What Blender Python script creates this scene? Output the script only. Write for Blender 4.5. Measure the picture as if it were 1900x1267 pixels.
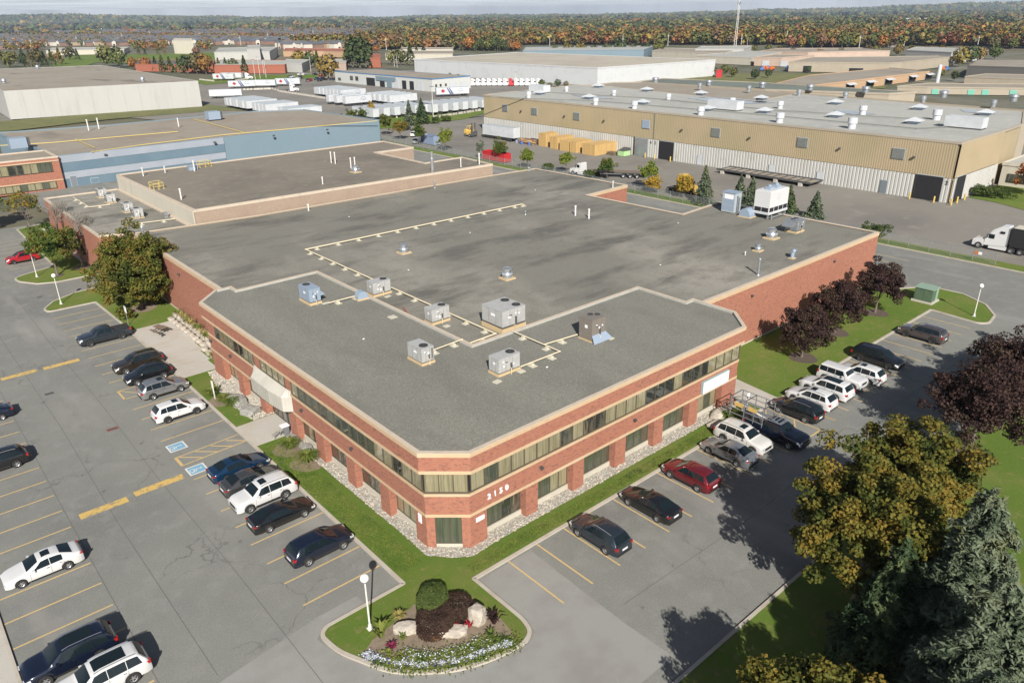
import bpy, bmesh, math, random
import numpy as np
from math import sin, cos, pi, radians, hypot, atan2
from mathutils import Vector, Matrix
random.seed(7); rng = np.random.default_rng(7)
scene = bpy.context.scene
for o in list(bpy.data.objects): bpy.data.objects.remove(o)
COL = scene.collection

# ---------------- camera: 35 m above the corner of a parking lot ----------------
F, PIT, ROL, YAW, CAMH = 1392.76, 0.408847, -0.0143935, 0.8575605, 35.0
fw = np.array([cos(YAW)*cos(PIT), sin(YAW)*cos(PIT), -sin(PIT)])
rt0 = np.array([sin(YAW), -cos(YAW), 0.]); up0 = np.cross(rt0, fw)
RT = cos(ROL)*rt0 + sin(ROL)*up0; UP = -sin(ROL)*rt0 + cos(ROL)*up0
cd = bpy.data.cameras.new('camera'); cam = bpy.data.objects.new('camera', cd); COL.objects.link(cam)
cd.sensor_width = 36; cd.lens = F/1900*36; cd.clip_start = 0.5; cd.clip_end = 60000
cam.matrix_world = Matrix(((RT[0], UP[0], -fw[0], 0), (RT[1], UP[1], -fw[1], 0), (RT[2], UP[2], -fw[2], CAMH), (0, 0, 0, 1)))
scene.camera = cam

def at(px, py, z=0.):
    """surveyed point: where the line of sight through (px,py) meets the level z"""
    d = fw*F + RT*(px-950) - UP*(py-633.5)
    t = (z-CAMH)/d[2]
    return (d[0]*t, d[1]*t)
def proj(X, Y, Z=0.):
    v = np.array([X, Y, Z-CAMH]); w = v@fw
    return 950+F*(v@RT)/w, 633.5-F*(v@UP)/w, w

# ---------------- light ----------------
SUN_EL, SUN_AZ = radians(33.5), radians(237.0)      # direction towards the sun
sd = Vector((cos(SUN_EL)*cos(SUN_AZ), cos(SUN_EL)*sin(SUN_AZ), sin(SUN_EL)))
sl = bpy.data.lights.new('sun', 'SUN'); sl.energy = 5.0; sl.angle = radians(0.55); sl.color = (1.0, 0.95, 0.87)
sun = bpy.data.objects.new('sun', sl); COL.objects.link(sun)
sun.rotation_euler = sd.to_track_quat('Z', 'Y').to_euler(); sun.location = (0, 0, 90)
W = bpy.data.worlds.new('World'); scene.world = W; W.use_nodes = True
wn, wl = W.node_tree.nodes, W.node_tree.links
wn.clear()
sky = wn.new('ShaderNodeTexSky'); sky.sky_type = 'NISHITA'; sky.sun_disc = False
sky.sun_elevation = SUN_EL; sky.sun_rotation = atan2(sd.x, sd.y); sky.altitude = 200; sky.air_density = 0.7; sky.dust_density = 0.6; sky.ozone_density = 1.2
bg = wn.new('ShaderNodeBackground'); bg.inputs[1].default_value = 0.05
wo = wn.new('ShaderNodeOutputWorld')
# broken cloud layer: flat clouds seen at a low angle over the horizon
tc = wn.new('ShaderNodeTexCoord'); sep = wn.new('ShaderNodeSeparateXYZ'); wl.new(tc.outputs['Generated'], sep.inputs[0])
mx = wn.new('ShaderNodeMath'); mx.operation = 'MAXIMUM'; mx.inputs[1].default_value = 0.012; wl.new(sep.outputs[2], mx.inputs[0])
dv = []
for i in (0, 1):
    m = wn.new('ShaderNodeMath'); m.operation = 'DIVIDE'; wl.new(sep.outputs[i], m.inputs[0]); wl.new(mx.outputs[0], m.inputs[1]); dv.append(m)
cmb = wn.new('ShaderNodeCombineXYZ'); wl.new(dv[0].outputs[0], cmb.inputs[0]); wl.new(dv[1].outputs[0], cmb.inputs[1])
nz = wn.new('ShaderNodeTexNoise'); nz.inputs['Scale'].default_value = 0.16; nz.inputs['Detail'].default_value = 7; nz.inputs['Roughness'].default_value = 0.6
wl.new(cmb.outputs[0], nz.inputs['Vector'])
cr = wn.new('ShaderNodeValToRGB'); cr.color_ramp.elements[0].position = 0.33; cr.color_ramp.elements[0].color = (.45,.45,.45,1); cr.color_ramp.elements[1].position = 0.58
wl.new(nz.outputs['Fac'], cr.inputs[0])
mixc = wn.new('ShaderNodeMixRGB'); mixc.inputs[2].default_value = (14.6, 15.2, 15.6, 1)
nf = wn.new('ShaderNodeMath'); nf.operation = 'MULTIPLY'; nf.inputs[1].default_value = 0.95; fd = wn.new('ShaderNodeMapRange'); fd.inputs[1].default_value = 0.10; fd.inputs[2].default_value = 0.34; fd.inputs[3].default_value = 1.0; fd.inputs[4].default_value = 0.06; wl.new(sep.outputs[2], fd.inputs[0]); mf = wn.new('ShaderNodeMath'); mf.operation = 'MULTIPLY'; wl.new(fd.outputs[0], mf.inputs[0]); wl.new(cr.outputs[0], mf.inputs[1]); wl.new(mf.outputs[0], nf.inputs[0]); wl.new(nf.outputs[0], mixc.inputs[0])
wl.new(sky.outputs[0], mixc.inputs[1])
wl.new(mixc.outputs[0], bg.inputs[0]); wl.new(bg.outputs[0], wo.inputs[0])
vs = scene.view_settings; vs.view_transform = 'Standard'; vs.look = 'None'; vs.gamma = 1; vs.exposure = 0.55; vs.use_curve_mapping = False
scene.render.engine = 'CYCLES'
cy = scene.cycles
try:
    cy.max_bounces = 5; cy.diffuse_bounces = 2; cy.glossy_bounces = 3; cy.transmission_bounces = 3; cy.volume_bounces = 0; cy.transparent_max_bounces = 6
    cy.caustics_reflective = False; cy.caustics_refractive = False
except Exception: pass

# ---------------- materials ----------------
MAT = {}
def pm(name, col, rough=.8, metal=0., var=(), bump=None, objrand=0., coat=0., spec=None, extra=None, space='pos'):
    """principled material; var = [(scale, detail, colour2, lo, hi, (sx,sy,sz))] noise-driven colour mixes, bump=(scale,strength,dist)"""
    m = bpy.data.materials.new(name); m.use_nodes = True
    n, l = m.node_tree.nodes, m.node_tree.links
    b = n['Principled BSDF']; b.inputs['Roughness'].default_value = rough; b.inputs['Metallic'].default_value = metal
    if coat: b.inputs['Coat Weight'].default_value = coat; b.inputs['Coat Roughness'].default_value = .03
    if spec is not None: b.inputs['Specular IOR Level'].default_value = spec
    c4 = (*col, 1)
    cur = None
    if var or bump or objrand or extra:
        if space == 'pos': g = n.new('ShaderNodeNewGeometry'); P = g.outputs['Position']
        else: g = n.new('ShaderNodeTexCoord'); P = g.outputs['Object']
        rgb = n.new('ShaderNodeRGB'); rgb.outputs[0].default_value = c4; cur = rgb.outputs[0]
        if extra: cur = extra(n, l, P, cur)
        for v in var:
            sc, de, c2, lo, hi = v[:5]; st = v[5] if len(v) > 5 else None
            vec = P
            if st:
                mp = n.new('ShaderNodeMapping'); mp.inputs['Scale'].default_value = st; l.new(P, mp.inputs[0]); vec = mp.outputs[0]
            t = n.new('ShaderNodeTexNoise'); t.inputs['Scale'].default_value = sc; t.inputs['Detail'].default_value = de; t.inputs['Roughness'].default_value = .6
            l.new(vec, t.inputs['Vector'])
            r = n.new('ShaderNodeMapRange'); r.inputs[1].default_value = lo; r.inputs[2].default_value = hi; l.new(t.outputs['Fac'], r.inputs[0])
            mi = n.new('ShaderNodeMixRGB'); l.new(r.outputs[0], mi.inputs[0]); l.new(cur, mi.inputs[1]); mi.inputs[2].default_value = (*c2, 1); cur = mi.outputs[0]
        if objrand:
            oi = n.new('ShaderNodeObjectInfo'); r = n.new('ShaderNodeMapRange'); r.inputs[3].default_value = 1-objrand; r.inputs[4].default_value = 1+objrand
            l.new(oi.outputs['Random'], r.inputs[0]); hv = n.new('ShaderNodeHueSaturation'); l.new(r.outputs[0], hv.inputs['Value']); l.new(cur, hv.inputs['Color']); cur = hv.outputs[0]
        l.new(cur, b.inputs['Base Color'])
        if bump:
            t = n.new('ShaderNodeTexNoise'); t.inputs['Scale'].default_value = bump[0]; t.inputs['Detail'].default_value = 4; l.new(P, t.inputs['Vector'])
            bp = n.new('ShaderNodeBump'); bp.inputs['Strength'].default_value = bump[1]; bp.inputs['Distance'].default_value = bump[2]; l.new(t.outputs['Fac'], bp.inputs['Height']); l.new(bp.outputs[0], b.inputs['Normal'])
    else:
        b.inputs['Base Color'].default_value = c4
    MAT[name] = m
    return m

def cracks(scale, width, colr, wob=.6, amount=1.):
    def f(n, l, P, cur):
        nt = n.new('ShaderNodeTexNoise'); nt.inputs['Scale'].default_value = .35; nt.inputs['Detail'].default_value = 5; l.new(P, nt.inputs['Vector'])
        ad = n.new('ShaderNodeVectorMath'); ad.operation = 'MULTIPLY_ADD'; l.new(nt.outputs['Color'], ad.inputs[0]); ad.inputs[1].default_value = (wob/scale,)*3; l.new(P, ad.inputs[2])
        v = n.new('ShaderNodeTexVoronoi'); v.feature = 'DISTANCE_TO_EDGE'; v.inputs['Scale'].default_value = scale; l.new(ad.outputs[0], v.inputs['Vector'])
        r = n.new('ShaderNodeMapRange'); r.inputs[1].default_value = 0; r.inputs[2].default_value = width*scale; r.inputs[3].default_value = amount; r.inputs[4].default_value = 0; l.new(v.outputs['Distance'], r.inputs[0])
        # only some stretches are open
        n2 = n.new('ShaderNodeTexNoise'); n2.inputs['Scale'].default_value = .09; n2.inputs['Detail'].default_value = 3; l.new(P, n2.inputs['Vector'])
        r2 = n.new('ShaderNodeMapRange'); r2.inputs[1].default_value = .46; r2.inputs[2].default_value = .6; l.new(n2.outputs['Fac'], r2.inputs[0])
        mu = n.new('ShaderNodeMath'); mu.operation = 'MULTIPLY'; l.new(r.outputs[0], mu.inputs[0]); l.new(r2.outputs[0], mu.inputs[1])
        mi = n.new('ShaderNodeMixRGB'); l.new(mu.outputs[0], mi.inputs[0]); l.new(cur, mi.inputs[1]); mi.inputs[2].default_value = (*colr, 1)
        return mi.outputs[0]
    return f
def brickf(n, l, P, cur):
    s = n.new('ShaderNodeSeparateXYZ'); l.new(P, s.inputs[0]); gn = n.new('ShaderNodeNewGeometry'); cx_ = n.new('ShaderNodeVectorMath'); cx_.operation = 'CROSS_PRODUCT'; l.new(gn.outputs['True Normal'], cx_.inputs[0]); cx_.inputs[1].default_value = (0,0,-1)
    a = n.new('ShaderNodeVectorMath'); a.operation = 'DOT_PRODUCT'; l.new(P, a.inputs[0]); l.new(cx_.outputs[0], a.inputs[1])
    c = n.new('ShaderNodeCombineXYZ'); l.new(a.outputs['Value'], c.inputs[0]); l.new(s.outputs[2], c.inputs[1])
    b = n.new('ShaderNodeTexBrick'); l.new(c.outputs[0], b.inputs['Vector']); b.inputs['Scale'].default_value = 1
    b.inputs['Brick Width'].default_value = .24; b.inputs['Row Height'].default_value = .082; b.inputs['Mortar Size'].default_value = .009; b.inputs['Mortar Smooth'].default_value = .3
    b.inputs['Color1'].default_value = (.35, .125, .075, 1); b.inputs['Color2'].default_value = (.26, .09, .058, 1); b.inputs['Mortar'].default_value = (.32, .20, .14, 1); b.inputs['Bias'].default_value = -.25
    w = n.new('ShaderNodeTexWhiteNoise'); w.noise_dimensions = '2D'
    # dark clinker bricks scattered in the courses
    vm = n.new('ShaderNodeVectorMath'); vm.operation = 'DIVIDE'; l.new(c.outputs[0], vm.inputs[0]); vm.inputs[1].default_value = (.24, .082, 1)
    fl = n.new('ShaderNodeVectorMath'); fl.operation = 'FLOOR'; l.new(vm.outputs[0], fl.inputs[0]); l.new(fl.outputs[0], w.inputs['Vector'])
    gt = n.new('ShaderNodeMath'); gt.operation = 'GREATER_THAN'; gt.inputs[1].default_value = .90; l.new(w.outputs['Value'], gt.inputs[0])
    m2 = n.new('ShaderNodeMath'); m2.operation = 'MULTIPLY'; m2.inputs[1].default_value = .55; l.new(gt.outputs[0], m2.inputs[0])
    mi = n.new('ShaderNodeMixRGB'); l.new(m2.outputs[0], mi.inputs[0]); l.new(b.outputs['Color'], mi.inputs[1]); mi.inputs[2].default_value = (.12, .06, .06, 1)
    return mi.outputs[0]

pm('asphalt', (.198, .200, .178), .9, var=[(.05, 5, (.155, .156, .145), .42, .62), (.6, 6, (.225, .226, .208), .5, .75), (11, 3, (.13, .13, .12), .52, .72), (9, 3, (.25, .25, .228), .55, .72), (.8, 2, (.10, .10, .095), .70, .78), (.12, 4, (.26, .25, .23), .56, .72, (1, .25, 1))], bump=(30, .25, .01), extra=cracks(.13, .085, (.085, .083, .078)))
pm('asphalt_road', (.182, .186, .172), .9, var=[(.03, 5, (.155, .148, .138), .42, .62), (.5, 6, (.24, .228, .205), .5, .75), (60, 2, (.12, .115, .105), .55, .72)], extra=cracks(.1, .08, (.09, .088, .08)))
pm('asphalt_yard', (.205, .19, .165), .92, var=[(.03, 6, (.15, .14, .125), .45, .65), (.25, 6, (.26, .23, .19), .55, .75), (8, 3, (.16, .15, .13), .55, .75)], extra=cracks(.08, .05, (.11, .10, .09)))
pm('asphalt_patch', (.265, .265, .245), .9, var=[(.3, 5, (.23, .22, .205), .45, .65), (50, 2, (.17, .16, .15), .55, .72)])
pm('concrete', (.44, .415, .37), .85, var=[(.4, 5, (.40, .355, .29), .45, .7), (12, 3, (.38, .34, .28), .55, .75)])
pm('kerb_concrete', (.43, .39, .33), .85, var=[(.8, 5, (.36, .31, .25), .45, .7), (14, 3, (.36, .32, .27), .55, .75)])
pm('brick', (.3, .1, .07), .9, var=[(.25, 4, (.30, .12, .078), .5, .8), (1.2, 5, (.34, .17, .11), .58, .8), (5, 3, (.20, .075, .055), .58, .7)], extra=brickf)
pm('brick_pale', (.31, .235, .175), .9, var=[(.4, 4, (.27, .20, .155), .45, .7), (5, 4, (.235, .165, .13), .5, .75), (14, 2, (.36, .29, .22), .55, .7)])
pm('stone_trim', (.50, .36, .225), .8, var=[(2, 4, (.43, .31, .19), .5, .75), (.3, 3, (.52, .40, .27), .5, .7)])
pm('parapet_cap', (.50, .42, .33), .7, var=[(1.2, 4, (.42, .36, .29), .5, .7)])
pm('flashing_grey', (.40, .40, .37), .6, var=[(.8, 4, (.33, .33, .31), .45, .7)])
pm('roof_membrane', (.178, .172, .144), .95, var=[(.045, 5, (.285, .265, .225), .46, .62, (1, .45, 1)), (.13, 6, (.095, .093, .08), .50, .64, (.6, 1.6, 1)), (.5, 5, (.17, .155, .13), .5, .75), (7, 4, (.085, .082, .07), .52, .7), (10, 3, (.25, .24, .205), .54, .7)], bump=(5, .3, .03), extra=cracks(.07, .10, (.035, .035, .03), .9, .9))
pm('roof_gravel', (.192, .190, .160), .95, var=[(.09, 5, (.225, .215, .18), .46, .66), (.3, 5, (.155, .150, .128), .45, .66, (1, .4, 1)), (9, 3, (.265, .255, .22), .5, .66), (12, 3, (.095, .092, .08), .5, .66), (3, 4, (.15, .147, .125), .5, .7)], bump=(40, .4, .02))
pm('roof_tan', (.27, .24, .195), .95, var=[(.06, 5, (.24, .20, .155), .45, .65), (.4, 6, (.30, .265, .215), .5, .75), (.05, 3, (.15, .13, .11), .62, .72, (1, .4, 1))])
pm('roof_light', (.36, .36, .33), .9, var=[(.05, 5, (.31, .31, .285), .45, .65), (.04, 4, (.22, .22, .22), .62, .72, (1, .35, 1)), (.5, 5, (.40, .40, .37), .5, .7)])
pm('roof_green', (.14, .165, .14), .95, var=[(.05, 5, (.12, .13, .115), .45, .65)])
pm('grass', (.112, .168, .028), .95, var=[(.25, 5, (.165, .175, .05), .43, .63), (.06, 4, (.09, .15, .022), .45, .6), (1.6, 5, (.21, .18, .075), .56, .74), (9, 4, (.085, .135, .022), .52, .74), (70, 2, (.17, .25, .05), .55, .75)], bump=(60, .8, .04), spec=.15)
pm('dry_grass', (.16, .155, .05), .95, var=[(.15, 5, (.10, .125, .035), .42, .62), (.8, 5, (.22, .19, .09), .5, .75), (10, 4, (.07, .08, .025), .5, .75)], bump=(30, .8, .06))
pm('gravel', (.33, .30, .25), .95, var=[(4, 3, (.42, .385, .325), .5, .62), (9, 4, (.17, .15, .12), .5, .66), (26, 2, (.62, .58, .5), .58, .68)], bump=(12, 1., .08))
pm('mulch', (.085, .065, .05), .95, var=[(8, 4, (.13, .10, .08), .5, .7)], bump=(20, .8, .04))
pm('soil', (.22, .17, .12), .95, var=[(3, 4, (.15, .12, .085), .45, .7), (20, 3, (.28, .23, .17), .55, .7)], bump=(20, .6, .03))
pm('yellow_paint', (.52, .37, .16), .8, var=[(6, 5, (.32, .27, .17), .55, .68)])
pm('worn_yellow', (.55, .37, .11), .85, var=[(2.2, 5, (.30, .24, .13), .52, .6), (12, 4, (.20, .185, .16), .60, .66)])
pm('white_paint', (.62, .60, .56), .8, var=[(8, 5, (.35, .34, .32), .58, .7)])
pm('blue_paint', (.16, .34, .48), .8, var=[(5, 5, (.24, .34, .40), .5, .7)])
pm('white_metal', (.50,.515,.52), .6, var=[(.3, 3, (.45,.465,.47), .5, .7)])
pm('roof_sand', (.40,.36,.29), .95, var=[(.05, 5, (.34,.305,.245), .45, .65)])
pm('puddle', (.045,.065,.10), .08, var=[(.2, 4, (.16,.17,.17), .5, .62)])
pm('white_wall', (.41, .405, .385), .8, var=[(.25, 4, (.37, .365, .345), .5, .7, (1, 1, .2)), (2, 3, (.39, .385, .36), .5, .8)])
pm('cream_wall', (.48, .445, .37), .85, var=[(.5, 4, (.42, .39, .32), .5, .7, (1, 1, .2))])
pm('blue_wall', (.155, .222, .258), .8, var=[(.12, 4, (.17, .23, .28), .4, .6), (3, 3, (.145, .20, .25), .5, .7)])
pm('blue_band', (.105, .165, .21), .8, var=[(.2, 4, (.12, .18, .225), .4, .6)])
pm('pale_blue_wall', (.30, .325, .37), .8, var=[(.2, 4, (.27, .30, .345), .4, .6)])
pm('tan_wall', (.36, .285, .18), .7, var=[(.1, 4, (.32, .265, .158), .4, .6)])
pm('white_cladding', (.45, .445, .42), .6, var=[(.8, 4, (.40, .395, .365), .5, .7, (1, 1, .15)), (.3, 3, (.36, .34, .30), .6, .75)])
pm('pink_wall', (.46, .35, .28), .85, var=[(.2, 4, (.42, .32, .255), .4, .6)])
pm('beige_wall', (.36, .31, .24), .85, var=[(.2, 4, (.33, .285, .22), .4, .6)])
pm('dark_wall', (.10, .095, .09), .85); pm('orange_wall', (.42, .28, .17), .85)
pm('glass', (.035, .042, .035), .06, 0., spec=.8, var=[(.35, 2, (.055, .055, .04), .4, .6)])
pm('pane_sky', (.02, .025, .028), .04, 0., spec=.9)
pm('car_glass', (.008, .014, .017), .06, 0., spec=.45)
pm('blind', (.44, .39, .26), .8, var=[(18, 2, (.34, .30, .19), .45, .6, (1, 1, .02))])
pm('window_frame', (.085, .07, .05), .5)
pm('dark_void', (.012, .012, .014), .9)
pm('galv', (.40, .42, .44), .42, .65, var=[(3, 3, (.34, .36, .38), .4, .6)])
pm('bright_metal', (.66, .68, .70), .28, .85)
pm('unit_grey', (.43, .43, .42), .55, .15, var=[(2, 3, (.38, .38, .37), .4, .65)])
pm('unit_blue', (.30, .37, .46), .5, .25); pm('unit_bronze', (.24, .21, .18), .5, .3)
pm('coil', (.17, .18, .165), .7, .3, var=[(6, 4, (.26, .27, .25), .5, .65)])
pm('wood_curb', (.50, .38, .22), .85); pm('pipe_cream', (.62, .54, .38), .6); pm('block_pale', (.50, .47, .38), .9)
pm('black', (.015, .015, .016), .6); pm('rubber', (.022, .022, .022), .85); pm('rim', (.42, .42, .43), .35, .7); pm('dark_rim', (.09, .09, .095), .4, .6)
pm('red_lamp', (.35, .012, .012), .2, coat=.5); pm('head_lamp', (.62, .62, .62), .12, .2, coat=1.); pm('plate', (.68, .68, .70), .5)
pm('chrome', (.65, .66, .68), .15, 1.); pm('white_globe', (.80, .78, .74), .35); pm('pole_white', (.62, .60, .55), .5)
pm('wood', (.50, .33, .13), .85, var=[(2, 4, (.40, .26, .10), .45, .7, (1, 1, .1))]); pm('wood_dark', (.17, .125, .085), .85)
pm('stone', (.46, .41, .34), .9, var=[(1.5, 5, (.36, .32, .27), .45, .65), (9, 4, (.30, .27, .23), .55, .75)], bump=(5, .6, .08))
pm('bark', (.16, .13, .105), .95, var=[(4, 4, (.10, .08, .065), .45, .65, (1, 1, .2))], bump=(12, .8, .03))
pm('grey_twig', (.20, .18, .155), .95)
pm('truck_white', (.58, .58, .58), .3, coat=.4); pm('trailer_white', (.52, .54, .56), .5, var=[(.6, 3, (.46, .48, .50), .4, .65)]); pm('trailer_roof', (.36, .40, .43), .6)
pm('steel_dark', (.10, .10, .10), .6, .4); pm('yellow_truck', (.52, .34, .07), .35, coat=.5); pm('forklift_yellow', (.62, .42, .10), .5)
pm('red_box', (.42, .02, .025), .5); pm('blue_box', (.20, .25, .36), .6); pm('pale_green', (.36, .55, .27), .6); pm('canopy_metal', (.48, .455, .40), .55, var=[(.8, 3, (.43, .41, .36), .4, .65)])
pm('canopy_grey', (.45, .43, .385), .6); pm('sign_white', (.78, .78, .80), .4); pm('sign_teal', (.26, .38, .40), .5); pm('sign_text', (.30, .34, .45), .5)
pm('door_grey', (.16, .18, .20), .6); pm('transformer_green', (.085, .135, .085), .55, var=[(1.5, 3, (.075, .12, .075), .4, .6)])
pm('transformer_pale', (.22, .31, .24), .55); pm('bollard_yellow', (.55, .40, .10), .6); pm('green_door', (.14, .40, .30), .6)
pm('orange_paint', (.55, .14, .03), .5); pm('blue_light', (.06, .14, .36), .5); pm('tarp', (.17, .22, .34), .6); pm('roof_rust', (.30, .10, .06), .8)
pm('trim_blue', (.05, .17, .36), .6); pm('rail_yellow', (.58, .44, .12), .6); pm('litter', (.7, .7, .68), .8); pm('leaf_red', (.33, .02, .03), .6)
pm('stripe_navy', (.05, .07, .17), .5); pm('arc_grey', (.20, .24, .30), .5); pm('rock_grey', (.33, .32, .29), .9, var=[(5, 4, (.16, .16, .15), .5, .65), (14, 3, (.62, .61, .57), .6, .7)], bump=(8, 1., .12))
pm('mesh_wire', (.33, .36, .34), .6, .4)
def foliage(name, cols, rough=.75, trans=.25, shade=.5):
    """leaf material: a few leaf colours spread by noise and a random value per leaf island"""
    m = bpy.data.materials.new(name); m.use_nodes = True; n, l = m.node_tree.nodes, m.node_tree.links
    b = n['Principled BSDF']; b.inputs['Roughness'].default_value = rough; b.inputs['Specular IOR Level'].default_value = .25
    g = n.new('ShaderNodeNewGeometry'); tcn = n.new('ShaderNodeTexCoord')
    t = n.new('ShaderNodeTexNoise'); t.inputs['Scale'].default_value = .55; t.inputs['Detail'].default_value = 3; l.new(g.outputs['Position'], t.inputs['Vector'])
    a = n.new('ShaderNodeMath'); a.operation = 'MULTIPLY_ADD'; l.new(g.outputs['Random Per Island'], a.inputs[0]); a.inputs[1].default_value = .34; 
    s = n.new('ShaderNodeMath'); s.operation = 'MULTIPLY_ADD'; l.new(t.outputs['Fac'], s.inputs[0]); s.inputs[1].default_value = 2.0; s.inputs[2].default_value = -.68
    l.new(s.outputs[0], a.inputs[2])
    r = n.new('ShaderNodeValToRGB'); e = r.color_ramp.elements
    for i in range(len(cols)-2): e.new(.5)
    for i, c in enumerate(cols): e[i].position = i/(len(cols)-1)*.8+.1; e[i].color = (*c, 1)
    l.new(a.outputs[0], r.inputs[0]); l.new(r.outputs[0], b.inputs['Base Color'])
    tr = n.new('ShaderNodeBsdfTranslucent'); l.new(r.outputs[0], tr.inputs[0]); ms = n.new('ShaderNodeMixShader'); ms.inputs[0].default_value = trans
    l.new(b.outputs[0], ms.inputs[1]); l.new(tr.outputs[0], ms.inputs[2]); l.new(ms.outputs[0], n['Material Output'].inputs[0])
    MAT[name] = m; return m
foliage('leaf_maple', [(.05, .075, .015), (.13, .13, .02), (.24, .17, .028), (.30, .15, .03)])
foliage('leaf_olive', [(.04, .06, .012), (.085, .095, .017), (.16, .135, .022), (.22, .145, .024)])
foliage('leaf_bronze', [(.05, .07, .015), (.105, .12, .022), (.16, .145, .025), (.19, .105, .026)])
foliage('leaf_green', [(.035, .07, .012), (.07, .115, .02), (.12, .14, .025), (.20, .14, .03)])
foliage('leaf_purple', [(.022, .012, .013), (.042, .022, .020), (.075, .042, .032), (.055, .042, .024)])
foliage('leaf_gold', [(.20, .15, .02), (.36, .24, .03), (.45, .27, .04), (.13, .14, .02)])
foliage('leaf_young', [(.09, .14, .02), (.16, .21, .03), (.23, .25, .035), (.12, .17, .02)])
foliage('needle_blue', [(.035, .052, .03), (.08, .108, .062), (.14, .168, .108), (.12, .135, .06)], trans=.1)
foliage('needle_green', [(.02, .04, .015), (.045, .075, .03), (.08, .11, .045), (.11, .13, .05)], trans=.1)
foliage('hedge_green', [(.03, .055, .012), (.06, .09, .02), (.09, .12, .03), (.05, .08, .018)])
foliage('hedge_purple', [(.022, .014, .012), (.045, .024, .018), (.075, .045, .03), (.03, .022, .015)])
foliage('ornamental_grass', [(.14, .17, .04), (.30, .25, .08), (.42, .33, .13), (.10, .14, .03)])
foliage('flower_green', [(.05, .09, .02), (.12, .17, .03), (.20, .22, .05), (.08, .11, .03)])
def far_leaf(name, cols):
    m = bpy.data.materials.new(name); m.use_nodes = True; n, l = m.node_tree.nodes, m.node_tree.links
    b = n['Principled BSDF']; b.inputs['Roughness'].default_value = .9; b.inputs['Specular IOR Level'].default_value = .1
    at_ = n.new('ShaderNodeAttribute'); at_.attribute_name = 'tint'; oi = n.new('ShaderNodeObjectInfo')
    ad = n.new('ShaderNodeMath'); ad.operation = 'ADD'; l.new(at_.outputs['Fac'], ad.inputs[0]); l.new(oi.outputs['Random'], ad.inputs[1])
    fr = n.new('ShaderNodeMath'); fr.operation = 'FRACT'; l.new(ad.outputs[0], fr.inputs[0])
    r = n.new('ShaderNodeValToRGB'); r.color_ramp.interpolation = 'LINEAR'; e = r.color_ramp.elements
    for i in range(len(cols)-2): e.new(.5)
    for i, c in enumerate(cols): e[i].position = i/(len(cols)-1); e[i].color = (*c, 1)
    l.new(fr.outputs[0], r.inputs[0])
    g = n.new('ShaderNodeNewGeometry'); mr = n.new('ShaderNodeMapRange'); mr.inputs[3].default_value = .8; mr.inputs[4].default_value = 1.95; l.new(g.outputs['Random Per Island'], mr.inputs[0])
    hv = n.new('ShaderNodeHueSaturation'); l.new(mr.outputs[0], hv.inputs['Value']); l.new(r.outputs[0], hv.inputs['Color'])
    l.new(hv.outputs[0], b.inputs['Base Color'])
    MAT[name] = m
GRN, OLV, DKG, ORG, RED, YEL, BRN = (.05, .07, .022), (.095, .095, .03), (.03, .042, .02), (.20, .085, .028), (.16, .04, .03), (.19, .135, .03), (.12, .08, .05)
far_leaf('far_autumn', [GRN, OLV, ORG, OLV, YEL, GRN, BRN, (.22, .085, .022), (.17, .11, .035), DKG, (.17, .06, .03), OLV, GRN, BRN])
far_leaf('far_green', [DKG, GRN, OLV, (.05, .07, .025), DKG, (.10, .10, .03), GRN, (.18, .12, .03), DKG])
far_leaf('far_red', [RED, BRN, ORG, (.15, .03, .03), OLV, RED])

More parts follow.
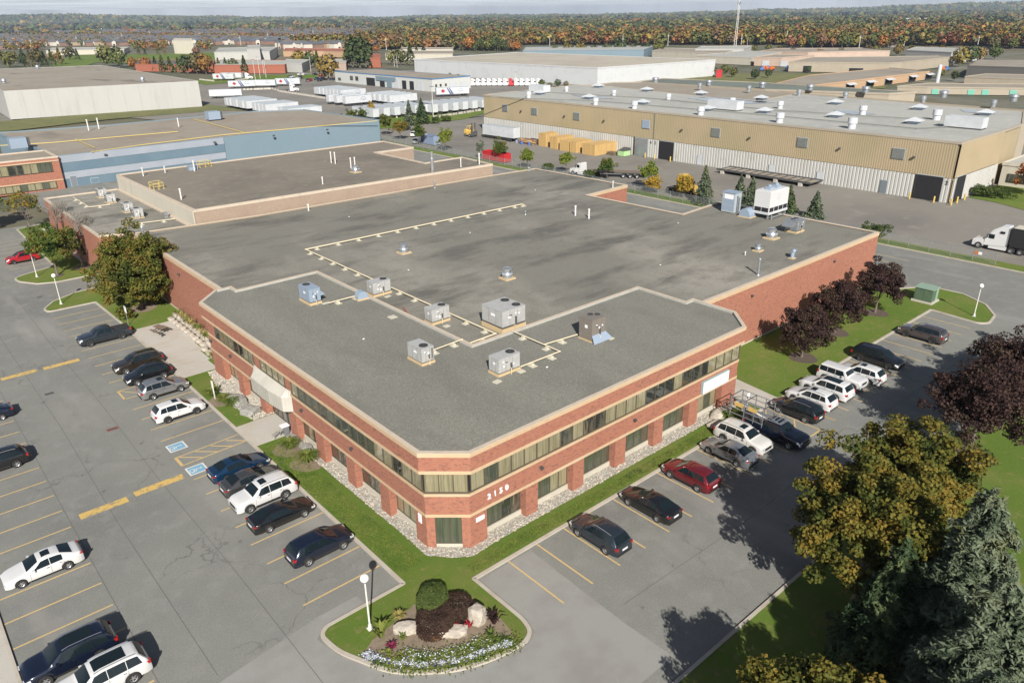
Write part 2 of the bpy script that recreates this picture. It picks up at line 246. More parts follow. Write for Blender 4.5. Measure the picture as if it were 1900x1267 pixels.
# ---------------- mesh helpers ----------------
class MB:
    def __init__(s): s.v = []; s.f = []; s.m = []; s.sm = []
    def add(s, vs, fs, m=0, smooth=False):
        o = len(s.v); s.v += [tuple(p) for p in vs]; s.f += [tuple(i+o for i in f) for f in fs]; s.m += [m]*len(fs); s.sm += [smooth]*len(fs); return s
    def box(s, x0, y0, z0, x1, y1, z1, m=0):
        if x0 > x1: x0, x1 = x1, x0
        if y0 > y1: y0, y1 = y1, y0
        return s.add([(x0,y0,z0),(x1,y0,z0),(x1,y1,z0),(x0,y1,z0),(x0,y0,z1),(x1,y0,z1),(x1,y1,z1),(x0,y1,z1)],
                     [(0,3,2,1),(4,5,6,7),(0,1,5,4),(1,2,6,5),(2,3,7,6),(3,0,4,7)], m)
    def cbox(s, cx, cy, cz, sx, sy, sz, m=0): return s.box(cx-sx/2, cy-sy/2, cz-sz/2, cx+sx/2, cy+sy/2, cz+sz/2, m)
    def prism(s, poly, z0, z1, m=0, top=None, bottom=True):
        n = len(poly)
        a = sum(poly[i][0]*poly[(i+1)%n][1]-poly[(i+1)%n][0]*poly[i][1] for i in range(n))
        if a < 0: poly = poly[::-1]
        vs = [(x,y,z0) for x,y in poly]+[(x,y,z1) for x,y in poly]
        fs = [(i,(i+1)%n,n+(i+1)%n,n+i) for i in range(n)]
        s.add(vs, fs, m); s.add([(x,y,z1) for x,y in poly], [tuple(range(n))], m if top is None else top)
        if bottom: s.add([(x,y,z0) for x,y in poly], [tuple(range(n))[::-1]], m)
        return s
    def sheet(s, poly, z, m=0):
        n = len(poly); a = sum(poly[i][0]*poly[(i+1)%n][1]-poly[(i+1)%n][0]*poly[i][1] for i in range(n))
        if a < 0: poly = poly[::-1]
        return s.add([(x,y,z) for x,y in poly], [tuple(range(n))], m)
    def cyl(s, p0, p1, r0, r1=None, n=10, m=0, caps=True):
        r1 = r0 if r1 is None else r1
        a = Vector(p0); b = Vector(p1); d = (b-a).normalized(); u = d.orthogonal().normalized(); w = d.cross(u)
        vs = [a+(u*cos(2*pi*i/n)+w*sin(2*pi*i/n))*r0 for i in range(n)]+[b+(u*cos(2*pi*i/n)+w*sin(2*pi*i/n))*r1 for i in range(n)]
        s.add(vs, [(i,(i+1)%n,n+(i+1)%n,n+i) for i in range(n)], m, True)
        if caps: s.add(vs[:n], [tuple(range(n))[::-1]], m); s.add(vs[n:], [tuple(range(n))], m)
        return s
    def lathe(s, prof, cx=0, cy=0, n=16, m=0):
        vs = []; k = len(prof)
        for i in range(n):
            a = 2*pi*i/n; vs += [(cx+r*cos(a), cy+r*sin(a), z) for r, z in prof]
        fs = [(i*k+j, ((i+1)%n)*k+j, ((i+1)%n)*k+j+1, i*k+j+1) for i in range(n) for j in range(k-1)]
        return s.add(vs, fs, m, True)
    def sphere(s, c, r, m=0, n=12, sz=1.):
        prof = [(max(1e-4, r*sin(pi*j/8)), c[2]-r*sz*cos(pi*j/8)) for j in range(9)]
        return s.lathe(prof, c[0], c[1], n, m)
    def bar(s, p0, p1, w, h=None, m=0):
        h = h or w; a = Vector(p0); b = Vector(p1); d = (b-a).normalized()
        u = Vector((0,0,1)).cross(d)
        if u.length < .01: u = Vector((1,0,0))
        u.normalize(); v = d.cross(u); u = u*w/2; v = v*h/2
        vs = [a-u-v, a+u-v, a+u+v, a-u+v, b-u-v, b+u-v, b+u+v, b-u+v]
        return s.add(vs, [(0,1,5,4),(1,2,6,5),(2,3,7,6),(3,0,4,7),(3,2,1,0),(4,5,6,7)], m)
    def rock(s, c, r, m=0, sq=(1,1,.6), seed=0, flat=False):
        R = random.Random(seed); bm = bmesh.new(); bmesh.ops.create_icosphere(bm, subdivisions=2, radius=1)
        vs = []
        for v in bm.verts:
            k = 1+R.uniform(-.13,.13); p = v.co*k
            p = Vector((max(-.8,min(.8,p.x)), max(-.8,min(.8,p.y)), max(-.75,min(.75,p.z))))
            vs.append((c[0]+p.x*r*sq[0], c[1]+p.y*r*sq[1], c[2]+p.z*r*sq[2]))
        fs = [tuple(v.index for v in f.verts) for f in bm.faces]; bm.free()
        return s.add(vs, fs, m)
    def mesh(s, name, mats):
        me = bpy.data.meshes.new(name); me.from_pydata(s.v, [], s.f)
        if isinstance(mats, str): mats = [mats]
        for k in mats: me.materials.append(MAT[k])
        if any(s.m): me.polygons.foreach_set('material_index', s.m)
        if any(s.sm):
            me.polygons.foreach_set('use_smooth', s.sm)
            try: me.set_sharp_from_angle(angle=radians(40))
            except Exception: pass
        me.update(); return me
    def build(s, name, mats, parent=None, loc=None, rz=0):
        return link(name, s.mesh(name, mats), parent, loc, rz)
def link(name, data, parent=None, loc=None, rz=0):
    o = bpy.data.objects.new(name, data); COL.objects.link(o)
    if parent is not None: o.parent = parent
    if loc is not None: o.location = loc
    if rz: o.rotation_euler.z = rz
    return o
def tag(o, label=None, cat=None, group=None, kind=None):
    if label: o['label'] = label
    if cat: o['category'] = cat
    if group: o['group'] = group
    if kind: o['kind'] = kind
    return o
def thing(name, label, cat, loc=(0,0,0), rz=0, group=None):
    o = link(name, None, None, loc, rz); o.empty_display_size = .3
    return tag(o, label, cat, group)
def kids(o): return REG.get(o.as_pointer(), [])
REG = {}
_link = link
def link(name, data, parent=None, loc=None, rz=0):
    o = _link(name, data, parent, loc, rz)
    if parent is not None: REG.setdefault(parent.as_pointer(), []).append(o)
    return o
def copy_thing(o, loc, rz=0, label=None, group=None, cat=None, swap=None, scale=None):
    def cp(src, par):
        c = src.copy(); COL.objects.link(c)
        if par is not None:
            c.parent = par; REG.setdefault(par.as_pointer(), []).append(c)
        b = src.name.split('.')[0]
        if swap and b in swap and src.data is not None:
            c.material_slots[0].link = 'OBJECT'; c.material_slots[0].material = MAT[swap[b]]
        for ch in list(kids(src)): cp(ch, c)
        return c
    r = cp(o, None); r.location = loc; r.rotation_euler = (0,0,rz)
    if scale: r.scale = scale if hasattr(scale, '__len__') else (scale,)*3
    if label: r['label'] = label
    if group: r['group'] = group
    if cat: r['category'] = cat
    return r
def struct(name, mb, mats, parent=None):
    o = mb.build(name, mats, parent)
    if parent is None: o['kind'] = 'structure'
    return o
def text_part(name, body, size, mat, parent, loc, rot, extrude=.02, bold=False, sx=1., align='LEFT'):
    cu = bpy.data.curves.new(name, 'FONT'); cu.body = body; cu.size = size; cu.extrude = extrude; cu.align_x = align
    if bold: cu.offset = size*.03
    cu.resolution_u = 3
    t = bpy.data.objects.new('tmp', cu); COL.objects.link(t)
    dg = bpy.context.evaluated_depsgraph_get(); me = bpy.data.meshes.new_from_object(t.evaluated_get(dg)); bpy.data.objects.remove(t)
    me.materials.clear(); me.materials.append(MAT[mat]); me.name = name
    o = link(name, me, parent, loc); o.rotation_euler = rot; o.scale = (sx,1,1); return o
def arc(cx, cy, r, a0, a1, n=8): return [(cx+r*cos(radians(a0+(a1-a0)*i/n)), cy+r*sin(radians(a0+(a1-a0)*i/n))) for i in range(n+1)]
def offset_line(pts, w, closed=False):
    """two offset polylines at +-w/2 with mitred corners"""
    n = len(pts); L, R = [], []
    for i in range(n):
        p = Vector(pts[i][:2]); a = Vector(pts[(i-1)%n][:2]) if (i > 0 or closed) else None; b = Vector(pts[(i+1)%n][:2]) if (i < n-1 or closed) else None
        d1 = (p-a).normalized() if a is not None else None; d2 = (b-p).normalized() if b is not None else None
        if d1 is None: d1 = d2
        if d2 is None: d2 = d1
        n1 = Vector((-d1.y, d1.x)); n2 = Vector((-d2.y, d2.x)); m = (n1+n2)
        m = m.normalized() if m.length > 1e-6 else n1
        k = w/2/max(.35, m.dot(n1)); L.append((p.x+m.x*k, p.y+m.y*k)); R.append((p.x-m.x*k, p.y-m.y*k))
    return L, R
def strip(mb, pts, w, z0, z1, m=0, closed=False):
    L, R = offset_line(pts, w, closed); n = len(pts)
    for i in range(n if closed else n-1):
        j = (i+1) % n
        a, b, c, d = L[i], R[i], R[j], L[j]
        vs = [(*a,z0),(*b,z0),(*c,z0),(*d,z0),(*a,z1),(*b,z1),(*c,z1),(*d,z1)]
        fs = [(4,5,6,7),(0,4,7,3),(1,2,6,5)]
        if not closed and i == 0: fs.append((0,1,5,4))
        if not closed and i == n-2: fs.append((3,7,6,2))
        mb.add(vs, fs, m)
    return mb

# ---------------- the ground ----------------
pm('far_ground', (.085, .095, .05), .95, var=[(.004, 5, (.16, .13, .085), .45, .6), (.015, 5, (.20, .19, .17), .52, .62), (.03, 5, (.05, .065, .03), .5, .65)])
pm('hill_wood', (.055, .065, .03), .95, var=[(.004, 6, (.10, .075, .04), .45, .6), (.02, 5, (.035, .045, .025), .5, .65)])
b = MB(); S = 45000; b.sheet([(-S,-S),(S,-S),(S,S),(-S,S)], -.30); struct('ground', b, 'far_ground')
b = MB(); b.sheet([(-.6,-60),(13.6,-60),(123.2,-60),(123.2,262),(27,262),(27,165),(-.6,165)], 0.0); struct('parking_lot', b, 'asphalt')
b = MB(); b.sheet([(124.9,-60),(330,-60),(330,231),(124.9,231)], -.01); struct('yard_pavement', b, 'asphalt_yard')
b = MB(); b.sheet([(100,232.5),(420,232.5),(420,420),(265,520),(60,440),(108,262.5)], -.04); struct('truck_yard', b, 'asphalt_yard')
b = MB(); b.sheet([(-300,-60),(-2.6,-60),(-2.6,165),(-300,165)], -.02); struct('side_road', b, 'asphalt_road')
b = MB(); b.sheet([(-2.6,-60),(-.75,-60),(-.75,165),(-2.6,165)], .12); struct('sidewalk', b, 'concrete')
# newer lighter asphalt in the entrance throat and its diagonal patch
b = MB(); b.sheet([(10.0,35.7),(14.7,36.3),(17.5,36.3),(17.5,35.22),(14.45,35.22),(13.75,34.6),(14.1,32.6),(14.9,31.0),(15.5,29.5),(16.8,28.2),(18.6,26.8),(20.3,26.1),(21.7,25.8),(23.2,25.65),(24.1,26.1),(24.5,27.2),(24.5,32.0),(29.15,32.0),(28.9,26.3),(28.8,22.7),(28.95,18.1),(20,18.1),(10,26),(2,34.5)], .004); struct('pavement_patch', b, 'asphalt_patch')
# lawns raised behind the kerbs
LAWN = [(20.55,35.15),(14.7,34.95),(14.15,34.55),(14.35,32.8),(15.1,31.2),(15.75,29.7),(16.95,28.45),(18.75,27.1),(20.35,26.45),(21.7,26.15),(23.1,26.0),(23.75,26.35),(24.1,27.3),(24.1,32.45),
        (98.6,32.45),(98.0,26.6),(98.9,25.9),(101.9,26.3),(105.2,28.4),(107.4,31.9),(107.3,34.9),(105.2,37.2),(102.9,38.7),(102.4,42.3),(61.5,42.3),(27.4,42.3),(27.4,116),
        (24,116.4),(22.3,116.2),(19.2,115.8),(16.1,114.0),(14.35,111.4),(14.5,110.1),(20.2,109.9),(20.55,99.4)]
b = MB(); b.sheet(LAWN, .10); struct('lawn', b, 'grass')
ISL = [(14.0,129.2),(14.3,127.2),(16.0,124.3),(18.4,123.2),(27.2,123.2),(27.2,164),(20.2,162.3),(20.0,147),(20.0,132.0),(15.6,130.3)]
b = MB(); b.sheet(ISL, .10); struct('lawn', b, 'grass')
b = MB(); b.sheet([(13.2,17.75),(75,17.75),(78,15.5),(84,-4),(84,-60),(13.2,-60)], .10); struct('lawn', b, 'grass')
b = MB(); b.sheet([(123.45,-60),(124.7,-60),(126.6,30),(126.6,118),(127.5,232),(123.45,262)], .09); struct('grass_verge', b, 'grass')
b = MB(); b.sheet([at(x,y) for x,y in ((-60,262),(0,246),(200,222),(400,206),(480,206),(380,194),(20,224),(-60,232))], .05); struct('rough_grass', b, 'dry_grass')
b = MB(); b.sheet([(100,231.5),(127,231.5),(147,229),(176,229),(210,246),(216,262),(149,262),(100,262)], .09); struct('rough_grass', b, 'grass')
b = MB(); b.sheet([at(x,y,0) for x,y in ((1230,152),(1250,146),(1330,139),(1420,136),(1560,138),(1660,150),(1640,165),(1500,166))], .05); struct('rough_grass', b, 'dry_grass')
b = MB(); b.sheet([at(x,y,0) for x,y in ((92,124),(130,103),(230,102),(400,98),(470,118),(400,121),(330,122),(180,116),(150,126))], .05); struct('rough_grass', b, 'grass')
b = MB(); b.sheet([at(x,y,0) for x,y in ((350,150),(470,140),(590,138),(600,146),(480,150),(380,158))], .05); struct('grass_verge', b, 'grass')
b = MB(); b.sheet([(84.3,-60),(86.3,-60),(86.3,-4),(80.1,16.6),(76.2,19.2),(20,19.2),(20,18.1),(75.4,18.1),(78.3,16),(84.3,-4)], .006); struct('kerb_gutter', b, 'asphalt')
# kerbs
def rounded(pts, n=3):
    r = [pts[0]]
    for a, p, c in zip(pts, pts[1:], pts[2:]):
        v1 = Vector(a)-Vector(p); v2 = Vector(c)-Vector(p); k = min(v1.length, v2.length)*.45
        if min(v1.length, v2.length) > 2.2: k = .05
        A1 = Vector(p)+v1.normalized()*k; B1 = Vector(p)+v2.normalized()*k
        for i in range(n+1):
            t = i/n; q = A1*(1-t)**2+Vector(p)*2*t*(1-t)+B1*t*t; r.append((q.x, q.y))
    return r+[pts[-1]]
def kerb(pts, closed=False, w=.24):
    pts = rounded([tuple(p) for p in pts]); b = MB(); strip(b, pts, w, -.02, .13, 0, closed); return struct('kerb', b, 'kerb_concrete')
kerb([(20.43,99.3),(20.43,35.1),(14.6,35.1)]+[(14.05,34.6),(14.2,32.8),(14.95,31.15),(15.6,29.6),(16.85,28.3),(18.65,26.95),(20.3,26.3),(21.7,26.0),(23.15,25.85),(23.9,26.25),(24.22,27.3),(24.22,32.32),(98.45,32.32),(97.85,26.6),(98.85,25.72),(102,26.15),(105.35,28.3),(107.6,31.9),(107.5,35.0),(105.4,37.35),(103,38.85)], w=.26)
kerb([(20.43,99.4),(20.1,109.75),(14.45,109.95),(14.2,111.4),(16,114.15),(19.15,116.0),(22.3,116.35),(26.9,116.4)])
kerb([(27.1,123.05),(18.3,123.05),(15.9,124.15),(14.15,127.1),(13.85,129.3),(15.5,130.45),(19.85,132.15),(19.85,147),(20.05,162.4),(26,164.2)])
kerb([(13.2,17.87),(75,17.87),(78.1,15.6),(84.15,-4),(84.15,-60)])
kerb([(-.68,-60),(-.68,165)], w=.18)
kerb([(123.3,-60),(123.3,262)], w=.22)
# walks
b = MB(); b.prism([(20.55,58.8),(24.55,58.7),(24.55,63.4),(20.55,63.3)], .0, .125); struct('walkway', b, 'concrete')
b = MB()
for i in range(6):
    y0 = 77.4+i*3.0
    b.box(20.56, y0, 0, [24.3,24.6,25.0,25.6,25.5,25.3][i], y0+2.975, .13)
    if i < 3: b.box(24.3+.0, y0, 0, 24.3, y0, .13)
struct('patio_slab', b, 'concrete')
b = MB(); b.prism([(59.6,32.45),(62.7,32.45),(63.4,38.4),(63.4,42),(59.6,42)], 0, .125); struct('walkway', b, 'concrete')
b = MB()
for i in range(12): b.box(23.5, 131+i*2.4, 0, 25.3, 133.37+i*2.4, .125)
struct('walkway', b, 'concrete')
# gravel strips against the walls: a sheet plus loose stones
def stones(name, poly, z, n, r, mats=('gravel',), seed=1, label=None):
    xs = [p[0] for p in poly]; ys = [p[1] for p in poly]; R = random.Random(seed); b = MB()
    def inside(x, y):
        c = False; k = len(poly)
        for i in range(k):
            (x1,y1),(x2,y2) = poly[i], poly[(i+1)%k]
            if (y1 > y) != (y2 > y) and x < (x2-x1)*(y-y1)/(y2-y1)+x1: c = not c
        return c
    t = 0
    while t < n:
        x, y = R.uniform(min(xs),max(xs)), R.uniform(min(ys),max(ys))
        if not inside(x, y): continue
        t += 1; q = r*R.uniform(.5,1.3); a = R.uniform(0,pi); k = 5
        vs = [(x+q*cos(a+i*2*pi/k)*R.uniform(.7,1), y+q*sin(a+i*2*pi/k)*R.uniform(.7,1), z) for i in range(k)]+[(x+R.uniform(-.2,.2)*q, y+R.uniform(-.2,.2)*q, z+q*.8)]
        b.add(vs, [(i,(i+1)%k,k) for i in range(k)], R.randrange(len(mats)))
    o = b.build(name, list(mats)); o['kind'] = 'stuff'; tag(o, label or 'loose pale river stones in the strip along the brick wall', 'gravel'); return o
GR = [(23.25,58.6),(23.3,38.6),(23.2,36.5),(24.4,35.0),(25.6,34.15),(28,34.3),(58.9,34.25),(59.4,34.6),(59.4,36.2),(27.4,36.2),(25.6,38),(25.2,58.6)]
b = MB(); b.sheet(GR, .115); struct('gravel_bed', b, 'gravel')
stones('gravel', GR, .115, 5200, .10, ('gravel','stone','rock_grey'), 3)
b = MB(); b.sheet([(22.7,63.5),(24.6,63.5),(24.6,77.0),(23.1,77.0),(22.3,70)], .115); struct('gravel_bed', b, 'gravel')
stones('gravel', [(22.3,63.5),(24.6,63.5),(24.6,77.0),(23.1,77.0),(21.9,69)], .115, 1500, .13, ('gravel','rock_grey','stone'), 4, 'grey and white river stones beside the entrance walk')
b = MB(); b.sheet([(25.4,77.3),(27.3,79),(27.3,97),(25.6,97)], .115); struct('gravel_bed', b, 'soil')
b = MB(); b.sheet([(15.2,31.6),(16.2,32.2),(17.9,32.5),(19.8,33.0),(21.5,32.6),(23.0,30.6),(23.2,28.2),(22.9,26.5),(20.4,26.75),(18.8,27.4),(17.0,28.8),(15.9,30.0)], .108); struct('flower_bed_soil', b, 'soil')
for (cx, cy, r) in ((73.2,35.7,1.5),(82.6,36.8,1.45),(92.3,36.4,1.4),(65.3,16.0,1.9),(24.2,102.9,1.9),(19.1,126.4,.9),(22.9,128.2,1.3),(21.6,69.5,1.3),(22.6,56.3,1.5),(22.7,53.2,1.5)):
    b = MB(); b.sheet([(cx+r*(1+.08*sin(3*a))*cos(a), cy+r*(1+.06*cos(4*a))*sin(a)) for a in [i*2*pi/22 for i in range(22)]], .113)
    struct('mulch_ring', b, 'mulch' if cx > 60 or cy > 110 else 'soil')
# ---- painted markings: one sheet per marking kind, 4 mm over the asphalt
LINEW = .13
def line(b, x0, y0, x1, y1, w=LINEW, z=.009):
    d = Vector((x1-x0, y1-y0)); d.normalize(); nx, ny = -d.y*w/2, d.x*w/2
    b.sheet([(x0+nx,y0+ny),(x0-nx,y0-ny),(x1-nx,y1-ny),(x1+nx,y1+ny)], z)
def stall(x0, y0, x1, y1, w=LINEW):
    b = MB(); line(b, x0, y0, x1, y1, w); return struct('parking_line', b, 'yellow_paint')
for y in (37.85,40.6,43.3,46.05,48.8,51.55,54.6,57.4): stall(14.45, y, 20.25, y)
for y in (65.65,68.4,71.1,73.8): stall(14.45, y, 20.25, y)
for y in (81.8,84.5,87.4,90.2,93.0,95.7,98.7): stall(14.4, y, 20.2, y)
for y in (101.2,104.05,106.9): stall(14.4, y, 20.0, y)
for i in range(-1, 24): stall(-.5, 38.1+2.744*i, 5.2, 38.1+2.744*i)
for i in range(8): stall(14.3, 131.9+2.75*i+3.0, 19.7, 131.9+2.75*i+3.0)
for i in range(26):
    x = 27.2+2.733*i
    if not 57.2 < x < 61: stall(x, 26.65, x, 32.15)
for i in range(3): stall(112+2.75*i, 43, 112+2.75*i, 48)
b = MB(); line(b, 14.5,76.7,20.2,76.7); line(b, 14.5,79.1,20.2,79.1); line(b, 14.5,76.65,14.5,79.15,.2)
for i in range(3): line(b, 14.6+i*1.9,79.05,16.4+i*1.9,76.75,.12,.010)
struct('parking_hatch', b, 'yellow_paint')
b = MB(); line(b, 14.5,60.2,20.2,60.5); line(b, 14.5,61.85,20.2,62.1); line(b, 14.5,60.15,14.5,61.9,.26,.010)
for i in range(4): line(b, 14.75+i*1.4,61.8,16.3+i*1.4,60.35,.14,.010)
struct('parking_hatch', b, 'yellow_paint')
b = MB(); line(b, 57.2,26.6,57.2,32.2,.15); line(b, 62.8,26.6,62.8,32.2,.12); line(b, 57.2,26.6,58.6,27.3,.15,.010); line(b, 60.1,26.65,60.1,32.2,.13); line(b, 57.15,26.65,60.15,26.65,.15,.010)
for i in range(3): line(b, 57.3,27.4+i*1.5,60.0,29.2+i*1.5,.14,.010)
struct('parking_hatch', b, 'yellow_paint')
def band(x0, x1, y, w=.85):
    b = MB(); b.sheet([(x0,y-w/2),(x1,y-w/2),(x1,y+w/2),(x0,y+w/2)], .008); struct('crosswalk_bar', b, 'worn_yellow')
for a in ((10.1,14.0,58.55),(6.0,9.5,58.2),(10.0,13.6,90.6),(6.0,9.4,90.7)): band(*a)
def wheelchair(x0, y0, x1, y1):
    b = MB(); b.sheet([(x0,y0),(x1,y0),(x1,y1),(x0,y1)], .008); o = struct('accessible_marking', b, 'white_paint')
    b = MB(); b.sheet([(x0+.13,y0+.13),(x1-.13,y0+.13),(x1-.13,y1-.13),(x0+.13,y1-.13)], .012); struct('blue_field', b, 'blue_paint', o)
    b = MB(); c = ((x0+x1)/2-.15, (y0+y1)/2)
    # wheel arc, seated figure: drawn facing the kerb side (+x is the head end)
    pts = arc(c[0]-.16, c[1]-.02, .27, 60, 320, 12)
    for p, q in zip(pts, pts[1:]): line(b, *p, *q, .06, .016)
    line(b, c[0]-.1,c[1]+.05,c[0]+.38,c[1]+.02,.08,.017); line(b, c[0]-.1,c[1]+.05,c[0]-.12,c[1]-.3,.08,.018); line(b, c[0]-.12,c[1]-.3,c[0]-.4,c[1]-.36,.07,.019); line(b, c[0]+.1,c[1]+.04,c[0]+.06,c[1]-.25,.06,.020)
    b.sheet([(c[0]+.5+.09*cos(a), c[1]+.02+.09*sin(a)) for a in [i*pi/5 for i in range(10)]], .016)
    struct('wheelchair_symbol', b, 'white_paint', o)
wheelchair(14.45, 63.0, 16.0, 64.45); wheelchair(14.45, 58.1, 16.0, 59.55)
for (x, y, w, h) in ((11.85,71.1,1.05,.6),(9.1,83.4,.8,.5),(14.9,117.6,.7,.4),(112,57,.8,.5)):
    o = thing('storm_drain', 'rusty %s storm drain grate set in the parking lot asphalt'%('rectangular wide' if x==11.85 else 'dark' if x==9.1 else 'faint small' if x < 20 else 'distant'), 'drain', (x,y,0))
    b = MB(); b.box(-w/2,-h/2,-.05,w/2,h/2,.008)
    b.build('grate_frame', 'roof_rust' if x==11.85 else 'steel_dark', o); b = MB()
    for i in range(7): b.box(-w/2+.08,-h/2+.06+i*(h-.12)/7,.008,w/2-.08,-h/2+.06+(i+.55)*(h-.12)/7,.018)
    b.build('grate_bars', 'steel_dark', o)
# thin sealed joints running down the aisles
b = MB()
for pts in ([(12.4,30),(12.5,44),(12.3,60),(12.45,78),(12.2,96),(12.4,120)], [(8.1,36),(8.0,55),(8.3,75),(8.1,100),(8.2,130)], [(5.35,30),(5.3,60),(5.4,90),(5.3,120)], [(30,24),(45,23.6),(60,24.3),(80,24),(96,23.8)]):
    for (x0,y0),(x1,y1) in zip(pts, pts[1:]): line(b, x0, y0, x1, y1, .045, .006)
struct('pavement_joint', b, pm('joint_tar', (.12,.118,.108), .9).name)

# ---------------- the brick office and warehouse ----------------
pm('pane_blind', (.26, .235, .145), .12, var=[(7, 2, (.17, .155, .09), .40, .62, (1, 1, .02)), (30, 2, (.32, .29, .19), .5, .7, (1, 1, .02))], coat=1.)
pm('pane_dark', (.03, .034, .028), .05, var=[(1.1, 3, (.10, .09, .065), .52, .62, (1, 1, .35)), (3.0, 2, (.16, .14, .09), .6, .66, (1, 1, .1))], coat=1.)
pm('pane_tint', (.085, .095, .065), .08, var=[(9, 2, (.055, .062, .045), .45, .6, (1, 1, .03))], coat=1.)
PANE = {}
def pane_mesh(w, h, mat):
    k = (round(w,2), round(h,2), mat)
    if k not in PANE:
        b = MB(); b.box(.0, .0, 0, w, .02, h); PANE[k] = b.mesh('pane', mat)
    return PANE[k]
def window_strip(parent, p0, p1, z0, z1, n, probs=(.5,.3), depth=.10, fr=.055, seed=0, name='window', z_off=0, curtain=True):
    """framed glazing from p0 to p1 (outside is on the right-hand side), n lights"""
    R = random.Random(seed); L = hypot(p1[0]-p0[0], p1[1]-p0[1]); a = atan2(p1[1]-p0[1], p1[0]-p0[0]); h = z1-z0
    b = MB(); b.box(0,-depth,0,L,0.0,fr); b.box(0,-depth,h-fr,L,0,h)
    step = L/n
    for i in range(n+1):
        w = fr*1.25 if 0 < i < n else fr
        x = i*step; x = min(max(x, w/2), L-w/2); b.box(x-w/2, -depth+.004, fr, x+w/2, -.002, h-fr)
    o = b.build(name, 'window_frame', parent, (p0[0], p0[1], z0), a)
    prev = None
    for i in range(n):
        q = R.random()
        if prev and R.random() < .45: mat = prev
        else: mat = 'pane_blind' if q < probs[0] else ('pane_tint' if q < probs[0]+probs[1] else 'pane_dark')
        prev = mat
        p = link('pane', pane_mesh(step-fr, h-2*fr, mat), o, (i*step+fr/2, -.055, fr))
    return o
def wall_run(b, p0, p1, z0, z1, t, m=0):
    """solid wall slab from p0 to p1, thickness t inwards (left side)"""
    d = Vector((p1[0]-p0[0], p1[1]-p0[1])).normalized(); n = Vector((-d.y, d.x))*t
    b.prism([p0, p1, (p1[0]+n.x, p1[1]+n.y), (p0[0]+n.x, p0[1]+n.y)], z0, z1, m); return b
def out(poly, k):
    """outline grown by k (counter-clockwise polygon)"""
    n = len(poly); r = []
    for i in range(n):
        p, q, s = Vector(poly[i-1]), Vector(poly[i]), Vector(poly[(i+1)%n])
        d1 = (q-p).normalized(); d2 = (s-q).normalized(); n1 = Vector((d1.y,-d1.x)); n2 = Vector((d2.y,-d2.x)); m = (n1+n2).normalized()
        kk = k/max(.3, m.dot(n1)); r.append((q.x+m.x*kk, q.y+m.y*kk))
    return r
def ring(b, poly, w, z0, z1, m=0, outward=0.):
    """closed band of width w whose outer face is 'outward' proud of poly"""
    o = out(poly, outward); i = out(poly, outward-w); n = len(poly)
    for k in range(n):
        j = (k+1) % n
        vs = [(*o[k],z0),(*o[j],z0),(*i[j],z0),(*i[k],z0),(*o[k],z1),(*o[j],z1),(*i[j],z1),(*i[k],z1)]
        b.add(vs, [(0,1,5,4),(4,5,6,7),(2,3,7,6),(3,2,1,0)], m)
    return b
office = thing('office_building', 'two-storey red brick office front with ribbon windows, cream trim and the number 2150', 'building', (0,0,0))
A, Bc, C, D = (23.8,37.05), (26.12,34.95), (58.75,34.95), (61.25,37.6)
T, U = (23.8,76.6), (26.35,79.25)
OUT = [A, Bc, C, D, (61.25,42.25), (60.35,42.25), (60.35,48.6), (37.8,48.6), (37.8,77.75), (27.9,77.75), (27.9,79.25), U, T]
core = out(OUT, -.74)
b = MB(); b.prism(core, 0, 2.75); b.build('lower_wall', 'cream_wall', office)
b = MB(); b.prism(OUT, 2.98, 4.50); b.build('brick_band', 'brick', office)
b = MB(); b.prism(out(OUT,.035), 2.75, 2.98); b.build('stone_trim', 'stone_trim', office)
b = MB(); b.prism(out(OUT,.06), 4.50, 4.70); b.build('stone_trim', 'stone_trim', office)
b = MB(); b.prism(out(OUT,-.16), 4.70, 6.5); b.build('upper_wall', 'dark_void', office)
b = MB(); ring(b, OUT, .2, 4.70, 4.84, 0, -.03); b.build('window_sill', 'window_frame', office)
UP_ = [(23.48,37.05), (26.1,34.65), (58.9,34.65), (61.55,37.5), (61.55,42.6), (60.35,42.6), (60.35,48.9), (37.6,48.9), (37.6,77.95), (28.0,77.95), (28.0,79.55), (26.2,79.55), (23.48,76.75)]
b = MB(); b.prism(out(UP_,.03), 6.45, 6.70); b.build('stone_trim', 'stone_trim', office)
b = MB(); b.prism(UP_, 6.70, 7.80, 0); b.build('brick_band', 'brick', office)
b = MB(); b.prism(out(UP_,-.06), 7.80, 7.93, 0); b.build('roof', 'roof_gravel', office)
b = MB(); ring(b, UP_, .30, 7.80, 8.10, 0, .05); b.build('cornice', 'stone_trim', office)
b = MB(); ring(b, UP_, .34, 8.10, 8.135, 0, .035); b.build('parapet_cap', 'parapet_cap', office)
b = MB(); ring(b, UP_, .05, 7.9, 8.09, 0, -.26); b.build('roof_flashing', 'flashing_grey', office)
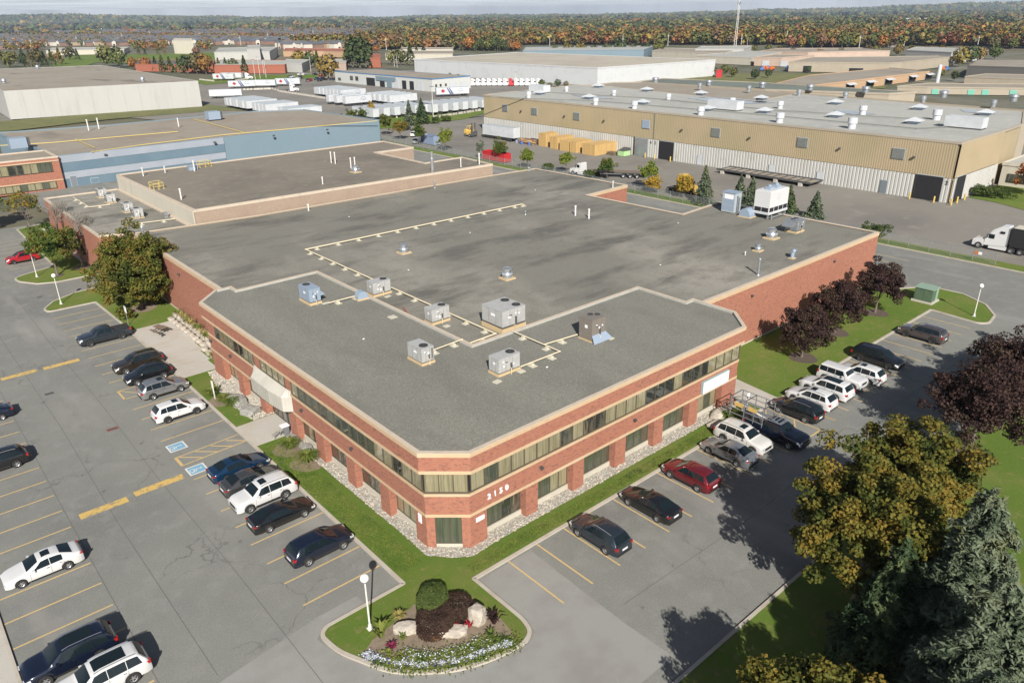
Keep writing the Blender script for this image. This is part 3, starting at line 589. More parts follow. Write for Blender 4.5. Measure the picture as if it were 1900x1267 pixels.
# pillars, lower windows, sills on the right front
pxs = [(31.4,32.62),(36.4,37.64),(41.38,42.7),(46.42,47.68),(51.4,52.76)]
def pillar(poly):
    b = MB(); b.prism(poly, .12, 2.75); o = b.build('pillar', 'brick', office)
    b = MB(); b.prism(out(poly if sum(poly[i][0]*poly[(i+1)%len(poly)][1]-poly[(i+1)%len(poly)][0]*poly[i][1] for i in range(len(poly))) > 0 else poly[::-1], .03), 0, .12); b.build('pillar_base', 'cream_wall', o)
for a_, b_ in pxs: pillar([(a_,34.953),(b_,34.953),(b_,35.68),(a_,35.68)])
pillar([Bc,(27.62,34.95),(27.62,35.68),(26.45,35.68),(25.75,35.3)])
pillar([(56.45,34.953),C,(59.5,35.7),(59.1,35.69),(56.45,35.68)])
cut = [27.62]+[v for p in pxs for v in p]+[56.45]
for k in range(0, len(cut), 2):
    x0, x1 = cut[k]+.002, cut[k+1]-.002
    window_strip(office, (x0,35.68), (x1,35.68), .55, 2.74, 4, (.15,.6), seed=k+5)
    b = MB(); b.box(x0, 35.50, 0, x1, 35.677, .52); b.build('window_sill', 'cream_wall', office)
pys = [(41.9,43.2),(46.95,48.28),(52.05,53.5),(57.1,58.5),(63.72,64.95),(68.75,70.05)]
for a_, b_ in pys: pillar([(23.803,a_),(24.53,a_),(24.53,b_),(23.803,b_)])
pillar([A,(24.9,36.6),(24.53,37.0),(24.53,38.4),(23.8,38.4)][::1])
pillar([(23.8,73.75),(24.53,73.75),(24.53,76.2),(25.2,77.4),T])
cut = [38.4]+[v for p in pys for v in p]+[73.75]
for k in range(0, len(cut), 2):
    y0, y1 = cut[k]+.002, cut[k+1]-.002
    if abs(y0-58.5) < .1:   # entrance under the canopy
        o = window_strip(office, (24.53,y1), (24.53,y0), .125, 2.74, 5, (.1,.3), seed=77, name='entrance_glazing')
        b = MB(); b.box(0,-.03,0,.05,0,2.2); b.box(.95,-.03,0,1.0,0,2.2); b.box(0,-.03,2.15,1,0,2.2); b.box(.12,-.09,.95,.16,-.05,1.25); b.build('door', 'door_grey', office, (24.40,60.6,.13), -pi/2)
        continue
    window_strip(office, (24.53,y1), (24.53,y0), .55, 2.74, 4 if y1-y0 > 3 else 3, (.2,.3), seed=k+31)
    b = MB(); b.box(24.36, y0, 0, 24.527, y1, .52); b.build('window_sill', 'cream_wall', office)
# corner bay at ground level
ca, cb = Vector(A), Vector(Bc); cdv = (cb-ca).normalized(); cn = Vector((-cdv.y, cdv.x))
def cpt(s, q): v = ca+cdv*s+cn*q; return (v.x, v.y)
Lc = (cb-ca).length
pillar([cpt(.0,.0), cpt(.62,.0), cpt(.62,.5), cpt(.25,.72)]); pillar([cpt(Lc-.62,.0), cpt(Lc,.0), cpt(Lc-.25,.72), cpt(Lc-.62,.5)])
window_strip(office, cpt(.625,.16), cpt(Lc-.625,.16), .42, 2.74, 2, (.0,1.), seed=2)
b = MB(); wall_run(b, cpt(.625,.06), cpt(Lc-.625,.06), 0, .4, .3); b.build('window_sill', 'cream_wall', office)
# ribbon windows of the upper floor
def up_strip(p0, p1, n, probs, seed): window_strip(office, p0, p1, 4.84, 6.45, n, probs, depth=.12, seed=seed)
up_strip((26.22,34.98), (58.65,34.98), 26, (.52,.12), 11)
up_strip((23.83,57.0), (23.83,37.15), 16, (.55,.12), 12)
up_strip((23.83,63.35), (23.83,58.3), 4, (1.,.0), 14); up_strip((23.83,74.35), (23.83,64.85), 8, (.5,.1), 15)
up_strip(cpt(.05,.03), cpt(Lc-.05,.03), 3, (1.,.0), 16)
up_strip((58.78,35.0), (61.2,37.55), 2, (.2,.2), 17)
for (y0,y1) in ((57.0,58.3),(63.35,64.85),(74.35,76.6)): b = MB(); b.box(23.805,y0,4.70,23.98,y1,6.449); b.build('brick_pier', 'brick', office)
b = MB(); wall_run(b, (26.35,79.25), (23.8,76.6), 4.70, 6.449, .16); b.build('brick_pier', 'brick', office)
b = MB(); wall_run(b, (26.35,79.25), (23.8,76.6), .0, 2.75, .16); b.build('brick_pier', 'brick', office)
# metal canopy over the entrance: three faces, ribbed
can = MB(); cpr = [(23.79,57.35),(23.1,58.0),(22.85,60.2),(22.85,63.9),(23.79,65.2)]
for i in range(len(cpr)-1):
    (x0,y0),(x1,y1) = cpr[i], cpr[i+1]
    L = hypot(x1-x0,y1-y0); n = max(3, int(L/.28))
    for k in range(n):
        s0, s1 = k/n, (k+.86)/n
        for lo, hi, ti, bi in ((2.95, 4.35, 1., 1.), (4.35, 5.02, 1., .12)):
            def P(s, z, f): x, y = x0+(x1-x0)*s, y0+(y1-y0)*s; return (23.79+(x-23.79)*f, y, z)
            can.add([P(s0,lo,ti),P(s1,lo,ti),P(s1,hi,bi if hi > 4.9 else 1),P(s0,hi,bi if hi > 4.9 else 1)], [(0,1,2,3)])
            can.add([P(s1,lo,ti*.985),P((k+1)/n,lo,ti*.985),P((k+1)/n,hi,(bi if hi > 4.9 else 1)*.985),P(s1,hi,(bi if hi > 4.9 else 1)*.985)], [(0,1,2,3)])
can.build('canopy', 'canopy_metal', office)
b = MB(); b.prism([(x,y) for x,y in cpr], 2.90, 2.95); b.build('canopy_soffit', 'dark_void', office)
# wall lamps
def wall_lamp(parent, x, y, z, a):
    b = MB(); b.box(-.13,-.20,-.06,.13,0,.06); b.box(-.10,-.27,-.14,.10,-.18,.02); b.build('wall_lamp', 'steel_dark', parent, (x,y,z), a)
for x in (32.9,43.6): wall_lamp(office, x, 34.95, 3.95, 0)
for y in (55.4,46.9,70.9): wall_lamp(office, 23.8, y, 3.95, -pi/2)
wall_lamp(office, 23.8, 62.2, 2.6, -pi/2)
wall_lamp(office, 23.8, 76.0, 4.0, -pi/2)
# house number and signs
for i, ch in enumerate('2150'):
    text_part('numeral', ch, .62, 'sign_white', office, (27.72+i*.55, 34.94, 3.48), (pi/2,0,0), .03, True)
def panel_sign(x, y, z, w, h, a, lines, name='small_sign', label='', cat='sign', frame='sign_teal', mat='sign_white', t=.04):
    s = thing(name, label, cat, (x,y,z), a)
    b = MB(); b.box(0,-t,0,w,0,h); b.build('board', frame, s)
    b = MB(); b.box(.03,-t-.006,.03,w-.03,-t,h-.03); b.build('face', mat, s)
    return s
s = panel_sign(53.0, 34.95, 3.03, 4.05, 1.2, 0, [], 'company_sign', 'long white box sign with teal edges at the right end of the office', t=.22)
b = MB()
for p, q in zip(arc(.72,.58,.36,100,330,10), arc(.72,.58,.36,100,330,10)[1:]): b.bar((p[0],-.23,p[1]),(q[0],-.23,q[1]),.05,.01)
for p, q in zip(arc(.66,.6,.22,60,250,8), arc(.66,.6,.22,60,250,8)[1:]): b.bar((p[0],-.23,p[1]),(q[0],-.23,q[1]),.04,.01)
b.build('logo', 'sign_teal', s)
b = MB(); R = random.Random(3)                        # two lines of lettering too small to read in the photograph
for row, (z, h, x1) in enumerate(((.62,.13,3.7),(.36,.09,2.9))):
    x = 1.3
    while x < x1:
        w = R.uniform(.05,.09)
        if R.random() > .16: b.box(x,-.234,z,x+w*.45,-.227,z+h*R.choice((1,1,.7))); b.box(x,-.2335,z+h*.55,x+w,-.227,z+h*.72)
        x += w+.035
b.build('lettering', 'sign_text', s)
panel_sign(26.62, 34.95, 2.05, .75, .35, 0, [], 'small_sign', 'small white plaque on the brick corner pillar under the number 2150', frame='sign_white')
panel_sign(23.8, 38.0, 1.9, .4, .75, -pi/2, [], 'small_sign', 'small white notice on the corner pillar of the parking side', frame='sign_white')

# warehouse behind the office
wh = thing('warehouse', 'long single-storey brick warehouse with a flat grey roof behind the office front', 'building', (0,0,0))
WH = [(61.45,42.15),(102.55,42.15),(102.3,67.6),(91.9,66.8),(91.3,85.6),(102.0,86.3),(101.2,109.3),(91.55,110.0),(45.4,111.3),(36.4,112.4),(27.5,113.8),(27.3,79.7),(28.15,79.7),(28.15,78.12),(37.77,78.12),(37.77,49.07),(60.52,49.07),(60.52,42.8),(61.45,42.8)]
b = MB(); b.prism(WH, .25, 6.98); b.build('wall', 'brick', wh)
b = MB(); b.prism(out(WH,.04), 0, .25); b.build('foundation', 'cream_wall', wh)
b = MB(); b.prism(out(WH,-.1), 7.0, 7.30); b.build('roof', 'roof_membrane', wh)
b = MB(); ring(b, WH, .3, 6.98, 7.42, 0, .05); b.build('stone_trim', 'stone_trim', wh)
b = MB(); ring(b, WH, .42, 7.42, 7.50, 0, .06); b.build('parapet_cap', 'parapet_cap', wh)
for x in (72,90.6,100.9): wall_lamp(wh, x, 42.15, 6.0 if x != 100.9 else 3.0, 0)
wall_lamp(wh, 27.3, 95, 6.0, -pi/2)
# taller middle section
mid = thing('raised_warehouse', 'taller brick warehouse section with a brown flat roof and cream end wall', 'building', (0,0,0))
M_ = [(36.25,112.9),(91.3,110.4),(91.95,120.7),(83.0,120.6),(82.9,138.1),(92.1,137.9),(92.3,150.2),(36.1,151.2)]
b = MB(); b.prism(M_, 0, 9.1); b.build('wall', 'brick_pale', mid)
b = MB(); b.prism([(36.08,113.1),(36.22,113.1),(36.0+.1,151),(35.95,151)], 0, 9.25); b.build('cream_end_wall', 'cream_wall', mid)
b = MB(); b.prism(out(M_,-.1), 9.1, 9.3); b.build('roof', 'roof_brown' if 'roof_brown' in MAT else pm('roof_brown', (.19,.165,.13), .95, var=[(.06,5,(.14,.125,.1),.45,.65),(.6,6,(.23,.20,.16),.5,.75)]).name, mid)
b = MB(); ring(b, M_, .4, 9.1, 9.5, 0, .05); b.build('parapet_cap', 'parapet_cap', mid)
# low wing
low = thing('low_wing', 'low brick wing with a dark flat roof at the left end of the raised warehouse', 'building', (0,0,0))
LW = [(24.1,118.2),(27.9,116.9),(28.4,115.2),(36.0,114.2),(35.9,151.6),(24.0,152.3)]
b = MB(); b.prism(LW, 0, 6.55); b.build('wall', 'brick', low)
b = MB(); b.prism(out(LW,-.1), 6.55, 6.68); b.build('roof', 'roof_membrane', low)
b = MB(); ring(b, LW, .32, 6.55, 6.9, 0, .05); b.build('parapet_cap', 'parapet_cap', low)

# ---------------- rooftop machinery ----------------
def fan_disc(b, x, y, z, r, m0, m1, m2):
    b.cyl((x,y,z),(x,y,z+.05),r,r,18,m0); b.cyl((x,y,z+.05),(x,y,z+.056),r*.9,r*.9,18,m1)
    for k in range(6):
        a = k*pi/6; b.bar((x-cos(a)*r*.9,y-sin(a)*r*.9,z+.065),(x+cos(a)*r*.9,y+sin(a)*r*.9,z+.065),.02,.01,m2)
    b.cyl((x,y,z+.056),(x,y,z+.075),r*.28,r*.28,10,m2)
def hvac(loc, rz, sx, sy, sz, label, curb=.3, body='unit_grey', fans=((.75,.5,.36),), coil='+x', hood=False, group='rooftop air conditioners'):
    o = thing('rooftop_unit', label, 'air conditioner', loc, rz, group)
    b = MB(); b.box(-.06,-.06,0,sx+.06,sy+.06,curb*.7); b.build('base_curb', 'wood_curb', o)
    b = MB(); b.box(.03,.03,curb*.7,sx-.03,sy-.03,curb, 0); b.build('base_rail', 'steel_dark', o)
    z0 = curb; b = MB(); b.box(0,0,z0,sx,sy,z0+sz); b.box(-.02,-.02,z0+sz,sx+.02,sy+.02,z0+sz+.04); b.build('housing', body, o)
    for fx, fy, r in fans:
        b = MB(); fan_disc(b, fx*sx, fy*sy, z0+sz+.04, r, 0, 1, 2); b.build('condenser_fan', ['steel_dark','dark_void','steel_dark'], o)
    b = MB()
    if coil == '+x': b.box(sx,.08,z0+.08,sx+.012,sy*.47,z0+sz-.1); b.box(sx,sy*.53,z0+.08,sx+.012,sy-.08,z0+sz-.1)
    elif coil == '-x': b.box(-.012,.08,z0+.08,0,sy-.08,z0+sz-.1)
    elif coil == '-y': b.box(sx*.78,-.012,z0+.08,sx-.06,0,z0+sz-.1)
    b.build('condenser_coil', 'coil', o)
    b = MB()
    n = max(3, int(sx/.75))
    for k in range(1, n): b.box(k*sx/n-.012,-.01,z0+.05,k*sx/n+.012,0,z0+sz-.03)
    for k in range(1, 3): b.box(-.01,k*sy/3-.012,z0+.05,0,k*sy/3+.012,z0+sz-.03)
    b.build('panel_seam', 'coil', o)
    b = MB(); R = random.Random(int(loc[0]*10))
    for k in range(4):
        x, z = R.uniform(.1,.75)*sx, z0+R.uniform(.2,.7)*sz; b.box(x,-.016,z,x+R.uniform(.1,.2),-.001,z+R.uniform(.08,.2))
    b.box(-.016,sy*.35,z0+.55*sz,-.001,sy*.55,z0+.7*sz)
    b.build('label_plate', 'sign_white', o)
    b = MB(); b.box(sx*.3,-.03,z0+sz*.62,sx*.42,-.001,z0+sz*.68); b.box(sx*.55,-.12,z0+.1,sx*.6,-.001,z0+.5*sz); b.build('electrical_box', 'steel_dark', o)
    if hood:
        b = MB(); b.add([(sx,.1,z0+sz*.8),(sx,sy-.1,z0+sz*.8),(sx+.55,sy-.1,z0+sz*.35),(sx+.55,.1,z0+sz*.35),(sx,.1,z0+sz*.3),(sx,sy-.1,z0+sz*.3)], [(0,1,2,3),(0,3,4),(1,5,2),(3,2,5,4)])
        b.build('intake_hood', body, o)
    b = MB(); b.cyl((sx*.5,-.25,0),(sx*.5,-.25,.55),.03); b.cyl((sx*.5,-.25,.55),(sx*.5,0,.55),.03); b.build('gas_riser', 'pipe_cream', o)
    return o
ZR, ZW = 7.93, 7.30

# units on the office roof
hvac((31.85,48.45,ZR), 0, 1.25, 2.1, 1.2, 'low grey one-fan rooftop unit, nearer the long left front of the office', coil='-y', fans=((.5,.28,.40),))
hvac((35.25,42.45,ZR), 0, 2.3, 1.25, 1.2, 'low grey one-fan rooftop unit, nearest of all to the right front windows', fans=((.78,.52,.40),))
hvac((45.95,42.15,ZR), 0, 1.75, 1.6, 1.95, 'tall bronze-brown rooftop unit with two small fans and a sloping blue skirt', curb=.15, body='unit_bronze', fans=((.55,.72,.26),(.82,.45,.26)), coil='none')
o = thing('sheet_metal_skirt', 'folded blue-grey metal skirt around the foot of the tall bronze rooftop unit', 'flashing', (45.95,42.15,ZR))
b = MB(); P0 = [(-.25,-.55),(1.75,-.55),(2.25,-.25),(2.25,1.2),(-.25,1.2)]; b.add([(-.25,-.55,.02),(2.2,-.55,.02),(1.8,-.01,.65),(0,-.01,.65),(2.35,1.4,.02),(1.8,1.5,.65)], [(0,1,2,3),(1,4,5,2)]); b.build('skirt_sheet', 'unit_blue', o)
hvac((31.75,68.3,ZR), 0, 1.25, 2.3, 1.35, 'blue-grey rooftop unit with one round fan on the far left of the office roof', curb=.35, body='unit_blue', coil='none', fans=((.5,.75,.40),), hood=True)
# units on the warehouse roof in the inner corner
hvac((38.7,56.6,ZW), 0, 2.1, 1.25, 1.2, 'low grey rooftop unit between the cream gas pipe and the office parapet', curb=.35, fans=((.78,.5,.40),))
hvac((38.75,67.5,ZW), 0, 2.2, 1.25, 1.2, 'low grey rooftop unit behind the round metal hood at the office parapet', curb=.35, fans=((.78,.5,.40),))
hvac((42.35,50.3,ZW), 0, 2.9, 3.05, 1.55, 'largest grey rooftop unit, with two big fans, in the inner corner of the office parapet', curb=.62, fans=((.80,.22,.44),(.80,.76,.44)))
hvac((94.4,49.7,ZW), 0, 2.0, 1.7, 1.35, 'weathered metal rooftop unit with an intake hood near the far right roof corner', curb=.35, body='galv', fans=((.3,.6,.3),(.72,.6,.3)), coil='none')
hoodo = thing('intake_hood', 'pale metal intake hood jutting from the weathered unit near the far right roof corner', 'hood', (93.5,50.0,ZW+.9))
b = MB(); b.add([(0,0,.05),(0,1.5,.05),(.88,1.5,.75),(.88,0,.75),(0,0,0),(0,1.5,0),(.88,1.5,.2),(.88,0,.2)], [(0,1,2,3),(0,3,7,4),(1,5,6,2),(0,4,5,1)]); b.build('hood_sheet', 'galv', hoodo)
# round ventilators
def ventilator(loc, r, h, label, group='round roof ventilators', m='galv'):
    o = thing('roof_ventilator', label, 'vent', loc, 0, group)
    b = MB(); b.box(-r*1.15,-r*1.15,0,r*1.15,r*1.15,.16); b.build('curb', 'wood_curb', o)
    b = MB(); b.lathe([(r*.95,.16),(r*.95,h*.42),(r*1.05,h*.45)], n=20); b.build('throat', m, o)
    b = MB(); b.lathe([(r*.6,h*.40),(r*1.12,h*.44),(r*1.0,h*.62),(r*.82,h*.66),(r*.80,h*.92),(r*.55,h),(.01,h)], n=20); b.build('cap', m, o)
    b = MB(); b.box(-.02,-r*1.02,h*.66,.02,-r*.8,h*.8); b.build('bracket', 'steel_dark', o); return o
ventilator((50.5,79.3,ZW), .62, 1.25, 'shiny round ventilator inside the bend of the long cream gas pipe')
ventilator((53.4,62.4,ZW), .62, 1.35, 'shiny round ventilator standing on a pale patch behind the largest rooftop unit', m='bright_metal')
ventilator((90.0,50.8,ZW), .72, 1.4, 'large shiny ventilator drum beside the weathered unit near the far right corner', m='bright_metal')
ventilator((83.6,48.8,ZW), .45, .95, 'small domed ventilator between the ventilator drum and the tall white flue')
ventilator((68.9,122.4,9.28), .70, 1.3, 'shiny round ventilator on the raised brown roof behind the brick parapet wall', m='bright_metal')
# gooseneck and barrel hoods
def barrel(loc, rz, r, w, label, m='unit_blue'):
    o = thing('barrel_hood', label, 'vent', loc, rz)
    b = MB(); b.box(-r*1.1,-.1,0,r*1.1,w+.1,.14); b.build('curb', 'wood_curb', o)
    b = MB(); pr = [(-r,.14)]+[(r*cos(a),.14+r*1.25*sin(a)) for a in [pi-i*pi/9*.82 for i in range(10)]]+[(r*.9,.14)]
    n = len(pr); b.add([(x,0,z) for x,z in pr]+[(x,w,z) for x,z in pr], [(i,(i+1)%n,n+(i+1)%n,n+i) for i in range(n)]+[tuple(range(n))[::-1], tuple(range(n,2*n))]); b.build('hood', m, o)
    b = MB(); b.box(r*.7,.08,.2,r*.93,w-.08,r*.8); b.build('mouth', 'dark_void', o); return o
barrel((36.7,66.1,ZR), -.1, .62, .85, 'small curved blue-grey hood on a pale base at the office inner parapet')
barrel((98.6,59.6,ZW), pi/2, .95, 1.5, 'large curved blue-grey hood between the grey cabinet and the white cooling tower')
o = thing('gooseneck_vent', 'small blue-grey gooseneck vent beside the long brick parapet at the far right', 'vent', (83.8,44.2,ZW))
b = MB(); b.box(-.35,-.35,0,.35,.35,.12); b.build('curb', 'wood_curb', o)
b = MB(); b.cyl((0,0,.1),(0,0,.8),.24); b.cyl((0,0,.75),(.35,0,.95),.24); b.build('duct', 'unit_blue', o); b = MB(); b.cyl((.34,0,.95),(.62,0,.9),.30,.26); b.build('mouth', 'galv', o)
# cooling tower
o = thing('cooling_tower', 'tall white cooling tower with dark louvres standing on legs near the far roof edge', 'cooling tower', (98.3,56.4,ZW))
b = MB(); b.box(0,0,1.75,5.0,2.5,4.0); b.box(.1,.1,4.0,4.9,2.4,4.08); b.build('casing', 'truck_white', o)
b = MB(); b.box(0,0,1.0,5.0,2.5,1.75); b.build('louvre_band', 'truck_white', o)
b = MB()
for k in range(4): b.box(.15+k*1.22,-.02,1.06,1.22+k*1.22,-.003,1.68); 
for k in range(2): b.box(-.02,.12+k*1.17,1.06,-.003,1.2+k*1.17,1.68)
b.build('louvre', 'dark_void', o)
b = MB(); b.box(-.06,-.06,.7,5.06,2.56,1.0); b.build('basin', 'trailer_white', o)
for (x,y) in ((.15,.15),(4.8,.15),(.15,2.3),(4.8,2.3)): b = MB(); b.cbox(x,y,.35,.18,.18,.7); b.build('leg', 'galv', o)
for x in (1.5,3.4): b = MB(); b.box(x-.45,.8,4.08,x+.45,1.6,4.5); b.cyl((x,1.2,4.5),(x,1.2,4.75),.3); b.build('fan_motor', 'unit_blue', o)
b = MB(); b.box(1.9,-.015,2.7,2.9,-.002,3.6); b.build('access_panel', 'trailer_white', o)
b = MB(); b.cyl((.4,-.3,.3),(3.8,-.3,.3),.1); b.cyl((.4,-.3,.0),(.4,-.3,.7),.1); b.build('water_pipe', 'galv', o)
# grey cabinet
o = thing('equipment_cabinet', 'tall blue-grey equipment cabinet left of the white cooling tower', 'cabinet', (97.9,61.9,ZW))
b = MB(); b.box(0,0,.1,1.7,2.2,3.0); b.build('body', 'trailer_roof', o); b = MB(); b.box(-.08,-.08,3.0,1.78,2.28,3.1); b.build('lid', 'unit_blue', o)
b = MB(); b.box(-.03,.3,2.1,-.003,1.8,2.75); b.build('sign_plate', 'sign_white', o)
for z in (.35,1.3): b = MB(); b.box(-.02,.08,z,-.002,2.1,z+.85); b.build('door', 'unit_blue', o)
b = MB(); b.cyl((.5,-.25,.1),(.5,-.25,2.6),.07); b.cyl((.9,-.25,.1),(.9,-.25,2.4),.07); b.cyl((.5,-.25,2.6),(.5,0,2.6),.07); b.build('riser_pipe', 'galv', o)
# flues and vent pipes
def pipe(loc, h, r, label, m='white_paint', capk=1.5, group='upright roof vent pipes'):
    o = thing('vent_pipe', label, 'pipe', loc, 0, group)
    b = MB(); b.cyl((0,0,0),(0,0,.12),r*2,r*1.4,12); b.build('collar', 'galv', o)
    b = MB(); b.cyl((0,0,.1),(0,0,h),r); b.build('tube', m, o)
    b = MB(); b.cyl((0,0,h-.02),(0,0,h+.14),r*capk,r*capk*.8,12); b.build('rain_cap', m, o); return o
pipe((75.2,43.5,ZW), 1.9, .13, 'tall galvanised flue with a cap at the long right-hand parapet', 'galv')
pipe((80.3,77.8,ZW), 1.35, .12, 'left of a pair of white pipes in the middle of the warehouse roof')
pipe((80.4,75.1,ZW), 1.3, .12, 'right of a pair of white pipes in the middle of the warehouse roof')
pipe((75.2,83.4,ZW), .45, .08, 'short stub pipe beside the end of the gas pipe', 'galv')
pipe((99.3,109.0,ZW), .55, .14, 'short capped pipe at the rear peak of the warehouse roof', 'galv')
pipe((99.3,87.25,ZW), 1.0, .08, 'thin white pipe at the rear edge beside the loading recess')
pipe((52.5,109.2,ZW), .9, .12, 'short pipe with a dark base at the foot of the pinkish brick wall')
pipe((76.7,108.9,ZW), 1.2, .12, 'galvanised pipe with a cap standing against the right part of the pinkish brick wall', 'galv')
pipe((28.4,112.2-.6,ZW), 1.35, .17, 'shiny capped flue at the left rear corner of the dark warehouse roof', 'bright_metal')
pipe((80.9,48.9,ZW), .35, .06, 'tiny white stub pipe left of the small domed ventilator')
for x, y, h, r, lb in ((70.55,134.4,2.0,.11,'far left of four white pipes in two pairs on the raised roof'),(70.6,132.9,2.1,.11,'second from the left of four white pipes in two pairs on the raised roof'),(70.5,126.8,1.8,.11,'third from the left of four white pipes in two pairs on the raised roof'),(70.4,125.1,2.1,.11,'far right of four white pipes in two pairs on the raised roof'),
    (85.7,112.9,1.5,.10,'thin white pipe right of the thick steel stack'),(89.7,112.4,2.0,.12,'tall white pipe at the right end of the raised roof'),(48,145,1.8,.12,'white pipe beside the blue wall, left of the two pairs'),(37.7,122.3,1.6,.12,'tall pipe at the near left corner of the raised roof'),(59.5,117.2,1.1,.1,'white pipe beside the round ventilator on the raised roof'),(39.5,147,1.4,.10,'white pipe near the left end of the blue wall'),(43.5,147.5,1.1,.09,'short white pipe in front of the blue and white wall')):
    pipe((x,y,9.28), h, r, lb)
o = thing('steel_stack', 'thick shiny steel stack rising behind the brick parapet of the raised roof', 'chimney', (79.0,112.6,9.28))
b = MB(); b.cyl((0,0,0),(0,0,2.4),.33,.33,16); b.build('lower_tube', 'bright_metal', o); b = MB(); b.cyl((0,0,2.4),(0,0,2.6),.36,.24,16); b.cyl((0,0,2.6),(0,0,3.6),.24,.24,16); b.build('upper_tube', 'bright_metal', o)
# gas pipe on pale sleepers
def gasrun(pts, z, label, step=2.9, r=.055, zz=.28):
    o = thing('gas_pipe', label, 'pipe', (pts[0][0],pts[0][1],z)); x0, y0 = pts[0]
    for p, q in zip(pts, pts[1:]):
        b = MB(); b.cyl((p[0]-x0,p[1]-y0,zz),(q[0]-x0,q[1]-y0,zz),r,r,8); b.sphere((q[0]-x0,q[1]-y0,zz), r*1.3, 0, 8); b.build('pipe_run', 'pipe_cream', o)
        L = hypot(q[0]-p[0],q[1]-p[1]); n = max(1,int(L/step)); a = atan2(q[1]-p[1],q[0]-p[0])
        for k in range(n):
            t = (k+.5)/n; x, y = p[0]+(q[0]-p[0])*t-x0, p[1]+(q[1]-p[1])*t-y0
            c, s_ = cos(a), sin(a)
            w = .22 if abs(c) > .5 else .36; h = .36 if abs(c) > .5 else .22
            b = MB(); b.box(x-w*1.3,y-h*1.3,0,x+w*1.3,y+h*1.3,.04); b.box(x-w*.6,y-h*.6,.04,x+w*.6,y+h*.6,zz-r); b.build('support_block', 'block_pale', o)
    return o
gasrun([(78.6,87.3),(78.6,88.0),(41.55,88.7),(41.5,50.3),(38.3,50.2)], ZW, 'long cream gas pipe on pale blocks that turns the corner across the warehouse roof', r=.075)
gasrun([(33.2,67.1),(37.3,67.05)], ZR, 'short cream pipe from the blue-grey unit to the office parapet', 2)
gasrun([(33.1,50.0),(37.5,50.2)], ZR, 'short cream pipe from the left grey unit to the inner parapet corner', 2)
gasrun([(42.1,48.6),(42.1,42.3),(37.6,42.3)], ZR, 'cream pipe with a bend in front of the largest rooftop unit', 2.2)
gasrun([(45.9,43.9),(42.15,44.3)], ZR, 'cream branch pipe towards the tall bronze unit', 2)
for (x,y,z,w,h,a) in ((36.2,59.8,ZR,.75,.75,0),(34.6,41.9,ZR,.65,.5,.1),(37.3,42.0,ZR,.6,.5,0),(47.9,41.6,ZR,.55,.45,0),(33.3,67.9,ZR,.8,.35,0),(39.6,55.5,ZW,.6,.5,0),(40.0,66.7,ZW,.7,.4,.2)):
    o = b = MB(); b.box(-w/2,-h/2,0,w/2,h/2,.06); o = b.build('paving_slab', 'block_pale', None, (x,y,z), a)
    tag(o, 'pale flat slab lying on the roof beside %s' % ('the inner parapet of the office' if y > 59 and x < 37 and y < 62 else 'the unit nearest the right front' if x < 36 and y < 43 else 'the gas pipe of the right front unit' if y < 42.5 and x < 40 else 'the tall bronze unit' if x > 45 else 'the blue-grey unit at the left' if x < 34 else 'the unit between gas pipe and parapet' if y < 60 else 'the unit behind the round hood'), 'slab', 'pale slabs on the roof')
# pieces of litter and patches on the roof
for i,(x,y,z) in enumerate([(39.4,41.1,ZR),(31.2,56.9,ZR),(46.8,72.8,ZW),(62.6,81,ZW),(70,53.5,ZW),(87.5,64.2,ZW),(55,101,ZW),(88,95,ZW),(78,88.9,ZW)]):
    b = MB(); b.rock((0,0,.06), .11, 0, (1.2,.8,.5), i); o = b.build('roof_drain_cap', 'litter', None, (x,y,z)); tag(o, 'small white plastic cap on the open roof', 'cap', 'small white caps on the roofs')
# low wing units
for (x,y,r_,lb) in ((31.3,125.7,0,'pale cube condenser on the low wing, nearest the tree'),(31.3,130.9,0,'pale cube condenser on the low wing, second from the tree'),(31.2,140.3,0,'pale cube condenser on the low wing, third from the tree'),(31.3,145.9,0,'pale cube condenser on the low wing, nearest the blue wall')):
    hvac((x,y,6.68), r_, 1.35, 1.7, 1.25, lb, curb=.22, coil='-x' , fans=((.5,.5,.42),), group='cube condensers on the low wing')
gasrun([(27.9,148.8),(27.9,138.6),(31,138.2)], 6.68, 'thin cream pipe around the rear pair of condensers on the low wing')
gasrun([(31.2,125.2),(29.4,121.6),(35.5,120.3)], 6.68, 'thin cream pipe from the front condensers to the cream wall')
o = thing('gooseneck_vent', 'small white vent cowl at the foot of the cream wall', 'vent', (35.2,123.3,6.68)); b = MB(); b.box(-.3,-.3,0,.3,.3,.5); b.box(-.35,-.45,.45,.35,.3,.85); b.build('cowl', 'galv', o)
# yellow guard rails
def railbox(loc, rz, w, d, label):
    o = thing('guard_rail', label, 'railing', loc, rz)
    for (p, q) in (((0,0),(w,0)),((w,0),(w,d)),((w,d),(0,d)),((0,d),(0,0))):
        b = MB()
        for z in (.5,1.05): b.bar((*p,z),(*q,z),.06)
        b.build('rail', 'rail_yellow', o)
    for p in ((0,0),(w,0),(w,d),(0,d),(w/2,0)): b = MB(); b.bar((*p,0),(*p,1.05),.06); b.cbox(p[0],p[1],.04,.3,.3,.08); b.build('post', 'rail_yellow', o)
railbox((36.9,132.9,9.28), 0, 1.6, 2.2, 'yellow guard rail around the hatch at the left edge of the raised roof')
railbox((50.1,148.0,9.28), 0, 2.2, 1.4, 'yellow guard rail at the rear of the raised roof against the blue wall')
o = thing('roof_box', 'low blue-grey box vent on the raised roof near the yellow guard rail', 'vent', (47.5,146.2,9.28)); b = MB(); b.box(0,0,0,1.6,1.0,.7); b.box(-.1,-.1,.7,1.7,1.1,.78); b.build('housing', 'unit_blue', o)
o = thing('access_ladder', 'rusty orange ladder leaning on the office parapet between the two low units', 'ladder', (38.3,60.3,ZW)); b = MB()
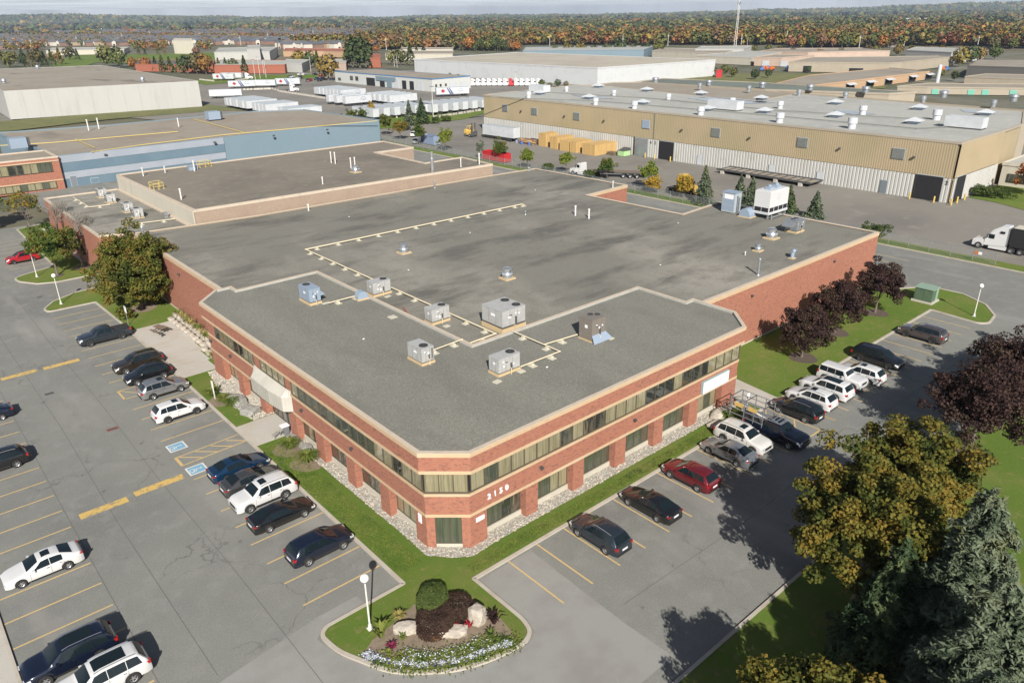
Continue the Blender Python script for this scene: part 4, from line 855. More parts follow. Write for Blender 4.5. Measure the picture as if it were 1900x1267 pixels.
for s_ in (0,.42): b.bar((.25,s_,0),(-.35,s_,1.1),.05)
b.build('side_rail', 'roof_rust', o); b = MB()
for k in range(5): b.bar((.15-k*.12,0,.15+k*.22),(.15-k*.12,.42,.15+k*.22),.04)
b.build('rungs', 'roof_rust', o)

# ---------------- vehicles ----------------
def interp(pts, x):
    if x <= pts[0][0]: return pts[0][1]
    for (a, b), (c, d) in zip(pts, pts[1:]):
        if x <= c: t = (x-a)/(c-a); return b+(d-b)*t
    return pts[-1][1]
def smooth_curve(pts, x, k=.09):
    return (interp(pts,x-k)+2*interp(pts,x)+interp(pts,x+k))/4
SPEC = {
 'sedan': dict(L=4.85,W=1.85,R=.33,wx=(.95,3.78),sill=.24,top=[(0,.55),(.06,.68),(.5,.80),(1.35,.97),(2.2,1.38),(2.75,1.45),(3.35,1.42),(3.6,1.36),(4.35,1.08),(4.75,1.03),(4.85,.75)],belt=[(0,.52),(.06,.62),(.5,.74),(1.35,.90),(4.3,.99),(4.75,.97),(4.85,.68)],cab=(1.35,2.25,3.5,4.32),side=(1.62,2.32,3.62,4.02),pil=(2.82,3.62),roofw=.69,ends=(.22,.16)),
 'suv': dict(L=4.65,W=1.87,R=.36,wx=(.92,3.63),sill=.30,top=[(0,.62),(.05,.86),(.5,.99),(1.2,1.10),(1.95,1.58),(2.4,1.67),(3.4,1.66),(3.95,1.60),(4.12,1.52),(4.52,1.12),(4.6,1.0),(4.65,.72)],belt=[(0,.58),(.05,.78),(.5,.92),(1.2,1.02),(4.1,1.12),(4.5,1.08),(4.6,.94),(4.65,.66)],cab=(1.18,2.02,4.02,4.52),side=(1.46,2.08,4.16,3.98),pil=(2.62,3.52),roofw=.72,ends=(.20,.15)),
 'big_suv': dict(L=5.0,W=1.98,R=.39,wx=(.98,3.9),sill=.33,top=[(0,.66),(.05,.95),(.5,1.08),(1.3,1.17),(2.0,1.66),(2.5,1.77),(3.8,1.76),(4.35,1.70),(4.55,1.60),(4.88,1.15),(4.95,1.05),(5.0,.75)],belt=[(0,.62),(.05,.87),(.5,1.0),(1.3,1.10),(4.5,1.16),(4.88,1.10),(4.95,.98),(5.0,.7)],cab=(1.32,2.05,4.45,4.86),side=(1.6,2.12,4.55,4.4),pil=(2.75,3.75),roofw=.73,ends=(.18,.13)),
 'minivan': dict(L=5.15,W=1.98,R=.36,wx=(1.0,4.0),sill=.26,top=[(0,.6),(.05,.80),(.4,.94),(1.1,1.10),(1.95,1.62),(2.5,1.74),(4.2,1.72),(4.6,1.66),(4.8,1.55),(5.05,1.1),(5.15,.7)],belt=[(0,.55),(.05,.72),(.4,.86),(1.1,1.0),(4.8,1.06),(5.05,1.0),(5.15,.65)],cab=(1.12,2.0,4.7,5.02),side=(1.45,2.08,4.75,4.65),pil=(2.75,3.85),roofw=.76,ends=(.13,.06)),
 'jeep': dict(L=4.6,W=1.80,R=.41,wx=(.78,3.72),sill=.42,top=[(0,.9),(.04,1.12),(1.35,1.22),(1.42,1.24),(1.82,1.78),(1.95,1.82),(4.3,1.82),(4.42,1.80),(4.5,1.25),(4.6,.8)],belt=[(0,.86),(.04,1.06),(1.35,1.15),(4.45,1.2),(4.5,1.18),(4.6,.75)],cab=(1.42,1.84,4.4,4.49),side=(1.66,1.95,4.36,4.34),pil=(2.72,3.55),roofw=.84,ends=(.02,.02)),
 'pickup': dict(L=5.75,W=1.98,R=.41,wx=(1.05,4.55),sill=.42,top=[(0,.75),(.05,1.08),(.5,1.18),(1.5,1.26),(2.15,1.74),(2.55,1.83),(3.45,1.82),(3.62,1.76),(3.80,1.30),(3.85,1.26),(5.65,1.26),(5.72,1.2),(5.75,.8)],belt=[(0,.7),(.05,1.0),(.5,1.1),(1.5,1.18),(3.85,1.22),(5.65,1.22),(5.72,1.15),(5.75,.75)],cab=(1.52,2.2,3.6,3.78),side=(1.8,2.28,3.62,3.6),pil=(2.85,3.6),roofw=.75,ends=(.06,.03)),
}
def car_proto(kind, rails=False, sunroof=0, dark_top=False):
    S_ = SPEC[kind]; L, Wd, Rr = S_['L'], S_['W'], S_['R']; hw = Wd/2; cx = L/2
    zt = lambda x: smooth_curve(S_['top'], x); zb = lambda x: min(smooth_curve(S_['belt'], x), zt(x)-.02)
    def wid(x):
        e0, e1 = S_['ends']; k = 1
        if x < .55: k = 1-e0*((.55-x)/.55)**2.2
        if x > L-.5: k = 1-e1*((x-(L-.5))/.5)**2.2
        return hw*k
    Ra = Rr+.055
    def zl(x):
        z = S_['sill'] if .4 < x < L-.4 else S_['sill']-.02
        for w in S_['wx']:
            if abs(x-w) < Ra: z = max(z, Rr+math.sqrt(Ra*Ra-(x-w)**2)-.02)
        return min(z, zb(x)-.12)
    def rw(x):      # half width of the upper edge
        c0, c1, c2, c3 = S_['cab']; w = wid(x); hi = hw*S_['roofw']; lo = w*.90
        if x < c0 or x > c3: return lo
        if x < c1: t = (x-c0)/(c1-c0); return lo+(hi-lo)*t
        if x > c2: t = (c3-x)/(c3-c2); return lo+(hi-lo)*min(1, t)
        return hi
    xs = set([0, .03, .08, .2, .35, L-.03, L-.08, L-.2, L])
    for w in S_['wx']:
        for q in (-1.0,-.93,-.75,-.5,-.2,.2,.5,.75,.93,1.0): xs.add(round(w+Ra*q,3))
        xs.add(round(w-Ra*1.01,3)); xs.add(round(w+Ra*1.01,3))
    for p in S_['top']: xs.add(p[0])
    x = .5
    while x < L: xs.add(round(x,3)); x += .22
    xs = sorted(q for q in xs if 0 <= q <= L)
    def prof(x):
        w, b_, t_, l_ = wid(x), zb(x), zt(x), zl(x); r = rw(x); cr_ = min(.05, max(.004, (t_-b_)*.3))
        m1 = l_+(b_-l_)*.35; m2 = l_+(b_-l_)*.72
        return [(w*.86,l_),(w*.965,l_+.01),(w*1.0,m1),(w*.995,m2),(w*.955,b_),(r,t_-cr_),(r*.86,t_),(r*.45,t_+.012),(0,t_+.018)]
    b = MB(); n = len(xs); P = [prof(x) for x in xs]; k = 9
    vs = []
    for x, pr in zip(xs, P):
        vs += [(x-cx, -y, z) for y, z in pr]+[(x-cx, y, z) for y, z in pr[:-1][::-1]]
    kk = 17
    fs = [(i*kk+j,(i+1)*kk+j,(i+1)*kk+j+1,i*kk+j+1) for i in range(n-1) for j in range(kk-1)]
    fs = [f[::-1] for f in fs]
    b.add(vs, fs, 0, True); b.add(vs[:kk], [tuple(range(kk))], 0); b.add(vs[-kk:], [tuple(range(kk))[::-1]], 0)
    bm_body = b.mesh('body', 'car_paint')
    parts = [('body', bm_body, (0,0,0), 0, [])]
    def side(x, t, s, off=.012):
        w = wid(x)*.955; bb, tt = zb(x), zt(x)-min(.05,max(.004,(zt(x)-zb(x))*.3)); r = rw(x)
        y = w+(r-w)*t; z = bb+(tt-bb)*t
        return (x-cx, s*(y+off), z+off*.35)
    def spatch(name, q, s, mat, nn=5, t0=.03, t1=.93):
        xb0, xt0, xb1, xt1 = q; m = MB(); vv = []
        for i in range(nn+1):
            u = i/nn
            for j in range(3):
                t = t0+(t1-t0)*j/2; a = xb0+(xt0-xb0)*(t-t0)/(t1-t0); c = xb1+(xt1-xb1)*(t-t0)/(t1-t0)
                vv.append(side(a+(c-a)*u, t, s))
        m.add(vv, [((i*3+j),(i+1)*3+j,(i+1)*3+j+1,i*3+j+1) if s < 0 else (i*3+j+1,(i+1)*3+j+1,(i+1)*3+j,i*3+j) for i in range(nn) for j in range(2)], 0, True)
        return (name, m.mesh(name, mat), (0,0,0), 0, [])
    sb0, st0, sb1, st1 = S_['side']; p1, p2 = S_['pil']
    for s in (-1, 1):
        parts.append(spatch('side_window', (sb0, st0, p1-.02, p1-.02), s, 'car_glass'))
        e = p2-.02 if abs(p2-sb1) > .12 else sb1-.03
        parts.append(spatch('side_window', (p1+.02, p1+.02, e, min(e, st1)), s, 'car_glass'))
        if abs(p2-sb1) > .12: parts.append(spatch('side_window', (p2+.02, p2+.02, sb1, st1 if st1 > p2+.1 else p2+.12), s, 'car_glass'))
    def tpatch(name, x0, x1, u1, mat, off=.012, nn=4):
        m = MB(); vv = []
        for i in range(nn+1):
            x = x0+(x1-x0)*i/nn; sl_ = (zt(x+.02)-zt(x-.02))/.04; nl = math.sqrt(1+sl_*sl_)
            for j in range(7):
                u = -1+2*j/6; y = u*u1*rw(x); au = abs(u*u1); zz = zt(x)+.018*(1-au)-(max(0,au-.86)/.14)*min(.05,max(.004,(zt(x)-zb(x))*.3))
                vv.append((x-cx-off*sl_/nl, y, zz+off/nl))
        m.add(vv, [(i*7+j,(i+1)*7+j,(i+1)*7+j+1,i*7+j+1) for i in range(nn) for j in range(6)], 0, True)
        return (name, m.mesh(name, mat), (0,0,0), 0, [])
    c0, c1, c2, c3 = S_['cab']
    parts.append(tpatch('windshield', c0+.06, c1-.08, .90, 'car_glass'))
    if kind in ('sedan',): parts.append(tpatch('rear_window', c2+.02, c3-.08, .86, 'car_glass'))
    else: parts.append(tpatch('rear_window', c2+(.06 if kind != 'jeep' else .02), c3-.02, .86, 'car_glass'))
    if sunroof == 1: parts.append(tpatch('sunroof', c1+.22, c1+.75, .55, 'car_glass', .016))
    if sunroof == 2: parts.append(tpatch('sunroof', c1+.15, c2-.55, .68, 'car_glass', .016, 6))
    if dark_top: parts.append(tpatch('roof_panel', c1-.02, c2+.02, .98, 'black', .014, 8))
    # lamps, grille, bumper trims
    zf = interp(S_['belt'], .12)
    for s in (-1, 1):
        m = MB(); vv = []
        for x in (.02,.16,.34):
            w = wid(x); zz = zb(x)
            vv += [(x-cx-.02 if x < .1 else x-cx, s*(w*.955+.012), zz-.02), (x-cx-.02 if x < .1 else x-cx, s*(w*1.0+.014), zz-.17), (x-cx+.03, s*(w*.62), zz+.035)]
        fsx = [(0,3,4,1),(3,6,7,4),(0,2,5,3),(3,5,8,6)]; m.add(vv, fsx if s < 0 else [f[::-1] for f in fsx]); m.box(-cx-.014, s*hw*.58, zf-.16, -cx+.06, s*hw*.86, zf-.02)
        parts.append(('headlight', m.mesh('headlight', 'head_lamp'), (0,0,0), 0, []))
        m = MB(); zr = interp(S_['belt'], L-.12); h = .13 if kind in ('sedan',) else .24
        w = wid(L-.15); m.box(L-cx-.24, s*(w*.965), zr-h, L-cx-.02, s*(w*.965+.025), zr-.03); m.box(L-cx-.06, s*hw*.72, zr-h, L-cx+.012, s*wid(L-.03)*.97, zr-.03)
        parts.append(('taillight', m.mesh('taillight', 'red_lamp'), (0,0,0), 0, []))
        m = MB(); xm = c0+.42; m.box(xm-cx-.06, s*(hw*.95), zb(xm)+.0, xm-cx+.10, s*(hw*.95+.20), zb(xm)+.14)
        parts.append(('mirror', m.mesh('mirror', 'car_paint'), (0,0,0), 0, []))
        m = MB(); m.box(S_['wx'][0]+Ra+.02-cx, s*(hw*.955), S_['sill']-.03, S_['wx'][1]-Ra-.02-cx, s*(hw*.985), S_['sill']+(.13 if kind != 'sedan' else .06))
        parts.append(('rocker_trim', m.mesh('rocker_trim', 'black'), (0,0,0), 0, []))
        m = MB()
        for xd in (c0+.20, p1, p2 if kind != 'pickup' else 3.62): m.box(xd-cx-.006, s*hw*.96, S_['sill']+.12, xd-cx+.006, s*(hw*1.004), zb(xd)-.04)
        for xd in (p1-.18, p2-.18): m.box(xd-cx-.09, s*hw*.97, zb(xd)-.15, xd-cx+.09, s*(hw*1.012), zb(xd)-.12)
        parts.append(('door_seam', m.mesh('door_seam', 'black'), (0,0,0), 0, []))
        if rails:
            m = MB(); x0, x1 = c1+.1, c2-.15; nn = 6
            for i in range(nn):
                a_, b_ = x0+(x1-x0)*i/nn, x0+(x1-x0)*(i+1)/nn; m.bar((a_-cx, s*hw*.66, zt(a_)+.05), (b_-cx, s*hw*.66, zt(b_)+.05), .035, .035)
            parts.append(('roof_rail', m.mesh('roof_rail', 'bright_metal'), (0,0,0), 0, []))
    m = MB(); m.box(-cx-.012, -hw*.5, zf-.33, -cx+.05, hw*.5, zf-.08); m.box(-cx-.01,-hw*.7,.30,-cx+.05,hw*.7,.40); parts.append(('grille', m.mesh('grille', 'black'), (0,0,0), 0, []))
    m = MB(); m.box(L-cx-.05, -hw*.8, .28, L-cx+.02, hw*.8, .42); m.box(.3-cx, -hw*.84, .22, L-cx-.3, hw*.84, .40); m.box(S_['wx'][0]-cx-Ra, -hw*.8, .3, S_['wx'][0]-cx+Ra, hw*.8, Rr*2+.02); m.box(S_['wx'][1]-cx-Ra, -hw*.8, .3, S_['wx'][1]-cx+Ra, hw*.8, Rr*2+.02)
    parts.append(('underbody', m.mesh('underbody', 'black'), (0,0,0), 0, []))
    m = MB(); m.box(L-cx+.005, -.26, .62 if kind != 'sedan' else .66, L-cx+.03, .26, .76 if kind != 'sedan' else .80); parts.append(('licence_plate', m.mesh('licence_plate', 'plate'), (0,0,0), 0, []))
    if kind == 'pickup':
        m = MB(); m.box(3.95-cx, -hw*.80, .9, L-.12-cx, hw*.80, 1.285); parts.append(('cargo_bed', m.mesh('cargo_bed', 'rubber'), (0,0,0), 0, []))
    # wheels
    t_ = MB(); t_.lathe([(Rr*.58,-.11),(Rr*.97,-.11),(Rr,-.07),(Rr,.07),(Rr*.97,.11),(Rr*.58,.11)], n=20)
    tv = [(x, z, y) for x, y, z in t_.v]; t_.v = tv; tyre = t_.mesh('tyre', 'rubber')
    r_ = MB(); r_.lathe([(.001,.03),(.07,.05),(.09,.02)], n=8); r_.lathe([(Rr*.52,.06),(Rr*.66,.09),(Rr*.66,-.05)], n=20)
    for i in range(5):
        a = i*2*pi/5; r_.bar((cos(a)*.05, sin(a)*.05, .03), (cos(a)*Rr*.6, sin(a)*Rr*.6, .055), .075, .02)
    r_.v = [(x, z, y) for x, y, z in r_.v]; rim = r_.mesh('rim', 'rim')
    d_ = MB(); d_.cyl((0,-.04,0),(0,.0,0),Rr*.6,Rr*.6,16); disc = d_.mesh('hub', 'black')
    for w in S_['wx']:
        for s in (-1, 1):
            parts.append(('wheel', None, (w-cx, s*(hw-.115), Rr), 0 if s > 0 else pi, [('tyre', tyre), ('rim', rim), ('hub', disc)]))
    return dict(parts=parts, kind=kind)
def paint(name, col, rough=.22, metal=.25):
    pm('paint_'+name, col, rough, metal, coat=1.); return 'paint_'+name
pm('car_paint', (.5,.5,.5), .25, .2, coat=1.)
PROTOS = {}
def car(kind, loc, heading, colname, label, rails=False, sunroof=0, dark_top=False, rim=None, tint=None, name=None, group=None, cat=None, dz=0):
    key = (kind, rails, sunroof, dark_top)
    if key not in PROTOS: PROTOS[key] = car_proto(*key)
    nm = name or {'sedan':'sedan','suv':'suv','big_suv':'suv','minivan':'minivan','jeep':'off_road_vehicle','pickup':'pickup_truck'}[kind]
    c = thing(nm, label, cat or {'sedan':'car','pickup':'pickup truck','minivan':'minivan'}.get(kind,'suv'), (loc[0],loc[1],dz), heading+pi, group)
    for pn, me, l, rz, subs in PROTOS[key]['parts']:
        o = link(pn, me, c, l, rz)
        if me is not None and me.materials[0].name == 'car_paint':
            o.material_slots[0].link = 'OBJECT'; o.material_slots[0].material = MAT[colname]
        for sn, sm in subs:
            q = link(sn, sm, o)
            if sn == 'rim' and rim: q.material_slots[0].link = 'OBJECT'; q.material_slots[0].material = MAT[rim]
    return c
paint('white', (.58,.58,.575), .3, 0.); paint('black', (.010,.011,.013)); paint('navy', (.007,.012,.028)); paint('slate', (.022,.030,.040)); paint('graphite', (.07,.07,.072), .25, .5)
paint('silver', (.34,.35,.36), .28, .7); paint('blue', (.008,.035,.085), .2, .4); paint('red', (.16,.012,.018), .2, .4); paint('bright_red', (.40,.012,.022)); paint('brown', (.030,.024,.018)); paint('taupe', (.095,.08,.078), .25, .5); paint('pearl', (.55,.54,.51), .3, 0.)
E_, N_, W_, S__ = 0, pi/2, pi, -pi/2
def cp(px, py, z=.7): return at(px, py, z)
car('pickup', cp(193,620,.8), W_, 'paint_slate', 'dark slate pickup truck backed in beside the tall white sign on a pole', rim='dark_rim')
car('big_suv', cp(255,670,.8), W_, 'paint_brown', 'large dark brown suv with a chrome window line, beside the concrete patio', rails=True)
car('suv', cp(274,691,.8), W_, 'paint_black', 'small black suv between the big brown suv and the silver suv')
car('suv', cp(302,716,.8), E_, 'paint_silver', 'silver suv with roof rails parked between the small black and the white suv', rails=True, sunroof=1)
car('suv', cp(330,757,.8), E_, 'paint_white', 'white suv with a small sunroof alone between the silver suv and the blue accessible symbols', sunroof=1, rim='dark_rim')
car('sedan', cp(442,862,.7), E_, 'paint_blue', 'dark blue fastback sedan nearest the entrance walk', sunroof=2)
car('sedan', cp(466,887,.7), E_, 'paint_graphite', 'dark grey sedan squeezed between the blue sedan and the white suv')
car('big_suv', cp(488,912,.8), W_, 'paint_white', 'white suv backed in among dark cars on the long side of the office', rails=True, sunroof=1)
car('sedan', cp(521,950,.7), E_, 'paint_black', 'black sedan right after the white suv in the row along the office lawn')
car('suv', cp(592,1007,.8), E_, 'paint_navy', 'navy suv at the near end of the row by the corner of the office')
car('sedan', cp(78,1045,.7), W_, 'paint_white', 'white sedan with a square sunroof on the far side of the aisle', sunroof=1)
car('big_suv', cp(128,1210,.85), W_, 'paint_navy', 'large navy suv with bright roof rails at the bottom left', rails=True, sunroof=2)
car('big_suv', cp(187,1253,.85), W_, 'paint_white', 'large white suv with a black glass roof cut by the bottom edge of the photo', rails=True, sunroof=2)
car('suv', cp(-8,855,.8), W_, 'paint_black', 'black suv cut by the left edge of the photo, facing left', rails=True)
car('sedan', cp(-32,770,.7), W_, 'paint_navy', 'dark car of which only the tail shows at the left edge')
car('suv', cp(41,477,.75), W_, 'paint_bright_red', 'bright red small suv with a black roof in the far upper left lot', dark_top=True, rim='dark_rim')
car('suv', cp(1114,986,.8), N_, 'paint_slate', 'dark slate compact suv nose-in, nearest the road corner in the right lot', rails=True)
car('sedan', cp(1207,931,.7), N_, 'paint_black', 'black sedan nose-in between the slate suv and the red suv')
car('suv', cp(1282,877,.8), N_, 'paint_red', 'dark red suv parked nose-in below the office windows')
car('sedan', cp(1353,834,.7), N_, 'paint_silver', 'silver sedan nose-in beside the red suv')
car('big_suv', cp(1379,808,.85), S__, 'paint_pearl', 'white suv with a sunroof backed in between the silver sedan and the work truck', rails=True, sunroof=1)
truck = car('pickup', cp(1440,796,.9), S__, 'paint_navy', 'dark blue work pickup carrying a tall metal ladder rack')
car('suv', cp(1480,756,.8), N_, 'paint_black', 'black suv nose-in next to the yellow hatched zone', rails=True)
car('suv', cp(1506,735,.8), N_, 'paint_white', 'white suv with a roof-rail pair right behind the black suv', rails=True, sunroof=1)
car('big_suv', cp(1534,717,.8), N_, 'paint_white', 'white suv with a long black glass roof in front of the boxy off-roader', sunroof=2)
car('jeep', cp(1563,697,.9), S__, 'paint_white', 'boxy white off-road vehicle facing the drive', rim='dark_rim', cat='off-roader')
car('suv', cp(1598,690,.8), N_, 'paint_white', 'white suv with a dark sunroof behind the boxy off-roader', sunroof=1)
car('minivan', cp(1629,660,.8), S__, 'paint_black', 'black minivan backed in at the end of the white cars', rim='dark_rim')
car('big_suv', cp(1713,616,.8), N_, 'paint_taupe', 'grey-brown suv parked alone near the green transformer', rim='dark_rim')
# glaziers' rack on the work truck
rk = thing('ladder_rack', 'tall open rack of silver tubes mounted over the bed of the dark work pickup', 'rack', (truck.location.x, truck.location.y, 0), truck.rotation_euler.z)
for sx in (-.95,.95):
    b = MB()
    for x in (.9,1.8,2.8,4.2): b.bar((x,sx,1.0),(x,sx*1.02,2.9),.07)
    b.build('upright', 'galv', rk); b = MB()
    for z in (1.35,1.9,2.4,2.9): b.bar((.9,sx,z),(4.3,sx,z),.06)
    b.build('side_rail', 'galv', rk)
for x in (.9,2.8,4.3): b = MB(); b.bar((x,-.95,2.9),(x,.95,2.9),.06); b.build('cross_bar', 'steel_dark', rk)
b = MB()
for x in (-.6,-.2,.2): b.bar((x,-.7,1.95),(x,.7,1.95),.06)
b.bar((-.75,-.72,1.95),(.9,-.72,1.95),.06); b.bar((-.75,.72,1.95),(.9,.72,1.95),.06); b.bar((-.75,-.72,1.95),(-.75,.72,1.95),.06); b.bar((-.6,-.72,1.95),(.9,-.85,2.5),.05); b.bar((-.6,.72,1.95),(.9,.85,2.5),.05); b.build('cab_guard', 'galv', rk)
for y,c in ((-.3,'galv'),(.0,'white_paint'),(.35,'galv')): b = MB(); b.bar((1.0,y,1.5),(4.3,y*1.3,2.0),.16,.08); b.build('carried_tube', c, rk)
b = MB(); b.box(1.1,-.7,1.32,3.0,.6,1.55); b.build('cargo', 'steel_dark', rk)
for (x,y,w) in ((2.9,.97,.9),(1.5,.97,.9)): b = MB(); b.box(x,y,2.2,x+w,y+.03,2.6); b.build('yellow_board', 'worn_yellow', rk)
b = MB(); b.bar((4.3,-.9,1.0),(5.0,-.9,1.9),.06); b.bar((4.3,.9,1.0),(5.0,.9,1.9),.06); b.bar((5.0,-.9,1.9),(5.0,.9,1.9),.06); b.bar((4.3,-.9,2.2),(5.0,-.9,1.9),.05); b.bar((4.3,.9,2.2),(5.0,.9,1.9),.05); b.build('tail_frame', 'steel_dark', rk)

# ---- heavy trucks ----
wt = MB(); wt.lathe([(.28,-.14),(.50,-.14),(.52,-.1),(.52,.1),(.50,.14),(.28,.14)], n=16); wt.v = [(x,z,y) for x,y,z in wt.v]; TT = wt.mesh('tyre', 'rubber')
wr = MB(); wr.lathe([(.001,.06),(.12,.10),(.14,.02),(.27,.06),(.29,.12)], n=14); wr.v = [(x,z,y) for x,y,z in wr.v]; TR_ = wr.mesh('rim', 'rim')
def hub(parent, x, y, s):
    w = link('wheel', None, parent, (x,y,.52), 0 if s > 0 else pi); link('tyre', TT, w); link('rim', TR_, w)
def tractor(loc, rz, col, label, sleeper=True, group=None, wheels=True, name='semi_tractor'):
    """cab nose towards -x"""
    t = thing(name, label, 'truck', (*loc,0), rz, group)
    b = MB(); b.box(1.2,-.5,.6,7.2,.5,.95); b.box(0.2,-1.0,.55,1.6,1.0,.9); b.build('chassis', 'steel_dark', t)
    b = MB()   # hood, cab and sleeper as one shaped shell
    pr = [(0,.45),(0,1.25),(.15,1.5),(1.55,1.85),(1.75,1.95),(2.25,2.75)]+([(2.6,3.3),(3.6,3.95),(4.6,4.0),(4.65,3.9),(4.65,1.0)] if sleeper else [(2.5,2.95),(3.3,3.0),(3.4,2.9),(3.4,1.0)])+[(1.75,.75),(1.6,.45)]
    def wy(x): return 1.05 if x < .2 else 1.08 if x < 1.7 else 1.18
    n = len(pr); vs = [(x,-wy(x)*(0.86 if z > 2.7 else 1),z) for x,z in pr]+[(x,wy(x)*(0.86 if z > 2.7 else 1),z) for x,z in pr]
    b.add(vs, [((i+1)%n,i,n+i,n+(i+1)%n) for i in range(n)]); b.add(vs[:n], [tuple(range(n))[::-1]]); b.add(vs[n:], [tuple(range(n))])
    me = b.mesh('cab', col); o = link('cab', me, t)
    b = MB(); b.add([(1.80,-1.0,2.06),(1.80,1.0,2.06),(2.20,.93,2.70),(2.20,-.93,2.70)], [(0,3,2,1)]); b.v = [(x-.03,y,z+.02) for x,y,z in b.v]; b.build('windshield', 'car_glass', t)
    for s in (-1,1):
        b = MB(); b.box(2.2,s*1.17,1.95,3.0,s*1.2,2.6); b.build('side_window', 'car_glass', t)
        if sleeper: b = MB(); b.box(3.7,s*1.02,2.95,4.3,s*1.2,3.25); b.build('sleeper_window', 'car_glass', t)
        b = MB(); b.box(2.4,s*.75,.35,4.9,s*1.12,.95); b.build('side_skirt', col, t)
        b = MB(); b.box(1.95,s*1.25,2.0,2.1,s*1.45,2.6); b.build('mirror', 'steel_dark', t)
        b = MB(); b.box(-.02,s*.65,.95,.1,s*1.0,1.2); b.build('headlight', 'head_lamp', t)
        if wheels:
            hub(t, 1.0, s*1.05, s); hub(t, 5.6, s*1.05, s); hub(t, 6.9, s*1.05, s)
    b = MB(); b.box(-.03,-.55,.8,.02,.55,1.45); b.build('grille', 'chrome', t)
    if sleeper: b = MB(); b.box(4.66,-1.0,1.1,4.9,1.0,3.8); b.build('cab_fairing', 'galv', t)
    return t
def trailer(loc, rz, label, L=16.0, side='trailer_white', group='white semi trailers in the truck yard', logo=None, wheels=2, name='semi_trailer', roof='trailer_roof', cat='trailer', legs=True):
    """front end at origin, body along +x"""
    t = thing(name, label, cat, (*loc,0), rz, group)
    b = MB(); b.box(0,-1.28,1.15,L,1.28,4.08); b.build('body', side, t)
    b = MB(); b.box(.02,-1.26,4.08,L-.02,1.26,4.11); b.build('roof', roof, t)
    b = MB(); b.box(.3,-.5,.95,L-.2,.5,1.14); 
    for k in range(wheels):
        x = L-1.6-k*1.3
        for s in (-1,1): b.cyl((x,s*1.0,.5),(x,s*1.26,.5),.5,.5,12)
    if legs: b.bar((3.,-.9,0),(3.,-.9,1.1),.15); b.bar((3.,.9,0),(3.,.9,1.1),.15)
    b.build('running_gear', 'rubber', t)
    b = MB(); b.box(L-.01,-1.2,1.25,L+.03,-.02,3.95); b.box(L-.01,.02,1.25,L+.03,1.2,3.95); b.build('rear_doors', side, t)
    if logo:
        for s in (-1,1):
            y = s*1.29; b = MB()
            if logo in ('arc','both'):
                cx = L-4.2; pts = arc(cx, 2.1, 1.5, 20, 165, 10)
                for p,q in zip(pts,pts[1:]): b.bar((p[0],y,p[1]*1),(q[0],y,q[1]*1),.03,.16)
                b.build('swoosh_mark', 'arc_grey', t); b = MB()
                for k in range(3): b.box(cx-.9+k*.75,min(y,y-s*.0)-.01,2.15,cx-.45+k*.75,y+.01,2.65)
                b.build('lettering', 'arc_grey', t)
            if logo in ('leaf','both'):
                cx, cz = 3.2, 2.6; P = [(0,1.15),(.28,.62),(.6,.8),(.5,.25),(1.0,.42),(.86,.1),(1.1,-.08),(.45,-.5),(.5,-.72),(.06,-.62),(.06,-1.1)]
                P = P+[(-a,c) for a,c in P[::-1]]; b = MB()
                b.add([(cx+a*1.0,y+s*.01,cz+c*1.0) for a,c in P], [tuple(range(len(P)))]); b.build('leaf_mark', 'leaf_red', t); b = MB()
                for k in range(2): b.add([(5.0+k*1.0,y+s*.01,4.0),(5.5+k*1.0,y+s*.01,4.0),(7.4+k*1.0,y+s*.01,1.2),(6.5+k*1.0,y+s*.01,1.2)], [(0,1,2,3)])
                b.build('stripe_mark', 'stripe_navy', t)
    return t
# right edge: white tractor with a black box, driving left (towards +y)
x0, y0 = at(1790,455)
tt = tractor((133.2,39.6), -pi/2, 'truck_white', 'white sleeper semi tractor driving past the chain-link fence at the right edge')
t2 = trailer((133.2,39.6-5.3), -pi/2, 'long black box trailer with a pale roof behind the white sleeper tractor', side='black', roof='cream_wall', group=None)
# flatbed with white day cab behind the warehouse
tractor((130.3,127.5), -pi/2+.10, 'truck_white', 'white day-cab tractor pulling an empty flatbed behind the dark roof', sleeper=False)
o = thing('flatbed_trailer', 'empty dark flatbed trailer hitched to the white day-cab tractor', 'trailer', (130.8,123,0), -pi/2+.6)
b = MB(); b.box(.3,-1.25,1.2,13.2,1.25,1.4); b.build('deck', 'wood_dark', o); b = MB(); b.box(.5,-.5,.9,13,.5,1.2); b.box(.3,-1.3,1.15,13.2,-1.25,1.42); b.box(.3,1.25,1.15,13.2,1.3,1.42); b.build('frame', 'steel_dark', o)
for x in (8.6,10.2,11.8):
    for s in (-1,1): hub(o, x, s*1.05, s)
# yellow sleeper tractor behind the trees
tractor((131.8,92.2), pi/2, 'yellow_truck', 'yellow sleeper semi tractor parked behind the yellowing trees')
# white trailer and forklift at the tan warehouse
trailer((153.4,188.5), -pi/2+.03, 'white box trailer standing in front of the tan metal warehouse beside the yellow forklift', L=14.2, group=None)
o = thing('forklift', 'big yellow forklift with a dark mast facing the white box trailer', 'forklift', (151.2,193.6,0), -pi/2)
b = MB(); b.box(-1.7,-1.1,.6,1.4,1.1,1.6); b.box(-1.7,-1.1,1.6,-.7,1.1,2.2); b.build('body', 'forklift_yellow', o)
b = MB()
for x in (-.6,.9):
    for s in (-1,1): b.bar((x,s*.9,1.6),(x*.8,s*.85,3.2),.1)
b.box(-.65,-.95,3.2,.9,.95,3.3); b.build('cab_frame', 'forklift_yellow', o)
b = MB(); b.bar((1.75,-.6,.3),(1.75,-.6,4.4),.25); b.bar((1.75,.6,.3),(1.75,.6,4.4),.25); b.box(1.6,-.7,3.2,1.9,.7,3.4); b.box(1.85,-1.3,.4,2.0,1.3,1.8); b.build('mast', 'steel_dark', o)
for x in (-1.1,1.0):
    for s in (-1,1): hub(o, x, s*1.05, s)
